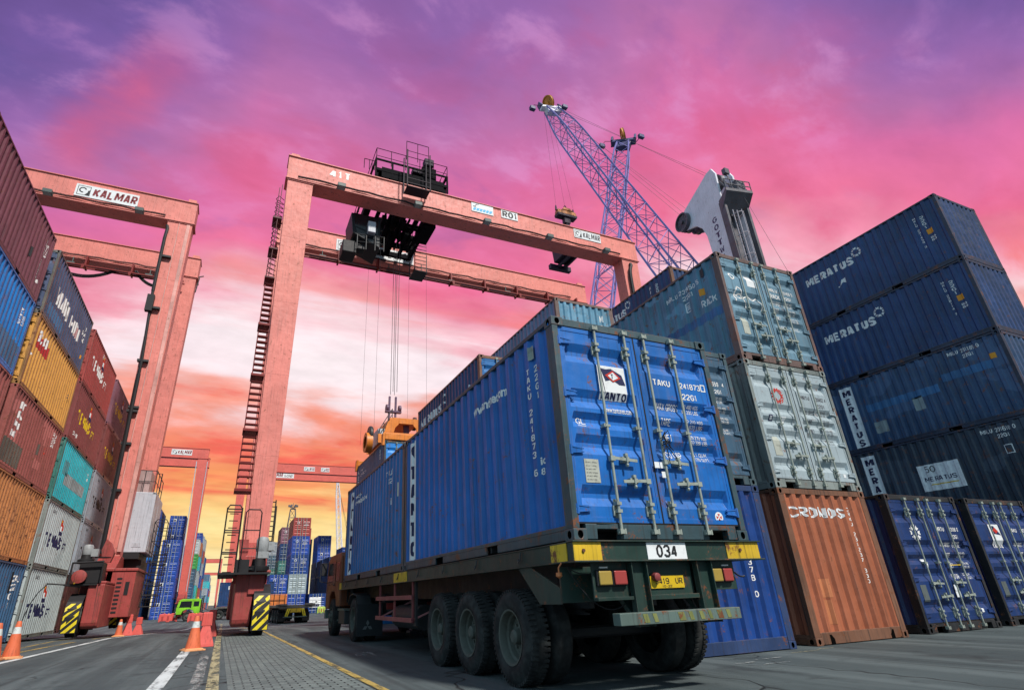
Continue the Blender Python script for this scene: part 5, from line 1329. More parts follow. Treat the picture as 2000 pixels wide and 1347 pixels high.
        for i in range(9):
            x = 1.2 + i * (span - 2.4) / 8; m.box(x - .05, x + .05, D - .4, D + .1, z + .05, bz0 + .05); m.bar((x, D - .78, z), (x, D - .3, z), .10, .12); m.hexa([(x - .04, D - .8, z - .25), (x + .04, D - .8, z - .25), (x + .04, D - .3, z - .05), (x - .04, D - .3, z - .05), (x - .12, D - .8, z + .02), (x + .12, D - .8, z + .02), (x + .12, D - .3, z + .06), (x - .12, D - .3, z + .06)])
        m.build('festoon_rail', RAILRED, t)
        m = MB()
        for i in range(4): m.face([(2.0 + i * 5.2, D - .70, z + .05), (6.4 + i * 5.2, D - .70, z + .05), (6.4 + i * 5.2, D - .40, z + .05), (2.0 + i * 5.2, D - .40, z + .05)])
        m.build('walkway_grating', flat('grating_grey', (.20, .20, .22), .6), t)
    return t, dict(bz0=bz0, bz1=bz1, D=D, span=span, bw=bw, hh=hh, gird=gird)

# ---- centre crane
CY, CF, CT = 24.5, 30.75, 23.52
C1, q = rtg('salmon gantry crane marked 41T straddling the container rows behind the truck', .53, CY, CF, 0, CT)
z0, z1, D, span = q['bz0'], q['bz1'], q['D'], q['span']
g0, g1 = q['gird']
def cx(x): return x - .53
gp = lambda x, z: (lambda u, v: (cx(x) + u, .03, z + v))
flat_text('41T', gp(2.66, 22.78), .50, 1.15, WHITE_CRANE, g0, .05)
m = MB(); m.box(cx(11.36), cx(12.86), .005, .035, 22.78, 23.46); s = m.build('sign_board', WHITE_SOLID, C1)
flat_poly([[(.10, .42), (.20, .42), (.34, .60), (.50, .64), (.50, .60), (.36, .55), (.26, .42), (.32, .36), (.12, .36)]], lambda u, v: (cx(11.36) + u, -.001, 22.78 + v), GREY_TXT, s)
flat_poly([[(.08 + i * .22, .10), (.24 + i * .22, .10), (.34 + i * .22, .30), (.10 + i * .22 + .06, .30)] for i in range(6)], lambda u, v: (cx(11.36) + u, -.001, 22.78 + v), flat('sign_light_blue', (.05, .42, .70), .5), s)
m = MB(); m.box(cx(13.42), cx(14.60), .005, .035, 22.84, 23.50); s = m.build('sign_board', WHITE_SOLID, C1)
flat_text('R01', lambda u, v: (cx(13.50) + u, -.001, 22.92 + v), .50, 1.0, BLACK_TXT, s, .035)
maker_sign(C1, lambda u, v: (cx(18.87) + u, .005, 22.72 + v), 2.15, .68, 'KALMAR', GREY_TXT)
maker_sign(C1, lambda u, v: (cx(4.20) + u, D + .005, 22.28 + v), 5.38, .88, 'KALMAR', MAROON_TXT, 'E-ONE²')
# black conduit on the right leg
m = MB(); x = span - 1.02; m.tube([(x + .3, .0, z0 - .35), (x + .28, -.08, z0 - .55), (x + .12, -.10, z0 - .9), (x + .05, -.10, z0 - 1.4), (x + .05, -.02, 9.0), (x + .06, .02, 4.0)], .11, 8); m.build('cable_conduit', BLACK, C1, smooth=True)
m = MB(); m.bar((span - 3.6, .5, z0 - 6.4), (span - .9, .5, z0 - 4.0), .16); m.build('brace', CRANE_RED, C1)

def stair_ladder(parent, x, y, za, zb, w=.55, step=.28, cage=True, mat=None, lean=0.0):
    m = MB(); k = 0; n = int((zb - za) / step)
    for s in (-1, 1): m.bar((x + s * w / 2, y, za), (x + s * w / 2 + lean, y, zb), .05, .07)
    for i in range(n + 1):
        z = za + i * step; o = lean * i / max(n, 1); m.box(x - w / 2 + o, x + w / 2 + o, y - .03, y + .03, z, z + .035)
    la = m.build('ladder', mat or RAILRED, parent)
    if cage:
        m = MB(); nb = max(2, int((zb - za) / 1.15))
        for i in range(nb + 1):
            z = za + 2.2 + (zb - za - 1.3) * i / nb
            if z > zb + .9: break
            o = lean * (z - za) / (zb - za); m.tube([(x - w / 2 + o, y, z), (x - .42 + o, y - .35, z), (x + o, y - .65, z), (x + .42 + o, y - .35, z), (x + w / 2 + o, y, z)], .02, 5)
        for a in (-.42, 0, .42):
            m.tube([(x + a, y - (.65 if a == 0 else .35), za + 2.2), (x + a + lean, y - (.65 if a == 0 else .35), zb + .9)], .018, 5)
        m.build('cage', mat or RAILRED, la)
    return la
# wide tread ladder up the outside of the left near leg, cage near the top
m = MB(); za, zb = 5.3, 15.6; xa0, xb0 = cx(.24) - .02, cx(-.02)
n = 36
for i in range(n + 1):
    f = i / n; z = za + (zb - za) * f; xl = cx(.18) + (cx(.24) - cx(.18)) * f - .12; xr = cx(.66) - .16 * f
    if i % 9 == 0: m.box(xl - .06, xr + .02, .02, .9, z - .05, z + .05)
    m.box(xl, xr, .20, .46, z, z + .05)
m.bar((cx(.06), .33, za), (cx(.12), .33, zb), .05, .16); m.bar((cx(.62), .33, za), (cx(.50), .33, zb), .04, .1)
m.build('stair', RAILRED, C1)
m = MB()
for k_, (zc, zd) in enumerate(((15.6, 20.6),)):
    for i in range(19):
        z = zc + (zd - zc) * i / 18; m.tube([(cx(.50), .3, z), (cx(.22), .05, z), (cx(.10), .33, z), (cx(.22), .62, z), (cx(.50), .7, z)], .02, 5)
    for a in ((.22, .05), (.10, .33), (.22, .62)): m.tube([(cx(a[0]), a[1], zc), (cx(a[0]) + .1, a[1], zd + .8)], .02, 5)
    for zz in (15.6, 17.3, 19.2): m.box(cx(.05), cx(.5), .0, .9, zz - .04, zz + .04)
m.build('ladder_cage', flat('dark_red_brown_steel', (.10, .02, .022), .5), C1)
# platform, driver access, motors over the near left bogie
m = MB(); m.box(cx(-.15), cx(1.45), -3.9, -.4, 1.86, 1.92); m.build('platform', BLACK, C1)
m = MB()
for xx in (cx(-.12), cx(.36)): 
    for yy in (-3.85, -3.2): m.tube([(xx, yy, 1.92), (xx, yy, 4.0)], .025, 6)
for z in (2.55, 3.25, 3.95):
    for yy in (-3.85, -3.2): m.tube([(cx(-.12), yy, z), (cx(.36), yy, z)], .022, 5)
    for xx in (cx(-.12), cx(.36)): m.tube([(xx, -3.85, z), (xx, -3.2, z)], .022, 5)
m.tube([(cx(-.12), -3.85, 3.95), (cx(-.05), -3.85, 4.08), (cx(.28), -3.85, 4.08), (cx(.36), -3.85, 3.95)], .025, 6)
for k in range(9): m.box(cx(-.02), cx(.26), -3.21, -3.18, 1.95 + k * .24, 1.98 + k * .24)
m.tube([(cx(.5), -3.5, 1.92), (cx(.5), -3.5, 3.9), (cx(.58), -3.5, 4.0), (cx(.95), -3.5, 4.0), (cx(1.02), -3.5, 3.9), (cx(1.02), -3.5, 1.92)], .025, 6)
m.tube([(cx(.5), -3.5, 3.3), (cx(1.02), -3.5, 3.3)], .02, 5); m.tube([(cx(.5), -3.5, 2.7), (cx(1.02), -3.5, 2.7)], .02, 5)
m.build('access_cage', BLACK, C1, smooth=True)
m = MB(); m.lathe([(0, 0), (0, .19), (.05, .21), (.40, .21), (.48, .16), (.52, .0)], (cx(1.18), -3.1, 2.62), 'Z', 18); m.box(cx(1.0), cx(1.40), -3.3, -2.9, 2.40, 2.62); m.box(cx(1.38), cx(1.58), -3.2, -2.95, 2.66, 2.95); mo = m.build('drive_motor', flat('motor_grey', (.30, .32, .33), .5, dirt=.3), C1, smooth=True)
m = MB(); m.lathe([(0, .0), (0, .34), (.06, .36), (.16, .36), (.18, .24), (.40, .22), (.42, 0)], (cx(1.12), -3.1, 1.98), 'Z', 20); m.lathe([(0, 0), (0, .5), (.07, .5), (.07, 0)], (cx(.95), -2.9, 2.02), 'Z', 24); m.box(cx(.35), cx(.8), -3.4, -2.6, 1.92, 2.35); m.build('gear_unit', BLACK, C1, smooth=True)
m = MB(); m.prism([(cx(.40), 3.05), (cx(.72), 3.05), (cx(.74), 2.6), (cx(.60), 2.35), (cx(.46), 2.5)], -2.95, -2.75, 'Y'); m.bar((cx(.55), -2.85, 2.5), (cx(.42), -2.6, 1.95), .07); m.bar((cx(.55), -2.85, 2.5), (cx(.75), -2.6, 1.95), .07); m.build('pivot_bracket', CRANE_RED, C1)
m = MB(); m.box(cx(.35), cx(1.45), -2.9, -2.86, 1.60, 1.86); m.box(cx(.85), cx(1.35), -3.52, -3.0, 1.25, 1.86); m.build('gear_housing', CRANE_RED, C1, bevel=.05)
# second caged ladder on the right of the leg, seen against the sky
stair_ladder(C1, cx(1.60), .55, 2.9, 5.0, w=.26, step=.2, cage=False, mat=BLACK)
m = MB(); hand_rail(m, (cx(1.78), .5, 3.2), (cx(1.80), .9, 4.0), .8, 2); m.build('hand_rail', BLACK, C1, smooth=True)

# ---- its trolley, a rail-borne part with cab, platform and hoist
m = MB(); tx0, tx1 = cx(5.35), cx(9.75)
ty0, ty1 = .15, D + .95
m.box(tx0, tx1, ty0, ty0 + .35, z1 + .16, z1 + .62); m.box(tx0, tx1, ty1 - .35, ty1, z1 + .16, z1 + .62)
for x in (tx0, (tx0 + tx1) / 2 - .2, tx1 - .4): m.box(x, x + .4, ty0 + .351, ty1 - .351, z1 + .10, z1 + .60)
for x in (tx0 + .4, tx1 - .8):
    for y in (ty0 - .0, ty1 - .2): m.lathe([(0, 0), (0, .3), (.16, .3), (.16, 0)], (x, y, z1 + .38), 'Y', 16)
for y in (ty0 - .1, ty1):
    m.box(tx0 - .1, tx1 + .1, y, y + .1, z1 + .62, z1 + .80); m.box(tx0 - .1, tx1 + .1, y, y + .08, z1 + 1.42, z1 + 1.52)
    for x in (tx0 - .1, tx0 + .9, tx0 + 1.9, tx0 + 3.0, tx1): m.box(x, x + .1, y + .01, y + .09, z1 + .2, z1 + 1.42)
    m.box(tx0 + .3, tx1 - .2, y + .02, y + .05, z1 + .2, z1 + .95)
for x in (tx0 - .1, tx1): m.box(x, x + .1, ty0, ty1, z1 + 1.42, z1 + 1.52)
TROL = m.build('trolley', TROLLEY_BLACK, C1)
zt1 = z1 + .50
m = MB()
m.lathe([(0, 0), (0, .48), (.08, .55), (.12, .46), (1.9, .46), (1.94, .55), (2.0, .48), (2.0, 0)], (tx0 + 1.0, 2.2, zt1 + 1.05), 'X', 24); m.lathe([(0, 0), (0, .4), (1.4, .4), (1.4, 0)], (tx0 + .9, 4.0, zt1 + .95), 'X', 18)
m.box(tx0 + 3.1, tx0 + 3.9, 1.7, 2.7, zt1 + .6, zt1 + 1.5); m.box(tx0 + .3, tx0 + .95, 1.4, 3.2, zt1 + .6, zt1 + 1.3); m.box(tx1 - 1.5, tx1 - .6, .3, 1.0, zt1 + .62, zt1 + 1.55)
m.box(tx0 + .2, tx1 - .2, 1.0, 1.3, zt1 + .6, zt1 + .9); m.box(tx0 + 2.4, tx0 + 3.0, .5, 1.2, zt1 + .62, zt1 + 1.2)
m.build('hoist_machinery', TROLLEY_BLACK, TROL, smooth=True)
m = MB(); m.box(tx1 - 1.35, tx1 - .75, .25, .75, zt1 + 1.75, zt1 + 2.25); m.box(tx0 + 2.3, tx0 + 2.9, .3, .8, zt1 + .95, zt1 + 1.3); m.build('control_box', flat('plum_grey_steel', (.05, .04, .055), .6, .1), TROL, bevel=.03)
m = MB()
for k in range(2):
    for x in (tx0 - .05, tx1 + .05): hand_rail(m, (x, ty0 - .1, zt1 + .62), (x, ty1 + .1, zt1 + .62), 1.15, 6)
hand_rail(m, (tx0 - .05, ty0 - .1, zt1 + .62), (tx1 + .05, ty0 - .1, zt1 + .62), 1.15, 5); hand_rail(m, (tx0 - .05, ty1 + .1, zt1 + .62), (tx1 + .05, ty1 + .1, zt1 + .62), 1.15, 5)
hand_rail(m, (cx(7.0), -.45, zt1 + 1.0), (cx(8.4), -.45, zt1 + 1.0), 1.45, 2); hand_rail(m, (cx(4.6), .1, zt1 + .05), (cx(5.2), .1, zt1 + .05), .7, 2, mid=False)
m.build('hand_rail', flat('dark_handrail', (.016, .012, .014), .7, .08), TROL, smooth=True)
m = MB()                                                   # hanging service basket on the near girder
bx0, bx1 = cx(6.95), cx(8.35)
m.box(bx0, bx1, -.85, -.08, z0 + .76, z0 + .80)
for x in (bx0, bx1):
    for y in (-.85, -.10): m.box(x - .03, x + .03, y - .03, y + .03, z0 + .76, z1 + 1.9)
for z in (z0 + 1.0, z0 + 1.35): 
    m.box(bx0, bx1, -.87, -.83, z - .02, z + .02)
m.build('service_basket', flat('basket_grey_purple', (.05, .042, .05), .6, .1), TROL)
# driver's cab below the girders on the left, machinery frame under the trolley
m = MB(); c0, c1 = cx(4.25), cx(6.0); zc = z0 - 2.35
m.hexa([(c0 + .15, 1.35, zc + .7), (c1, 1.35, zc), (c1, 3.2, zc), (c0 + .15, 3.2, zc + .7), (c0, 1.35, z0 - .25), (c1, 1.35, z0 - .25), (c1, 3.2, z0 - .25), (c0, 3.2, z0 - .25)])
CAB = m.build('driver_cab', flat('cab_dark_grey', (.018, .023, .027), .5, .25), C1, bevel=.04)
m = MB(); m.face([(c0 + .25, 1.34, zc + 1.2), (c1 - .15, 1.34, zc + .85), (c1 - .15, 1.34, zc + 2.1), (c0 + .18, 1.34, zc + 2.1)]); m.face([(c0 + .4, 1.34, zc + .72), (c1 - .2, 1.34, zc + .12), (c1 - .2, 1.34, zc + .72), (c0 + .3, 1.34, zc + 1.08)]); m.build('window', GLASS, CAB)
m = MB(); m.box(c0 + .95, c0 + 1.4, 1.0, 1.34, z0 - 1.6, z0 - .85); m.build('control_box', P_HOUSE, CAB, bevel=.03)
m = MB(); m.box(c0 - .35, c0 + .45, 1.5, 2.6, zc - .55, zc + .25); m.box(c0 + .5, c0 + .95, 1.6, 2.2, zc - .15, zc + .2); m.bar((c0 + .1, 2.0, zc + .2), (c0 + .5, 2.0, zc + 1.0), .25); m.build('cab_seat_pod', BLACK, CAB, bevel=.05)
m = MB(); hand_rail(m, (c0 + .4, 1.2, zc - .45), (c1 + .2, 1.2, zc - .3), 1.0, 3, r=.03); m.build('hand_rail', DARK, CAB)
z0 += 1.05
m = MB(); u0, u1 = cx(6.0), cx(9.2); zb = z0 - 1.25
for y in (1.3, 2.4, 3.5, 4.6, 5.7): m.box(u0, u1, y - .12, y + .12, z0 - .75, z0 - .45)
for x in (u0, u0 + .8, u0 + 1.6, u0 + 2.4, u1): m.box(x - .1, x + .1, 1.2, 5.9, z0 - .44, z0 - .2)
for x in (u0 + .1, u1 - .1):
    for y in (1.35, 5.65): m.box(x - .1, x + .1, y - .1, y + .1, z0 - .75, z1 + .2)
for k in range(7): m.box(u0 + .15 + k * .42, u0 + .42 + k * .42, 1.6 + (k % 3) * .9, 2.6 + (k % 3) * 1.0, zb + .1 + (k % 2) * .25, z0 - .76)
m.box(u1 - .5, u1 + .25, 1.3, 3.2, z0 - 1.1, z0 - .3)
for k in range(6): m.bar((u0 + .3 + k * .5, 1.4, zb + .4), (u0 + .5 + k * .45, 5.2, z0 - .5), .12)
for x in (u0 + .9, u0 + 1.6, u0 + 2.2): m.lathe([(0, 0), (0, .38), (.1, .38), (.1, 0)], (x, 3.2, zb + .35), 'X', 16)
m.build('hoist_frame', TROLLEY_BLACK, TROL)
z0 -= 1.05; zb -= .6
m = MB(); zz = zb - .9
for x in (u1 - .3, u1 + .5):
    for y in (3.8, 4.9): m.tube([(x, y, zz), (x, y, z0 - .4)], .03, 5)
m.box(u1 - .35, u1 + .55, 3.75, 4.95, zz - .05, zz); 
for k in range(7): m.box(u1 - .3, u1 + .5, 3.8, 3.84, zz + .25 + k * .28, zz + .28 + k * .28)
m.build('ladder_cage', DARK, TROL)
# hoist ropes down to the spreader
SX, SYC = 7.44, SP_Y + CL / 2
m = MB()
for x, y in ((SX - .12, SYC - .25), (SX + .10, SYC - .25), (SX - .12, SYC + .25), (SX + .10, SYC + .25)): m.tube([(cx(x), y - CY, 11.3), (cx(x), y - CY, z0 - .9)], .016, 5)
for x, y in ((6.05, SYC - 1.5), (6.05, SYC + 1.6), (9.0, SYC - 1.0), (8.5, SYC + .9)): m.tube([(cx(x), y - CY, 8.7), (cx(x), y - CY, z0 - .9)], .006, 4)
m.build('hoist_rope', ROPE, TROL)

# ---- spreader holding the blue container
P_SPR = paint('spreader_orange_paint', (.66, .20, .025), rust=.15, streak=.25, fade=.2, vary=.12)
SZ = 3 * H + .02
S = thing('container_spreader', 'orange container spreader with headblock hanging on the crane ropes', 'spreader', (SX, SYC, SZ))
m = MB()
m.box(-.95, .95, -1.3, 1.3, .05, .34)
for x in (-.42, .42): m.box(x - .16, x + .16, -2.85, 2.85, .08, .30)
for y in (-2.95, 2.95): m.box(-1.2, 1.2, y - .12, y + .12, .03, .33)
m.build('spreader_frame', P_SPR, S, bevel=.02)
for y in (-1.25, 1.22):                                    # headblock side plates with window
    m = MB(); yy0, yy1 = y, y + .05
    out = [(-1.1, .34), (1.15, .34), (1.15, 1.30), (1.05, 1.72), (-.35, 1.72), (-.62, 1.45), (-.85, .85), (-1.1, .80)]
    # plate as strips round an arched opening
    m.prism([(-1.1, .34), (1.15, .34), (1.15, .92), (-.80, .92), (-.87, .80), (-1.1, .80)], yy0, yy1, 'Y')
    m.prism([(-.79, .921), (-.30, .921), (-.22, 1.18), (-.05, 1.36), (-.05, 1.72), (-.35, 1.72), (-.62, 1.45)], yy0, yy1, 'Y')
    m.prism([(.95, .921), (1.15, .921), (1.15, 1.30), (1.05, 1.72), (.75, 1.72), (.75, 1.36), (.90, 1.2)], yy0, yy1, 'Y')
    m.box(-.049, .749, yy0, yy1, 1.42, 1.72)
    hb = m.build('headblock_plate', P_SPR, S, bevel=.01)
    if y < 0:
        flat_text('elme', lambda u, v: (.05 + u, y - .004, .66 + v), .14, .62, flat('spreader_purple_lettering', (.22, .10, .30), .5), hb, .05)
        for px_, pz, r_ in ((-.85, .70, .05), (-.9, .45, .04), (-.2, .50, .075), (.22, .50, .07)): flat_poly([[(px_ + r_ * math.cos(2 * math.pi * k / 14), pz + r_ * math.sin(2 * math.pi * k / 14)) for k in range(14)]], lambda u, v: (u, y - .004, v), BLACK, hb, 'hole')
        flat_poly([[(.75, .44), (1.02, .44), (1.06, .51), (1.02, .58), (.75, .58), (.71, .51)]], lambda u, v: (u, y - .004, v), BLACK, hb, 'hole')
m = MB(); m.box(-.5, 1.0, -1.2, 1.2, 1.45, 1.70); m.box(-1.0, 1.1, -1.2, 1.2, .36, .50); m.build('headblock', P_SPR, S)
m = MB()
for x in (-.25, .1): m.bar((x, 0, 1.7), (x + .02, 0, 3.3), .10)
for x in (-.42, .28): m.lathe([(0, 0), (0, .20), (.12, .20), (.12, 0)], (x, 0, 2.62), 'X', 16)
m.box(-.45, .42, -.12, .12, 2.38, 2.48); m.box(.35, .62, -.9, -.7, 1.0, 1.6); m.build('sheave_block', flat('sheave_purple_grey', (.12, .07, .12), .5), S, smooth=True)
m = MB(); m.lathe([(0, 0), (0, .42), (.04, .46), (.14, .46), (.18, .42), (.18, 0)], (-1.55, -1.0, .75), 'X', 24); m.build('cable_basket', DARK, S, smooth=True)
m = MB(); m.lathe([(0, .30), (0, .5), (.3, .5), (.3, .30)], (-1.7, -1.0, .36), 'X', 20); m.build('cable_basket', P_SPR, S, smooth=True)
m = MB(); m.box(-1.05, -.70, -1.0, .4, .37, 1.15); m.build('control_box', P_HOUSE, S, bevel=.02)
m = MB(); m.lathe([(0, 0), (0, .36), (.12, .36), (.12, 0)], (1.0, -.4, 1.72), 'X', 20); m.build('sheave', DARK, S, smooth=True)
m = MB(); hand_rail(m, (-1.0, -1.1, .5), (-.3, -.9, 1.7), .6, 3); m.build('hand_rail', DARK, S, smooth=True)
m = MB()
for sy in (-1, 1):
    m.hexa([(-1.32, sy * 2.85, -.25), (-1.22, sy * 2.85, -.25), (-1.22, sy * 3.05, -.25), (-1.32, sy * 3.05, -.25), (-1.30, sy * 2.7, .33), (-1.201, sy * 2.7, .33), (-1.201, sy * 3.06, .33), (-1.30, sy * 3.06, .33)])
m.build('guide_flipper', P_SPR, S)

# ---- left crane over the container wall
LY, LF, LT = 31.0, 37.4, 23.8
C2, q = rtg('salmon gantry crane standing over the left container wall, white boards under its leg', -4.38 - 23.45, LY, LF, 0, LT)
z0, z1, D, span = q['bz0'], q['bz1'], q['D'], q['span']; g0, g1 = q['gird']
lx = lambda x: x + 27.83
maker_sign(C2, lambda u, v: (lx(-10.57) + u, .005, 22.62 + v), 3.15, .84, 'KALMAR')
m = MB(); x = span - 1.02
m.tube([(x - .28, -.02, z0 - .45), (x - .22, -.1, z0 - .7), (x - .25, -.12, z0 - 1.4), (x - .22, -.12, z0 - 5.0)], .09, 8); m.tube([(x - .22, -.12, z0 - 5.0), (x + .0, -.10, 13.0), (x + .10, -.08, 4.4)], .075, 8); m.tube([(x + .0, -.10, 12.2), (x + .14, -.10, 3.3)], .10, 8); m.box(x - .40, x - .05, -.3, .0, z0 - 6.3, z0 - 5.3)
m.build('cable_conduit', BLACK, C2, smooth=True)
for i, zz in enumerate((z0 - 2.6, z0 - 6.0, z0 - 9.2, z0 - 12.0, 10.4, 8.5, 6.2)): f = i / 7; m = MB(); m.box(x - .3 + .3 * f, x + .28 + .1 * f, -.14, .12, zz - .06, zz + .06); m.build('conduit_bracket', DARK, C2)
m = MB(); m.box(span - .72, span - .68, .03, .055, 3.4, z0 - .1); m.box(span - .30, span - .12, .035, .06, 3.4, z0 - .05); m.build('leg_seam', paint('crane_pale_edge_paint', (.62, .30, .26), rust=.1, streak=.2), C2)
m = MB()
for a, b, s_ in ((lx(-13.2), lx(-8.9), 1.0), (lx(-8.0), lx(-5.4), .9), (lx(-18.5), lx(-14), 1.1)): m.tube(sag((a, D - .5, z0 - .55), (b, D - .5, z0 - .65), s_, 14), .06, 6); m.tube(sag((a + .1, D - .55, z0 - .55), (b - .1, D - .55, z0 - .65), s_ * .9, 14), .05, 6)
m.build('festoon_cable', BLACK, C2, smooth=True)
m = MB(); m.bar((span - .02, D + .5, z0 + .3), (span + .4, D + .5, z0 + .5), .06); m.bar((span + .15, D + .5, z0 + .3), (span + .05, D + .5, z0 - .9), .07); m.build('wind_gauge', DARK, C2)
# electrical house, stairs and drive by the near right leg
m = MB(); m.box(span - .55, span + .75, 1.1, 4.6, 3.45, 6.35); HS = m.build('machine_house', P_HOUSE, C2, bevel=.03)
m = MB(); m.box(span + .751, span + .76, 1.5, 2.4, 3.6, 5.7); m.box(span + .751, span + .76, 2.8, 4.2, 3.6, 5.9); m.box(span + .1, span + .5, 1.085, 1.099, 3.7, 3.9); m.build('door', P_HOUSE, HS)
m = MB(); m.box(span - .9, span + .5, 1.05, 4.4, 3.15, 3.44); m.box(span - .5, span + .6, 1.6, 4.2, 2.66, 3.14); m.build('house_base', BLACK, C2)
m = MB(); m.box(span - .5, span + .3, 1.6, 3.0, 6.36, 7.55); m.build('cabinet', paint('cabinet_pinkish_paint', (.42, .30, .29), rust=.1), C2, bevel=.02)
m = MB()
for a, b in (((span - .95, 1.15, 6.35), (span + .6, 1.15, 6.35)), ((span + .6, 1.15, 6.35), (span + .6, 4.5, 6.35)), ((span - .95, 1.15, 6.35), (span - .95, 4.5, 6.35))): hand_rail(m, a, b, 1.1, 3)
m.tube([(span + .6, 1.1, 6.3), (span + .85, 1.1, 6.3), (span + .85, 1.1, 7.3), (span + .6, 1.1, 7.3)], .03, 5); m.build('hand_rail', DARK, C2, smooth=True)
m = MB()                                                   # diesel housing on the sill
m.box(span - .35, span + .80, -1.0, 2.6, .62, 2.50); m.box(span - .40, span + .85, -1.05, 2.65, 2.501, 2.62); m.build('engine_housing', CRANE_RED, C2, bevel=.02)
m = MB()
for k in range(9): m.box(span + .1, span + .3, -1.012, -1.001, .78 + k * .17, .86 + k * .17)
m.box(span + .45, span + .61, -1.012, -1.001, 1.5, 2.05); m.build('vent', BLACK, C2)
m = MB()
for xx in (span - .75, span - .35): m.box(xx - .03, xx + .03, -2.2, -1.06, .3, 2.0)
m.bar((span - .9, -1.6, .3), (span + .0, -1.6, .4), .08); m.build('guard_frame', flat('pinkish_steel', (.20, .09, .09), .6, dirt=.3), C2)
m = MB(); m.box(span - 1.35, span - .2, -3.55, -.6, 1.86, 1.92); m.build('platform', BLACK, C2)
m = MB()
for a in ((span - .15, -3.3),): m.tube([(span - 1.2, -3.5, 1.92), (span - 1.2, -3.5, 2.7), (span - .15, -3.5, 2.75), (span - .12, -3.5, 1.92)], .05, 6)
m.box(span - .98, span - .2, -3.3, -2.2, 1.93, 2.75); m.build('guard_hoop', BLACK, C2, bevel=.05)
m = MB(); m.lathe([(0, 0), (0, .23), (.3, .25), (.36, .0)], (span - .85, -3.40, 2.18), 'Y', 18, sgn=-1); m.build('gear_housing', CRANE_RED, C2, smooth=True)
m = MB(); m.lathe([(0, 0), (0, .17), (.05, .19), (.34, .19), (.42, .14), (.44, 0)], (span - .95, -2.6, 3.05), 'Z', 18); m.box(span - .80, span - .55, -2.7, -2.4, 3.0, 3.3); m.build('drive_motor', flat('motor_grey', (.30, .32, .33), .5), C2, smooth=True)
m = MB(); m.lathe([(0, 0), (0, .30), (.16, .30), (.2, .2), (.35, .18), (.35, 0)], (span - .95, -2.6, 2.72), 'Z', 20); m.lathe([(0, 0), (0, .3), (.03, .3), (.03, 0)], (span - .35, -2.6, 2.95), 'Z', 20); m.build('gear_unit', BLACK, C2, smooth=True)
m = MB(); m.prism([(span - .45, 3.75), (span - .25, 3.6), (span - .05, 3.2), (span - .15, 2.8), (span - .45, 2.8), (span - .55, 3.3)], -2.1, -1.8, 'Y'); m.build('pivot_bracket', CRANE_RED, C2)
m = MB(); m.tube([(span - 1.35, -3.5, 1.9), (span - 1.9, -3.5, 1.95)], .03, 6); m.build('sensor_arm', BLACK, C2)
# black stair tower on the road side
m = MB(); sx0, sx1 = span + .90, span + 1.5
for xx in (sx0, sx1):
    for yy in (1.4, 2.6, 3.8): m.tube([(xx, yy, 1.0), (xx, yy, 4.9)], .022, 5)
for zz in (1.0, 1.5, 2.0, 2.5, 3.0, 3.5, 4.0, 4.5, 4.9):
    for yy in (1.4, 3.8): m.tube([(sx0, yy, zz), (sx1, yy, zz)], .018, 5)
    for xx in (sx0, sx1): m.tube([(xx, 1.4, zz), (xx, 3.8, zz)], .014, 5)
for k in range(15): m.box(sx0, sx1, 1.5 + k * .15, 1.65 + k * .15, 1.0 + k * .18, 1.03 + k * .18)
for xx in (sx0, sx1): m.bar((xx, 1.5, 1.0), (xx, 3.7, 3.7), .03, .12)
m.tube([(sx0, 1.4, 4.9), (sx0 + .1, 1.4, 5.05), (sx1 - .1, 1.4, 5.05), (sx1, 1.4, 4.9)], .022, 5)
m.build('stair_tower', BLACK, C2)

# ---- cranes farther up the yard
def far_rtg(label, ox, yn, top, span=23.45, d=6.4, signs=(), sign_trolley=False):
    t, q = rtg(label, ox, yn, yn + d, gz(yn), top, span=span, lod=1)
    for x, w, h, word in signs: maker_sign(t, lambda u, v, x=x: (x + u, .005, q['bz0'] + .42 + v), w, h, word)
    m = MB(); m.tube([(span - 1.5, -.05, q['bz0'] - .5), (span - 1.15, -.05, 3.5)], .07, 6); m.tube([(span + .05, -.05, q['bz0'] - .5), (span - .02, -.05, 3.5)], .05, 6); m.build('cable_conduit', P_HOUSE, t)
    if sign_trolley:
        m = MB(); m.box(span * .42, span * .52, .2, d + .8, q['bz1'] + .15, q['bz1'] + 1.4); m.box(span * .43, span * .50, 1.3, 4.5, q['bz0'] - 2.6, q['bz1'] - .1); m.build('trolley', DARK, t)
    return t, q
C3, q = far_rtg('red gantry crane with a small white board, beyond the green truck on the left', -4.5 - 23.45, 94.5, 23.9, signs=((18.2, 2.9, .85, 'KALMAR'),))
C4, q = far_rtg('red gantry crane whose beam crosses behind the centre crane leg', .5, 100.5, 23.6, signs=((10.6, 1.9, .75, 'LINTAS'), (13.6, 1.5, .75, 'R02'), (20.2, 2.4, .75, 'KALMAR')))
maker_sign(C4, lambda u, v: (4.4 + u, q['D'] + .005, q['bz0'] + .3 + v), 5.2, .95, 'KALMAR', MAROON_TXT, 'E-ONE²')
far_rtg('hazy red gantry crane, the farthest one with its whole right leg in view', -.9 - 23.45, 335.0, 23.4)
far_rtg('hazy red gantry crane partly hidden behind the farthest one', 1.2 - 23.45, 480.0, 23.4)

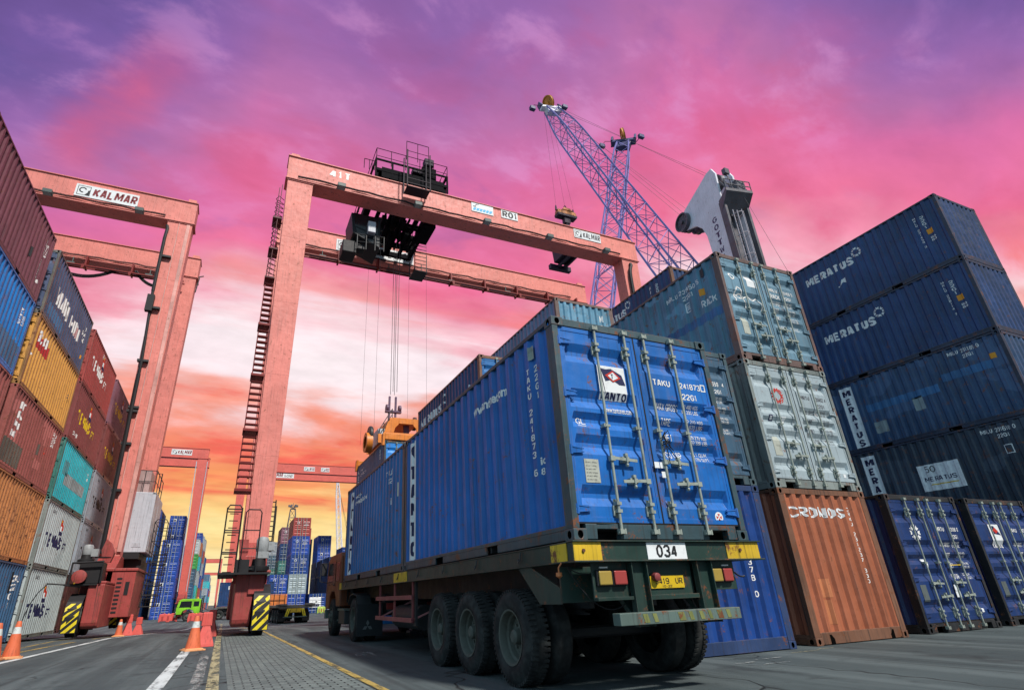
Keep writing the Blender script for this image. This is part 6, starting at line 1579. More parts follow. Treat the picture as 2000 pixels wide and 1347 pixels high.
# ------------------------------------------------------------------ mobile harbour cranes on the quay
P_MAST = paint('mast_lilac_white_paint', (.72, .72, .80), rust=.10, streak=.25, fade=.15, vary=.08)
P_MASTDK = paint('mast_dark_grey_paint', (.10, .10, .12), rust=.45, streak=.5, fade=.3)
P_BOOM = paint('boom_violet_blue_paint', (.21, .19, .48), rust=.06, streak=.2, fade=.2, vary=.15)
P_SHEAVE = paint('sheave_orange_paint', (.62, .27, .035), rust=.2, streak=.3, fade=.2)
P_BOOMDK = paint('boom_head_blue_paint', (.055, .06, .16), rust=.2, streak=.3, fade=.2)

def lattice_boom(P, Q, up, w0, w1, n, parent, taper=.12, chord=.17, lace=.085, name='boom', mat=None):
    """four chords from pivot P to head Q with zig-zag lacing; up = rough direction of its upper side"""
    P, Q = Vector(P), Vector(Q); d = (Q - P); L = d.length; d.normalize(); sx = d.cross(Vector(up)).normalized(); sz = sx.cross(d).normalized()
    def sect(f):
        e = 1.0
        if f < taper: e = .35 + .65 * f / taper
        if f > 1 - taper: e = .45 + .55 * (1 - f) / taper
        w = w0 + (w1 - w0) * f
        return P + d * (L * f), w * (.6 + .4 * e) / 2, w * e / 2
    m = MB(); fs = [i / n for i in range(n + 1)]
    C_ = [[c + sx * (a * hw) + sz * (b * hh) for a, b in ((-1, -1), (1, -1), (1, 1), (-1, 1))] for c, hw, hh in (sect(f) for f in fs)]
    for k in range(4):
        for i in range(n): m.bar(C_[i][k], C_[i + 1][k], chord, chord)
    for i in range(n):
        for k in range(4):
            j = (k + 1) % 4; a, b = (k, j) if (i + k) % 2 else (j, k)
            m.tube([C_[i][a], C_[i + 1][b]], lace / 2, 4)
            mid = (C_[i][a] + C_[i + 1][b]) / 2; m.tube([mid, C_[i][b]], lace / 2 * .8, 4); m.tube([mid, C_[i + 1][a]], lace / 2 * .8, 4)
            if i % 2 == 0: m.tube([C_[i][k], C_[i][j]], lace / 2, 4)
    k = n // 2
    for a in (-.3, .3): m.tube([C_[k][0] + d * a * 2, C_[k + 1][2]], lace / 2, 4); m.tube([C_[k][1], C_[k + 1][3] + d * a * 2], lace / 2, 4); m.tube([C_[k][0], C_[k][2]], lace / 2, 4)
    o = m.build(name, mat or P_BOOM, parent)
    return C_, d, sx, sz

def sheave_mesh(r, w, spokes=10):
    m = MB(); m.lathe([(0, r * .86), (0, r), (w * .35, r * .94), (w * .65, r * .94), (w, r), (w, r * .86), (0, r * .86)], (0, 0, 0), 'X', 28)
    m.lathe([(-.03, 0), (-.03, r * .22), (w + .03, r * .22), (w + .03, 0)], (0, 0, 0), 'X', 14)
    for k in range(spokes):
        a = 2 * math.pi * k / spokes; c, s = math.cos(a), math.sin(a); m.bar((w / 2, r * .2 * c, r * .2 * s), (w / 2, r * .88 * c, r * .88 * s), r * .07, w * .7)
    m.lathe([(w * .45, r * .2), (w * .45, r * .87), (w * .55, r * .87), (w * .55, r * .2)], (0, 0, 0), 'X', 28)
    return m.mesh('sheave', smooth=False)
ME_SHEAVE = sheave_mesh(1.0, .26)

def boom_head(parent, C_, d, sx, sz, scale=1.0):
    """yoke with the big rope sheave between cheek plates, lamps on stalks"""
    e = (C_[-1][0] + C_[-1][1] + C_[-1][2] + C_[-1][3]) / 4
    M3 = Matrix((sx, d, sz)).transposed().to_4x4()
    def F(a, b, c): return e + sx * (a * scale) + d * (b * scale) + sz * (c * scale)
    m = MB()
    m.hexa([F(*p) for p in ((-1.75, -.15, -.35), (1.75, -.15, -.35), (1.75, .55, -.35), (-1.75, .55, -.35), (-1.6, .05, .45), (1.6, .05, .45), (1.6, .55, .45), (-1.6, .55, .45))])
    m.hexa([F(*p) for p in ((-1.0, -1.1, -.5), (1.0, -1.1, -.5), (1.2, -.16, -.3), (-1.2, -.16, -.3), (-.9, -1.1, .4), (.9, -1.1, .4), (1.1, -.16, .4), (-1.1, -.16, .4))])
    m.build('boom_head', P_BOOMDK if scale > 1.05 else P_MAST, parent, bevel=.06)
    m = MB()
    for a in (-1.75, 1.45): m.hexa([F(*p) for p in ((a, .3, -.5), (a + .3, .3, -.5), (a + .3, 1.5, -.35), (a, 1.5, -.35), (a, .3, .6), (a + .3, .3, .6), (a + .3, 1.5, .4), (a, 1.5, .4))])
    m.build('cheek_plate', P_BOOMDK, parent, bevel=.05)
    s = put('sheave', ME_SHEAVE, P_SHEAVE, parent, scale=(1.15 * scale,) * 3)
    s.location = F(-.25, 1.35, .35); s.rotation_euler = (M3.to_3x3() @ Matrix.Rotation(R(20), 3, 'Z')).to_euler()
    m = MB(); m.tube([F(-1.7, .4, .3), F(-2.6, .9, .1), F(-2.9, .6, -.1)], .05, 5); m.build('lamp_arm', BLACK, parent); m = MB(); m.tube([F(1.5, -.3, -.2), F(2.3, .7, .2)], .06, 5); m.build('lamp_arm', BLACK, parent)
    for a in ((-3.0, .25, -.15), (2.45, .8, .25)):
        m = MB(); c = F(*a); m.box(c.x - .42 * scale, c.x + .42 * scale, c.y - .3, c.y + .3, c.z - .3 * scale, c.z + .3 * scale); m.build('floodlight', P_BOOMDK, parent, bevel=.05)
    return F

# the crane with the pale mast; its boom leans out over the yard
HB = Vector((41.0, 29.4, -.3))
HC = thing('harbour_crane', 'tall harbour crane with lilac white mast and long blue lattice boom', 'harbour crane', HB)
hb = lambda p: Vector(p) - HB
top = Vector((40.5, 29.2, 38.0))
axis_f = Vector((.155, .98, 0)).normalized()               # boom side of the mast
axis_s = Vector((-.98, .155, 0)).normalized()              # lettered flank
def mp(f, s, z):
    s = 1.55 - (1.55 - s) * .72
    return Vector((41.6, 29.6, z)) + axis_f * f + axis_s * s - HB
m = MB()
prof = [(-1.45, 3.0), (1.75, 3.0), (1.35, 30.6), (1.5, 33.0), (1.9, 34.2), (2.6, 35.0), (4.3, 35.7), (4.6, 37.3), (3.8, 37.9), (-.4, 39.3), (-1.1, 39.3), (-1.5, 38.4), (-1.45, 36.0)]
def plate(s0, s1, mi=0):
    n = len(prof); i = len(m.v)
    m.v += [tuple(mp(f, s0, z)) for f, z in prof] + [tuple(mp(f, s1, z)) for f, z in prof]
    m.f.append([i + k for k in range(n)]); m.m.append(mi); m.f.append([i + n + k for k in range(n)][::-1]); m.m.append(mi)
    for k in range(n):
        j = (k + 1) % n; m.f.append([i + k, i + j, i + n + j, i + n + k]); m.m.append(mi)
plate(1.25, 1.55)
MAST = m.build('mast', P_MAST, HC, bevel=.05)
m = MB(); plate(-1.55, -1.25); m.build('mast', P_MAST, HC, bevel=.05)
m = MB()
m.hexa([mp(*p) for p in ((-1.2, -1.24, 3), (1.5, -1.24, 3), (1.5, 1.24, 3), (-1.2, 1.24, 3), (-.6, -1.24, 36.5), (1.2, -1.24, 36.5), (1.2, 1.24, 36.5), (-.6, 1.24, 36.5))])
m.build('mast_core', P_MASTDK, HC)
m = MB()                                                   # open back: two dark flanges and platform
for s in (-1.9, 1.56): m.hexa([mp(*p) for p in ((-2.0, s, 3), (-1.2, s, 3), (-1.2, s + .34, 3), (-2.0, s + .34, 3), (-1.9, s, 34.8), (-1.2, s, 34.8), (-1.2, s + .34, 34.8), (-1.9, s + .34, 34.8))])
m.build('mast_flange', P_MASTDK, HC)
m = MB(); m.hexa([mp(*p) for p in ((-1.4, -1.9, 33.6), (-1.3, 1.9, 33.6), (-2.7, 2.1, 35.2), (-2.8, -1.9, 35.2), (-1.4, -1.9, 35.0), (-1.3, 1.9, 35.0), (-2.7, 2.1, 35.5), (-2.8, -1.9, 35.5))]); m.build('platform', P_MASTDK, HC)
m = MB()
for k in range(5):
    a, b = mp(-2.7, -1.9 + 1.0 * k, 35.5), mp(-2.7, -1.9 + 1.0 * k, 36.6); m.tube([a, b], .05, 5)
m.tube([mp(-2.7, -1.9, 36.6), mp(-2.7, 2.1, 36.6)], .05, 5); m.tube([mp(-2.7, -1.9, 36.0), mp(-2.7, 2.1, 36.0)], .05, 5)
for k in range(4): m.tube([mp(-2.5, -1.8 + k * 1.1, 35.5), mp(-2.0, -1.3 + k * 1.1, 36.9)], .07, 5)
c = mp(-2.2, -.5, 36.1); m.box(c.x - .6, c.x + .6, c.y - .4, c.y + .4, c.z - .5, c.z + .6); c = mp(-2.4, 1.0, 37.8); m.box(c.x - .28, c.x + .28, c.y - .2, c.y + .2, c.z - .3, c.z + .3); m.tube([c, mp(-2.6, .8, 36.0)], .06, 5)
m.build('winch_gear', P_MASTDK, HC)
m = MB()                                                   # caged ladder up the back
for s in (-.55, .1): m.tube([mp(-2.05, s + 1.0, 18), mp(-2.05, s + 1.0, 33.5)], .05, 5)
for k in range(40): m.tube([mp(-2.05, .45, 18 + k * .39), mp(-2.05, 1.1, 18 + k * .39)], .028, 4)
for k in range(7):
    z = 19 + k * 2.3; m.tube([mp(-2.0, .2, z), mp(-2.6, .3, z), mp(-2.8, .78, z), mp(-2.6, 1.25, z), mp(-2.0, 1.35, z)], .045, 5)
for a in ((-2.6, .3), (-2.8, .78), (-2.6, 1.25)): m.tube([mp(a[0], a[1], 19), mp(a[0], a[1], 33)], .035, 5)
m.build('ladder', flat('pale_ladder_steel', (.42, .38, .42), .5), HC)
for i, ch in enumerate('GOTTWALD'):
    P_ = lambda u, v, i=i: mp(.35 - u, 1.56, 33.55 - i * .86 + v)
    flat_text(ch, P_, .58, .60, flat('mast_purple_lettering', (.07, .05, .12), .5), MAST, .03)
for f, z, r_ in ((4.1, 36.6, 1.05), (-.55, 38.0, .9)):   # rope sheaves at the mast head
    for s in (-1.1, .55, 1.56) if f > 0 else (.0,):
        o = put('sheave', ME_SHEAVE, P_MASTDK, HC, loc=mp(f, s, z), scale=(1.6, r_, r_), rot=(0, 0, math.atan2(axis_s.y, axis_s.x)))
piv = hb(Vector((41.9, 31.6, 19.5)))
tip = hb(Vector((36.6, 48.9, 67.2)))
C_, d_, sx_, sz_ = lattice_boom(piv, tip, (-.155, -.98, .2), 3.0, 2.4, 19, HC, chord=.20, lace=.10)
F_ = boom_head(HC, C_, d_, sx_, sz_, 1.0)
m = MB()
for s in (-.9, .9): m.tube([mp(-.5, s, 38.6), F_(s * .8, .6, .4)], .016, 4); m.tube([mp(3.9, s, 37.3), F_(s * .5, .3, .3)], .014, 4)
m.tube([mp(3.9, -.4, 35.6), F_(.3, -2.0, .2)], .014, 4); m.tube([mp(-2.0, -1.0, 36.5), mp(-9.0, 2.5, 12.0)], .014, 4)
m.build('luffing_rope', ROPE, HC)
m = MB(); m.box(-4.5, 5.5, -4.5, 4.5, 1.2, 2.2); m.box(-3.2, 3.2, -3.0, 3.0, 2.21, 7.5)
for x in (-3.5, 4.5):
    for y in (-4, 4): m.box(x - .6, x + .6, y - .6, y + .6, 0, 1.19)
m.build('carrier', P_MASTDK, HC)

# spreader hanging from that boom, seen above and below the gantry beam
HK = Vector((36.9, 49.2, 0))
# headblock and lifting frame are one hung load
G = thing('hanging_spreader', 'rusty orange headblock with dark spreader frame hanging from the harbour crane boom', 'spreader', (HK.x, HK.y, 40.2))
m = MB(); zt = 7.6
m.hexa([(-1.5, -.45, zt), (1.5, -.45, zt), (1.5, .45, zt), (-1.5, .45, zt), (-1.4, -.4, zt + .65), (1.4, -.4, zt + .65), (1.4, .4, zt + .65), (-1.4, .4, zt + .65)])
m.hexa([(-.8, -.5, zt + .651), (.9, -.5, zt + .651), (.9, .5, zt + .651), (-.8, .5, zt + .651), (-.4, -.4, zt + 1.15), (.55, -.4, zt + 1.15), (.55, .4, zt + 1.15), (-.4, .4, zt + 1.15)])
m.build('headblock', paint('rusty_orange_paint', (.50, .18, .04), rust=.6, streak=.5), G, bevel=.05)
m = MB(); m.hexa([(-1.45, -.5, zt - .35), (1.45, -.5, zt - .35), (1.45, .5, zt - .35), (-1.45, .5, zt - .35), (-1.52, -.5, zt - .001), (1.52, -.5, zt - .001), (1.52, .5, zt - .001), (-1.52, .5, zt - .001)])
m.box(-.45, .45, -.3, .3, zt - 1.3, zt - .351); m.lathe([(0, 0), (0, .3), (.5, .3), (.5, 0)], (-.25, 0, zt - 1.7), 'X', 14); m.bar((0, 0, zt - 1.6), (.1, 0, zt - 4.0), .3)
for x in (-1.45, 1.3): m.lathe([(0, 0), (.0, .16), (.7, .10), (.9, .03), (.9, 0)], (x, 0, zt + .6), 'Z', 8)
m.tube([(-.1, 0, zt + 1.1), (-.1, 0, zt + 1.6), (.05, 0, zt + 1.8), (.2, 0, zt + 1.6), (.2, 0, zt + 1.1)], .07, 6)
m.build('hook_block', flat('hook_dark_purple', (.045, .03, .05), .5), G)
m = MB()                                                   # dark telescopic frame, end-on from below
m.hexa([(-1.1, -2.4, 1.3), (1.2, -2.4, 1.3), (1.2, 2.4, 1.3), (-1.1, 2.4, 1.3), (-1.3, -2.4, 3.6), (1.3, -2.4, 3.6), (1.3, 2.4, 3.6), (-1.3, 2.4, 3.6)])
m.box(-1.6, 1.6, -3.1, -2.5, .55, 1.25); m.box(-1.6, 1.6, 2.5, 3.1, .55, 1.25); m.box(-.5, -.2, -2.5, 2.5, .8, 1.299); m.box(.4, .7, -2.5, 2.5, .8, 1.299)
m.tube([(1.45, -2.8, 1.2), (1.55, -2.8, 2.6)], .14, 6); m.tube([(-1.4, -2.6, 1.2), (-1.2, -2.0, 2.4)], .2, 6); m.box(-1.9, -1.2, -1.5, -.6, 1.8, 2.7); m.bar((1.2, -2.2, 2.4), (1.4, -2.9, 1.0), .18)
m.build('spreader_frame', flat('spreader_dark_plum', (.03, .02, .04), .5), G, bevel=.04)
m = MB(); e = F_(-.25, 1.3, -.4) + HB - Vector(G.location)
for x in (-1.4, 1.4): m.tube([(x, 0, zt + 1.3), tuple(e + Vector((x * .35, 0, 0)))], .016, 4)
m.tube([(.05, 0, zt + 1.75), tuple(e)], .016, 4)
m.build('rope', ROPE, G)

# second harbour crane behind, only its steep boom and orange sheave show
H2 = Vector((38.0, 52.0, -.6))
HD = thing('harbour_crane', 'second harbour crane farther off, steep blue lattice boom with a big orange sheave', 'harbour crane', H2)
h2 = lambda p: Vector(p) - H2
C2_, d2_, sx2_, sz2_ = lattice_boom(h2((36.6, 52.0, 14.0)), h2((56.6, 56.0, 74.5)), (-.67, -.74, 0), 2.9, 2.5, 22, HD, taper=.06, chord=.20, lace=.11)
boom_head(HD, C2_, d2_, sx2_, sz2_, 1.25)
m = MB(); m.box(-9, 4, -4, 4, 1, 2.2); m.box(-7, 1, -2.5, 2.5, 2.21, 16.0); m.build('carrier', P_MASTDK, HD)

# ------------------------------------------------------------------ distant boom and lighting mast beyond the stacks
FB = thing('harbour_crane', 'thin pale lattice boom far beyond the stacks, left of the trailer', 'harbour crane', (28.3, 150.0, -.6))
lattice_boom((0, 0, 2), (-2.6, 0, 31.0), (1, 0, 0), 1.5, .9, 22, FB, chord=.14, lace=.08, mat=P_MAST)
m = MB(); m.tube([(-2.6, 0, 31.0), (2.4, 1, 14.0)], .04, 4); m.tube([(-2.6, 0, 31.0), (3.2, 1, 9.0)], .04, 4); m.bar((2.8, 1, 2), (2.4, 1, 15), .5); m.build('stay', ROPE, FB)
m = MB(); m.box(-3, 4, -4, 4, 0, 2.5); m.build('carrier', P_MASTDK, FB)
LM = thing('lighting_mast', 'tapering lattice lighting mast with a crown of floodlights behind the red topped stack', 'lighting mast', (14.7, 150.0, -.6))
m = MB(); n = 11; hh = 23.6
for k in range(4):
    a = [(-1, -1), (1, -1), (1, 1), (-1, 1)]
    for i in range(n):
        w0, w1 = 2.6 - 2.0 * i / n, 2.6 - 2.0 * (i + 1) / n; j = (k + 1) % 4; z0_, z1_ = hh * i / n, hh * (i + 1) / n
        m.bar((a[k][0] * w0, a[k][1] * w0, z0_), (a[k][0] * w1, a[k][1] * w1, z1_), .16); m.bar((a[k][0] * w0, a[k][1] * w0, z0_), (a[j][0] * w1, a[j][1] * w1, z1_), .09); m.bar((a[k][0] * w1, a[k][1] * w1, z1_), (a[j][0] * w1, a[j][1] * w1, z1_), .09)
m.build('mast', P_MASTDK, LM)
m = MB(); m.box(-.6, .6, -.6, .6, hh, hh + .12)
for k in range(6):
    a = 2 * math.pi * k / 6; m.bar((0, 0, hh + .2), (.9 * math.cos(a), .9 * math.sin(a), hh + .5), .08); c = (1.0 * math.cos(a), 1.0 * math.sin(a)); m.box(c[0] - .22, c[0] + .22, c[1] - .22, c[1] + .22, hh + .5, hh + 1.0)
m.bar((0, 0, hh), (0, 0, hh + 1.5), .12); m.build('floodlight_crown', P_MASTDK, LM)

# ------------------------------------------------------------------ background stacks
def stack(x0, y0, mats, where, ring=(), rng=None, flag=(), doors=None, flips=()):
    tier = ('bottom of', 'second up in', 'third up in', 'fourth up in', 'fifth up in', 'sixth up in')
    n = len(mats)
    for k, (mt, cn) in enumerate(mats):
        pos = 'top of' if (k == n - 1 and n > 1) else tier[k]
        c = container(x0, y0, gz(y0) + k * H, '%s container, %s %s' % (cn, pos, where), mt, lod=2, group=GR_B, flip=k in flips)
        if k in ring:
            lay(c, ring_star(.68, 1.83, .20, 8, .5), 'near', WHITE_SOLID, 'emblem', .02, c.doors[0]); write(c, 'near', 'MRTU 213168', 1.40, 1.86, .10, WHITE_SOLID, w=.85, lift=.05, parent=c.doors[1]); write(c, 'near', '22G1', 1.5, 1.45, .30, WHITE_SOLID, w=.6, bold=0, lift=.05, parent=c.doors[1])
        if k in flag:
            quad(c, 'near', .56, 1.0, 1.60, 2.06, WHITE_SOLID, 'white_panel', .02, c.doors[0]); quad(c, 'near', .66, .92, 1.72, 1.98, NAVY_TXT, 'emblem', .04, c.doors[0]); write(c, 'near', 'TAKU 240112', 1.40, 1.86, .10, WHITE_SOLID, w=.85, lift=.05, parent=c.doors[1])
N_, DB, SB, LG, RD, GB, WH, GN, PV = (P_NAVY, 'navy'), (P_DEEPBLUE, 'deep blue'), (P_STEELBLUE, 'steel blue'), (P_LIGHTGREY, 'light grey'), (P_TEMU_R, 'oxide red'), (P_GREYBLUE, 'grey blue'), (P_TEMU_G, 'pale grey'), (P_SEAGREEN, 'sea green'), (P_TEMU_P, 'plum')
BR = (paint('bright_royal_blue_paint', (.010, .055, .30), rust=.2, streak=.2, fade=.25), 'royal blue')
stack(8.72, 85.7, [BR, LG, DB, BR, RD], 'the red topped stack beside the centre crane leg', ring=(2, 3, 4))
stack(6.17, 86.0, [N_, BR], 'the low pair beside the light grey one', ring=(1,))
stack(8.10, 97.6, [N_, N_, GN, N_, PV], 'the stack close behind the red topped one', ring=(4,))
stack(7.60, 123.0, [N_, (P_TEAL_D, 'slate'), GN, (P_TEAL_D, 'slate'), (P_TEMU_G2, 'mid grey')], 'the grey topped stack behind, left of the red one', flag=(2,))
stack(10.55, 98.6, [N_, N_, DB, N_, RD], 'the second red topped stack, just behind the first', flag=(4,))
stack(15.90, 110.0, [N_, BR, BR, BR, BR], 'the royal blue stack left of the trailer cab', flag=(2, 3, 4))
stack(13.30, 117.0, [N_, DB, PV, N_, N_], 'the dark stack between the red and royal ones', ring=(4,))
for i, yy in enumerate((90.0, 96.7, 103.4)):
    stack(14.90, yy, [N_, N_, N_], 'the navy %s before the royal blue one' % ('stack', 'stack one back', 'stack two back')[i])
c = container(12.05, 88.5, gz(88), 'deep blue container with a white notice board on its doors, alone far off', P_DEEPBLUE, lod=2, group=GR_B)
quad(c, 'near', .10, 1.75, .75, 2.1, WHITE_SOLID, 'white_board', .09); quad(c, 'near', .3, 1.6, .85, 1.2, NAVY_TXT, 'lettering', .095); lay(c, disc(1.1, 1.5, .12), 'near', GREY_TXT, 'emblem', .095)
stack(19.4, 104.0, [N_, BR, N_, DB], 'the stack nearest the trailer cab', flag=(3,))
# left of the road
stack(-8.45, 92.0, [BR, BR, BR, BR], 'the front blue stack left beyond the stair tower', flag=(0, 1, 2, 3))
stack(-8.45, 98.9, [DB, N_, BR, (P_TANTO2, 'worn blue')], 'the blue stack just behind the front left one')
stack(-9.25, 105.6, [N_, DB, N_, BR, BR, BR], 'the six high stack behind the front left one', flag=(4, 5))
stack(-12.45, 94.0, [N_, DB, BR, (P_SKYBLUE, 'bright blue'), (P_SKYBLUE, 'bright blue'), BR], 'the tall stack half behind the white machine house', flag=(3, 5))
stack(-12.45, 100.7, [N_, N_, DB, N_, DB, N_], 'the tall stack one bay behind the machine house')
random.seed(21)
pal = [BR, DB, SB, LG, WH, GB, (P_TEMU_G2, 'mid grey'), (P_TURQ, 'turquoise'), (P_CRONOS, 'brick orange'), (paint('leaf_green_paint', (.04, .28, .06), rust=.2), 'leaf green'), (P_TANTO2, 'worn blue'), RD]
ordn = 'first second third fourth fifth sixth seventh eighth ninth tenth eleventh twelfth thirteenth fourteenth fifteenth sixteenth'.split()
hts = [5, 5, 6, 6, 6, 5, 5, 5, 4, 5, 5, 4, 5, 4, 4, 4]
for i in range(16):
    y = 118 + i * (6.72 if i < 9 else 12) + (60 if i > 8 else 0) * .5
    cols = [random.choice(pal) for _ in range(hts[i])]
    if i == 0: cols = [N_, SB, (P_TEAL_D, 'slate'), pal[9], WH]
    if i == 2: cols[-1] = BR; cols[-2] = BR
    stack(-7.1 + .25 * math.sin(i * 2.1), y, cols, 'the %s stack of the long row on the left' % ordn[i])

# ------------------------------------------------------------------ ground
def sheet(name, pts, z, mat, kind='structure'):
    m = MB(); m.face([(x, y, z) for x, y in pts]); o = m.build(name, mat, recalc=False); o['kind'] = kind
    return o
def mat_asphalt():
    m_, t = material('asphalt'); tc = t.add('ShaderNodeTexCoord'); v = tc.outputs['Object']
    n1 = t.noise(v, .16, 5, .6); n2 = t.noise(v, 2.2, 6, .65); n3 = t.noise(v, 70, 4, .7)
    drag = t.noise(t.mapping(v, rot=(0, 0, R(3)), sc=(1.6, .10, 1)), 1.0, 5, .6)
    c = t.mix(t.maprange(n1, .35, .65), (.040, .053, .057), (.068, .087, .091))
    c = t.mix(t.math('MULTIPLY', t.maprange(drag, .42, .66, 0, 1, True), .6), c, (.125, .152, .155))
    c = t.mix(t.math('MULTIPLY', t.maprange(n2, .54, .72, 0, 1, True), .55), c, (.022, .025, .028))
    c = t.mix(t.math('MULTIPLY', t.maprange(n3, .55, .75), .4), c, (.13, .14, .14))
    stain = t.maprange(t.noise(t.mapping(v, (4, 9, 0), sc=(1, .6, 1)), .55, 5, .6), .60, .70, 0, 1, True)
    c = t.mix(t.math('MULTIPLY', stain, .65), c, (.020, .023, .025))
    tyre = t.maprange(t.noise(t.mapping(v, (2, 1, 0), (0, 0, R(2)), (3.2, .05, 1)), 1.0, 4, .6), .56, .70, 0, 1, True)
    c = t.mix(t.math('MULTIPLY', tyre, .5), c, (.026, .030, .032))
    # cracks
    vw = t.add('ShaderNodeVectorMath', operation='ADD'); nz = t.add('ShaderNodeTexNoise'); t.put(nz.inputs['Vector'], v); nz.inputs['Scale'].default_value = .9
    t.put(vw.inputs[0], t.mapping(v, sc=(1, .42, 1))); t.put(vw.inputs[1], nz.outputs['Color'])
    vo = t.add('ShaderNodeTexVoronoi', feature='DISTANCE_TO_EDGE'); t.put(vo.inputs['Vector'], vw.outputs[0]); vo.inputs['Scale'].default_value = .42
    cr = t.math('MULTIPLY', t.maprange(vo.outputs['Distance'], .010, .0, 0, 1), t.maprange(n1, .42, .55, 0, 1, True))
    c = t.mix(cr, c, (.012, .013, .014))
    h = t.math('SUBTRACT', t.math('ADD', t.math('MULTIPLY', n3, .5), t.math('MULTIPLY', n2, .9)), t.math('MULTIPLY', cr, 1.5))
    ro = t.math('ADD', t.math('MULTIPLY', n2, .30), t.math('ADD', t.math('MULTIPLY', n1, .2), .55))
    finish(t, c, ro, .22, 0, h, .55, .03)
    return m_
def mat_paver():
    m_, t = material('concrete_pavers'); tc = t.add('ShaderNodeTexCoord'); v = tc.outputs['Object']
    n1 = t.noise(v, .8, 5, .6); n2 = t.noise(v, 9, 6, .7); n3 = t.noise(v, 60, 4, .7)
    b = t.add('ShaderNodeTexBrick'); t.put(b.inputs['Vector'], t.mapping(v, rot=(0, 0, 0)))
    b.inputs['Scale'].default_value = 1.0; b.inputs['Brick Width'].default_value = .215; b.inputs['Row Height'].default_value = .11; b.inputs['Mortar Size'].default_value = .012; b.inputs['Mortar Smooth'].default_value = .3
    b.inputs['Color1'].default_value = (.125, .150, .146, 1); b.inputs['Color2'].default_value = (.20, .235, .225, 1); b.inputs['Mortar'].default_value = (.010, .013, .013, 1)
    c = t.mix(t.math('MULTIPLY', t.maprange(n1, .35, .7), .55), b.outputs['Color'], (.105, .120, .122))
    c = t.mix(t.math('MULTIPLY', t.maprange(n2, .52, .70, 0, 1, True), .6), c, (.06, .066, .066))
    c = t.mix(t.math('MULTIPLY', t.maprange(n3, .55, .75), .3), c, (.25, .26, .25))
    h = t.math('SUBTRACT', t.math('MULTIPLY', n2, .5), t.math('MULTIPLY', b.outputs['Fac'], 1.0))
    finish(t, c, t.math('ADD', t.math('MULTIPLY', n2, .3), .6), .12, 0, h, .7, .02)
    return m_
def mat_line(name, col, wear):
    m_, t = material(name); tc = t.add('ShaderNodeTexCoord'); v = tc.outputs['Object']
    n = t.noise(v, 14, 6, .75); n2 = t.noise(v, 1.3, 4, .6); n3 = t.noise(t.mapping(v, sc=(9, 1.2, 1)), 1.0, 5, .6)
    k = t.maprange(t.math('ADD', t.math('ADD', t.math('MULTIPLY', n, .4), t.math('MULTIPLY', n2, .25)), t.math('MULTIPLY', n3, .35)), .36 + .12 * wear, .46 + .12 * wear, 0, 1)
    finish(t, t.mix(n2, tuple(x * .7 for x in col), col), .6, .3, alpha=k)
    return m_
ASPH = mat_asphalt(); PAVE = mat_paver()
LINE_W = mat_line('worn_white_line', (.62, .68, .68), .30); LINE_Y = mat_line('worn_yellow_line', (.46, .33, .09), .52); LINE_YP = mat_line('pale_worn_yellow_line', (.42, .38, .22), .62); LINE_F = mat_line('faint_line', (.34, .36, .35), .85)
m = MB()
ys = [-3000, -60, 0, 25, 29, 33, 37, 41, 45, 48, 120, 600, 3500]; xs = [-3000, -60, 0, 60, 3000]
for a, b in zip(ys[:-1], ys[1:]):
    for e, f in zip(xs[:-1], xs[1:]): m.face([(e, a, gz(a)), (f, a, gz(a)), (f, b, gz(b)), (e, b, gz(b))])
g = m.build('ground', ASPH, recalc=False); g['kind'] = 'structure'
def strip(name, path, w, mat, dz, seg=3.0):
    """band along (x, y) points, following the ground"""
    pts = []
    for (a, b), (e, f) in zip(path[:-1], path[1:]):
        n = max(1, int(math.hypot(e - a, f - b) / seg))
        pts += [(a + (e - a) * k / n, b + (f - b) * k / n) for k in range(n)]
    pts.append(path[-1]); m = MB()
    for (a, b), (e, f) in zip(pts[:-1], pts[1:]):
        m.face([(a - w / 2, b, gz(b) + dz), (a + w / 2, b, gz(b) + dz), (e + w / 2, f, gz(f) + dz), (e - w / 2, f, gz(f) + dz)])
    o = m.build(name, mat, recalc=False); o['kind'] = 'structure'; return o
strip('paved_lane', [(1.02, 1.5), (1.0, 60)], 1.55, PAVE, .004)
strip('road_marking', [(-5.35, -5), (-4.06, 15.2), (-2.36, 41.3), (-1.4, 56)], .17, LINE_W, .008)
strip('road_marking', [(-5.6, 9), (-4.63, 19.5), (-3.67, 29.5), (-3.1, 36)], .14, LINE_Y, .008)
strip('road_marking', [(-5.4, 14), (-5.15, 22), (-4.9, 31)], .10, LINE_Y, .008)
strip('road_marking', [(-.66, 4), (-.54, 16.5)], .19, LINE_W, .008); strip('road_marking', [(-.46, 25), (-.40, 33)], .20, LINE_W, .008)
strip('road_marking', [(-.16, 4), (-.12, 14)], .16, LINE_F, .008)
strip('road_marking', [(.03, 3), (.12, 18), (.28, 33.7), (.5, 58)], .15, LINE_YP, .012)
strip('road_marking', [(1.93, 3), (1.86, 8), (1.70, 21.4), (1.45, 45)], .10, LINE_Y, .012)
for x, y, w, l in ((7.2, 6.35, .55, .05), (6.6, 6.20, .4, .06), (8.3, 6.62, .6, .03), (8.9, 6.72, .35, .03), (6.9, 5.95, .5, .04)): strip('road_marking', [(x, y), (x + .12, y + l)], w, LINE_F if x < 8 else LINE_YP, .008)
strip('road_marking', [(2.65, 11.2), (2.75, 12.0)], .35, LINE_F, .008)

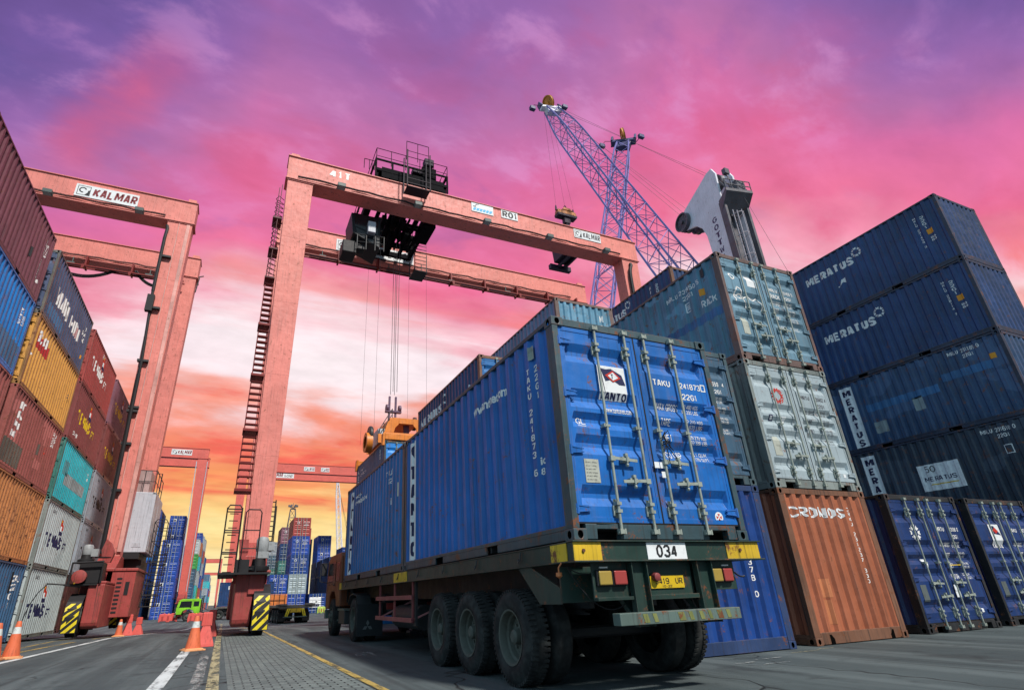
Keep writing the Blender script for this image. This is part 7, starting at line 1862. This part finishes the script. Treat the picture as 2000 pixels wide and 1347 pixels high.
# ------------------------------------------------------------------ cones and barriers
CONE_OR = paint('faded_cone_orange', (.62, .135, .055), rust=.0, streak=.3, fade=.15, rough=.6, vary=.12)
CONE_PALE = paint('cone_base_pale_orange', (.58, .25, .10), rust=0, streak=.3, fade=.2, rough=.6)
BAR_RED = paint('barrier_coral_red', (.60, .085, .07), rust=0, streak=.3, fade=.2, rough=.55, vary=.12)
BAND_W = flat('cone_white_band', (.62, .66, .64), .5, dirt=.35)
def cone(x, y, h, label, rz=0.0, rb=.17, rt=.045, base=.46, wire=False, name='traffic_cone'):
    t = thing(name, label, 'traffic cone', (x, y, gz(y)), rz, 'orange traffic cones')
    m = MB(); m.box(-base / 2, base / 2, -base / 2, base / 2, .0, .035)
    m.hexa([(-base / 2 + .03, -base / 2 + .03, .0351), (base / 2 - .03, -base / 2 + .03, .0351), (base / 2 - .03, base / 2 - .03, .0351), (-base / 2 + .03, base / 2 - .03, .0351), (-rb, -rb, .06), (rb, -rb, .06), (rb, rb, .06), (-rb, rb, .06)])
    m.build('base', CONE_PALE, t, bevel=.01)
    m = MB(); r_ = lambda z: rb + (rt - rb) * (z - .05) / (h - .05)
    m.lathe([(.055, r_(.055)), (h * .66, r_(h * .66)), (h * .66, 0)], (0, 0, 0), 'Z', 20); m.lathe([(h * .84, 0), (h * .84, r_(h * .84)), (h - .02, rt + .002), (h, rt - .01), (h, 0)], (0, 0, 0), 'Z', 20)
    m.build('cone', CONE_OR, t, smooth=True)
    m = MB(); m.lathe([(h * .66, r_(h * .66)), (h * .84, r_(h * .84))], (0, 0, 0), 'Z', 20); m.build('white_band', BAND_W, t, smooth=True)
    if wire:
        m = MB(); m.tube([(.02, 0, h - .12), (.05, 0, h + .1), (.10, 0, h + .35), (.20, .02, h + .6), (.34, .03, h + .78)], .012, 5); m.build('wire', BLACK, t, smooth=True)
    return t
def delineator(x, y, h, label, rz=0.0):
    t = thing('road_delineator', label, 'delineator', (x, y, gz(y)), rz, 'coral red flared delineators')
    m = MB(); P4 = lambda a, b, z: [(-a, -b, z), (a, -b, z), (a, b, z), (-a, b, z)]
    lv = [(.22, .17, 0), (.21, .16, .07), (.10, .075, h * .55), (.095, .07, h * .60)]
    for p, q_ in zip(lv[:-1], lv[1:]): m.hexa(P4(*p) + P4(*q_))
    m.build('base', BAR_RED, t, bevel=.012)
    m = MB(); m.hexa(P4(.125, .08, h * .601) + P4(.115, .075, h * .98)); m.hexa(P4(.115, .075, h * .9801) + P4(.09, .06, h)); m.build('head', BAR_RED, t, bevel=.015)
    return t
def water_barrier(x, y, w, label, rz=0.0, mat=None):
    t = thing('water_barrier', label, 'barrier', (x, y, gz(y)), rz, 'water filled road barriers')
    m = MB()
    m.prism([(-w / 2, 0), (-w / 2 + .12, 0), (-w / 2 + .16, .10), (-w * .12, .10), (-w * .09, 0), (w * .09, 0), (w * .12, .10), (w / 2 - .16, .10), (w / 2 - .12, 0), (w / 2, 0), (w / 2 + .03, .30), (w / 2 - .04, .82), (w * .2, .90), (w * .12, .82), (-w * .12, .82), (-w * .2, .90), (-w / 2 + .04, .82), (-w / 2 - .03, .30)], -.20, .20, 'Y')
    m.build('body', mat or BAR_RED, t, bevel=.05)
    m = MB()
    for k in range(3): m.box(-w * .36 + k * w * .30, -w * .25 + k * w * .30, -.212, -.201, .18, .62)
    m.build('recess', paint('barrier_dark_red', (.34, .04, .035), rust=0, streak=.3), t)
    m = MB(); m.lathe([(0, 0), (0, .09), (.05, .09), (.06, 0)], (0, 0, .82), 'Z', 14); m.build('filler_cap', flat('cap_yellow', (.70, .42, .03), .5), t)
    return t
cone(-4.46, 16.6, .76, 'orange traffic cone cut by the left edge of the picture, beside the white line')
cone(-4.20, 16.95, .78, 'orange traffic cone with a bent black wire standing up from its tip', .2, wire=True)
cone(-3.70, 29.2, .66, 'orange traffic cone by the yellow line near the crane wheels', .1, rb=.15)
delineator(-3.60, 31.0, .86, 'coral red flared delineator, the bigger of two by the left crane base', .15)
delineator(-3.28, 31.8, .74, 'coral red flared delineator, the smaller of two by the left crane base', -.1)
cone(-.42, 15.75, .74, 'orange traffic cone on the dashed white line, in front of two delineators', .3)
delineator(-.21, 17.0, .80, 'coral red flared delineator right behind the middle traffic cone', .1)
delineator(-.12, 22.2, .82, 'coral red flared delineator farther back, right of the middle cone', -.15)
water_barrier(-4.95, 74.6, 1.85, 'coral red water barrier left of the green truck', .05); water_barrier(-2.0, 69.2, 1.5, 'coral red water barrier in front of the green truck', -.04)
water_barrier(13.3, 84.5, 1.1, 'yellow green barrier block under the white notice board', .1, paint('barrier_yellow_green', (.45, .62, .12), rust=0))

# ------------------------------------------------------------------ green truck crossing the road with a container, far up
P_GREEN = paint('lime_green_paint', (.20, .52, .018), rust=.1, streak=.25, fade=.15)
random.seed(9)
tractor('bright green truck cab crossing the far end of the road, facing left', (.2, 75.2, gz(75)), math.pi / 2, P_GREEN, detail=False)
def simple_trailer(label, loc, rotz, L_, mat, chev=True):
    """local: nose +Y, tail at y = 0, 2.5 m wide"""
    t = thing('flatbed_trailer', label, 'trailer', loc, rotz)
    m = MB(); m.box(-1.25, 1.25, 0, L_, 1.16, 1.34); m.box(-1.30, 1.30, -.05, .12, 1.12, 1.36)
    for s in (-1, 1): m.box(s * 1.0 - .3, s * 1.0 + .3, -.12, .1, 1.30, 1.45); m.box(s * 1.42 - .12, s * 1.42 + .12, .05, .25, 1.2, 1.42)
    m.build('deck', paint('deck_worn_grey', (.10, .10, .095), rust=.5, streak=.5), t, bevel=.01)
    m = MB()
    for s in (-.45, .45): m.box(s - .08, s + .08, .2, L_ - .1, .70, 1.159)
    m.build('chassis', BLACK, t)
    for y in (1.3, 2.6, 3.9):
        wheel(t, -1.25, y, .5, True); wheel(t, 1.25, y, .5, False)
    m = MB(); m.box(-.95, .95, -.02, .05, .44, .52); m.build('underrun_bar', P_BUMPER, t)
    if chev:
        m = MB(); m.box(-.42, .42, -.03, .02, .80, 1.10); m.build('yellow_board', YELLOW, t)
        for s in (-1, 1):
            for k in range(2): m = MB(); m.hexa([(s * (.60 + k * .14), -.03, .52), (s * (.70 + k * .14), -.03, .52), (s * (.70 + k * .14), .02, .52), (s * (.60 + k * .14), .02, .52), (s * (.42 + k * .14), -.03, 1.1), (s * (.52 + k * .14), -.03, 1.1), (s * (.52 + k * .14), .02, 1.1), (s * (.42 + k * .14), .02, 1.1)]); m.build('chevron', P_STRIPE_Y, t)
    m = MB()
    for s in (-1, 1): m.box(s * .95 - .28, s * .95 + .28, .55, .58, .15, .80)
    m.build('mud_flap', BLACK, t)
    return t
simple_trailer('dark flatbed trailer behind the green truck, under a navy container', (7.2, 75.6, gz(75)), math.pi / 2, 7.3, P_NAVY, chev=False)
c = container(2.95 - CW / 2, 75.6 - CL / 2, gz(75) + 1.36, 'navy container side-on behind the green truck, large white letters at its left end', P_NAVY, lod=1, group=GR_B, yaw=-math.pi / 2)
write(c, 'R', 'MERATUS', .95, 1.75, .42, w=2.9, bold=.06)
# empty flatbed seen from behind with its orange tractor
simple_trailer('empty worn flatbed trailer seen from behind with yellow chevrons on its tail', (5.85, 50.0, gz(50)), .06, 9.0, P_NAVY)
tractor('orange tractor cab with black guard bars, ahead of the empty flatbed trailer', (5.05, 57.2, gz(57)), .10, paint('far_truck_orange_paint', (.50, .15, .035), rust=.2), detail=False)
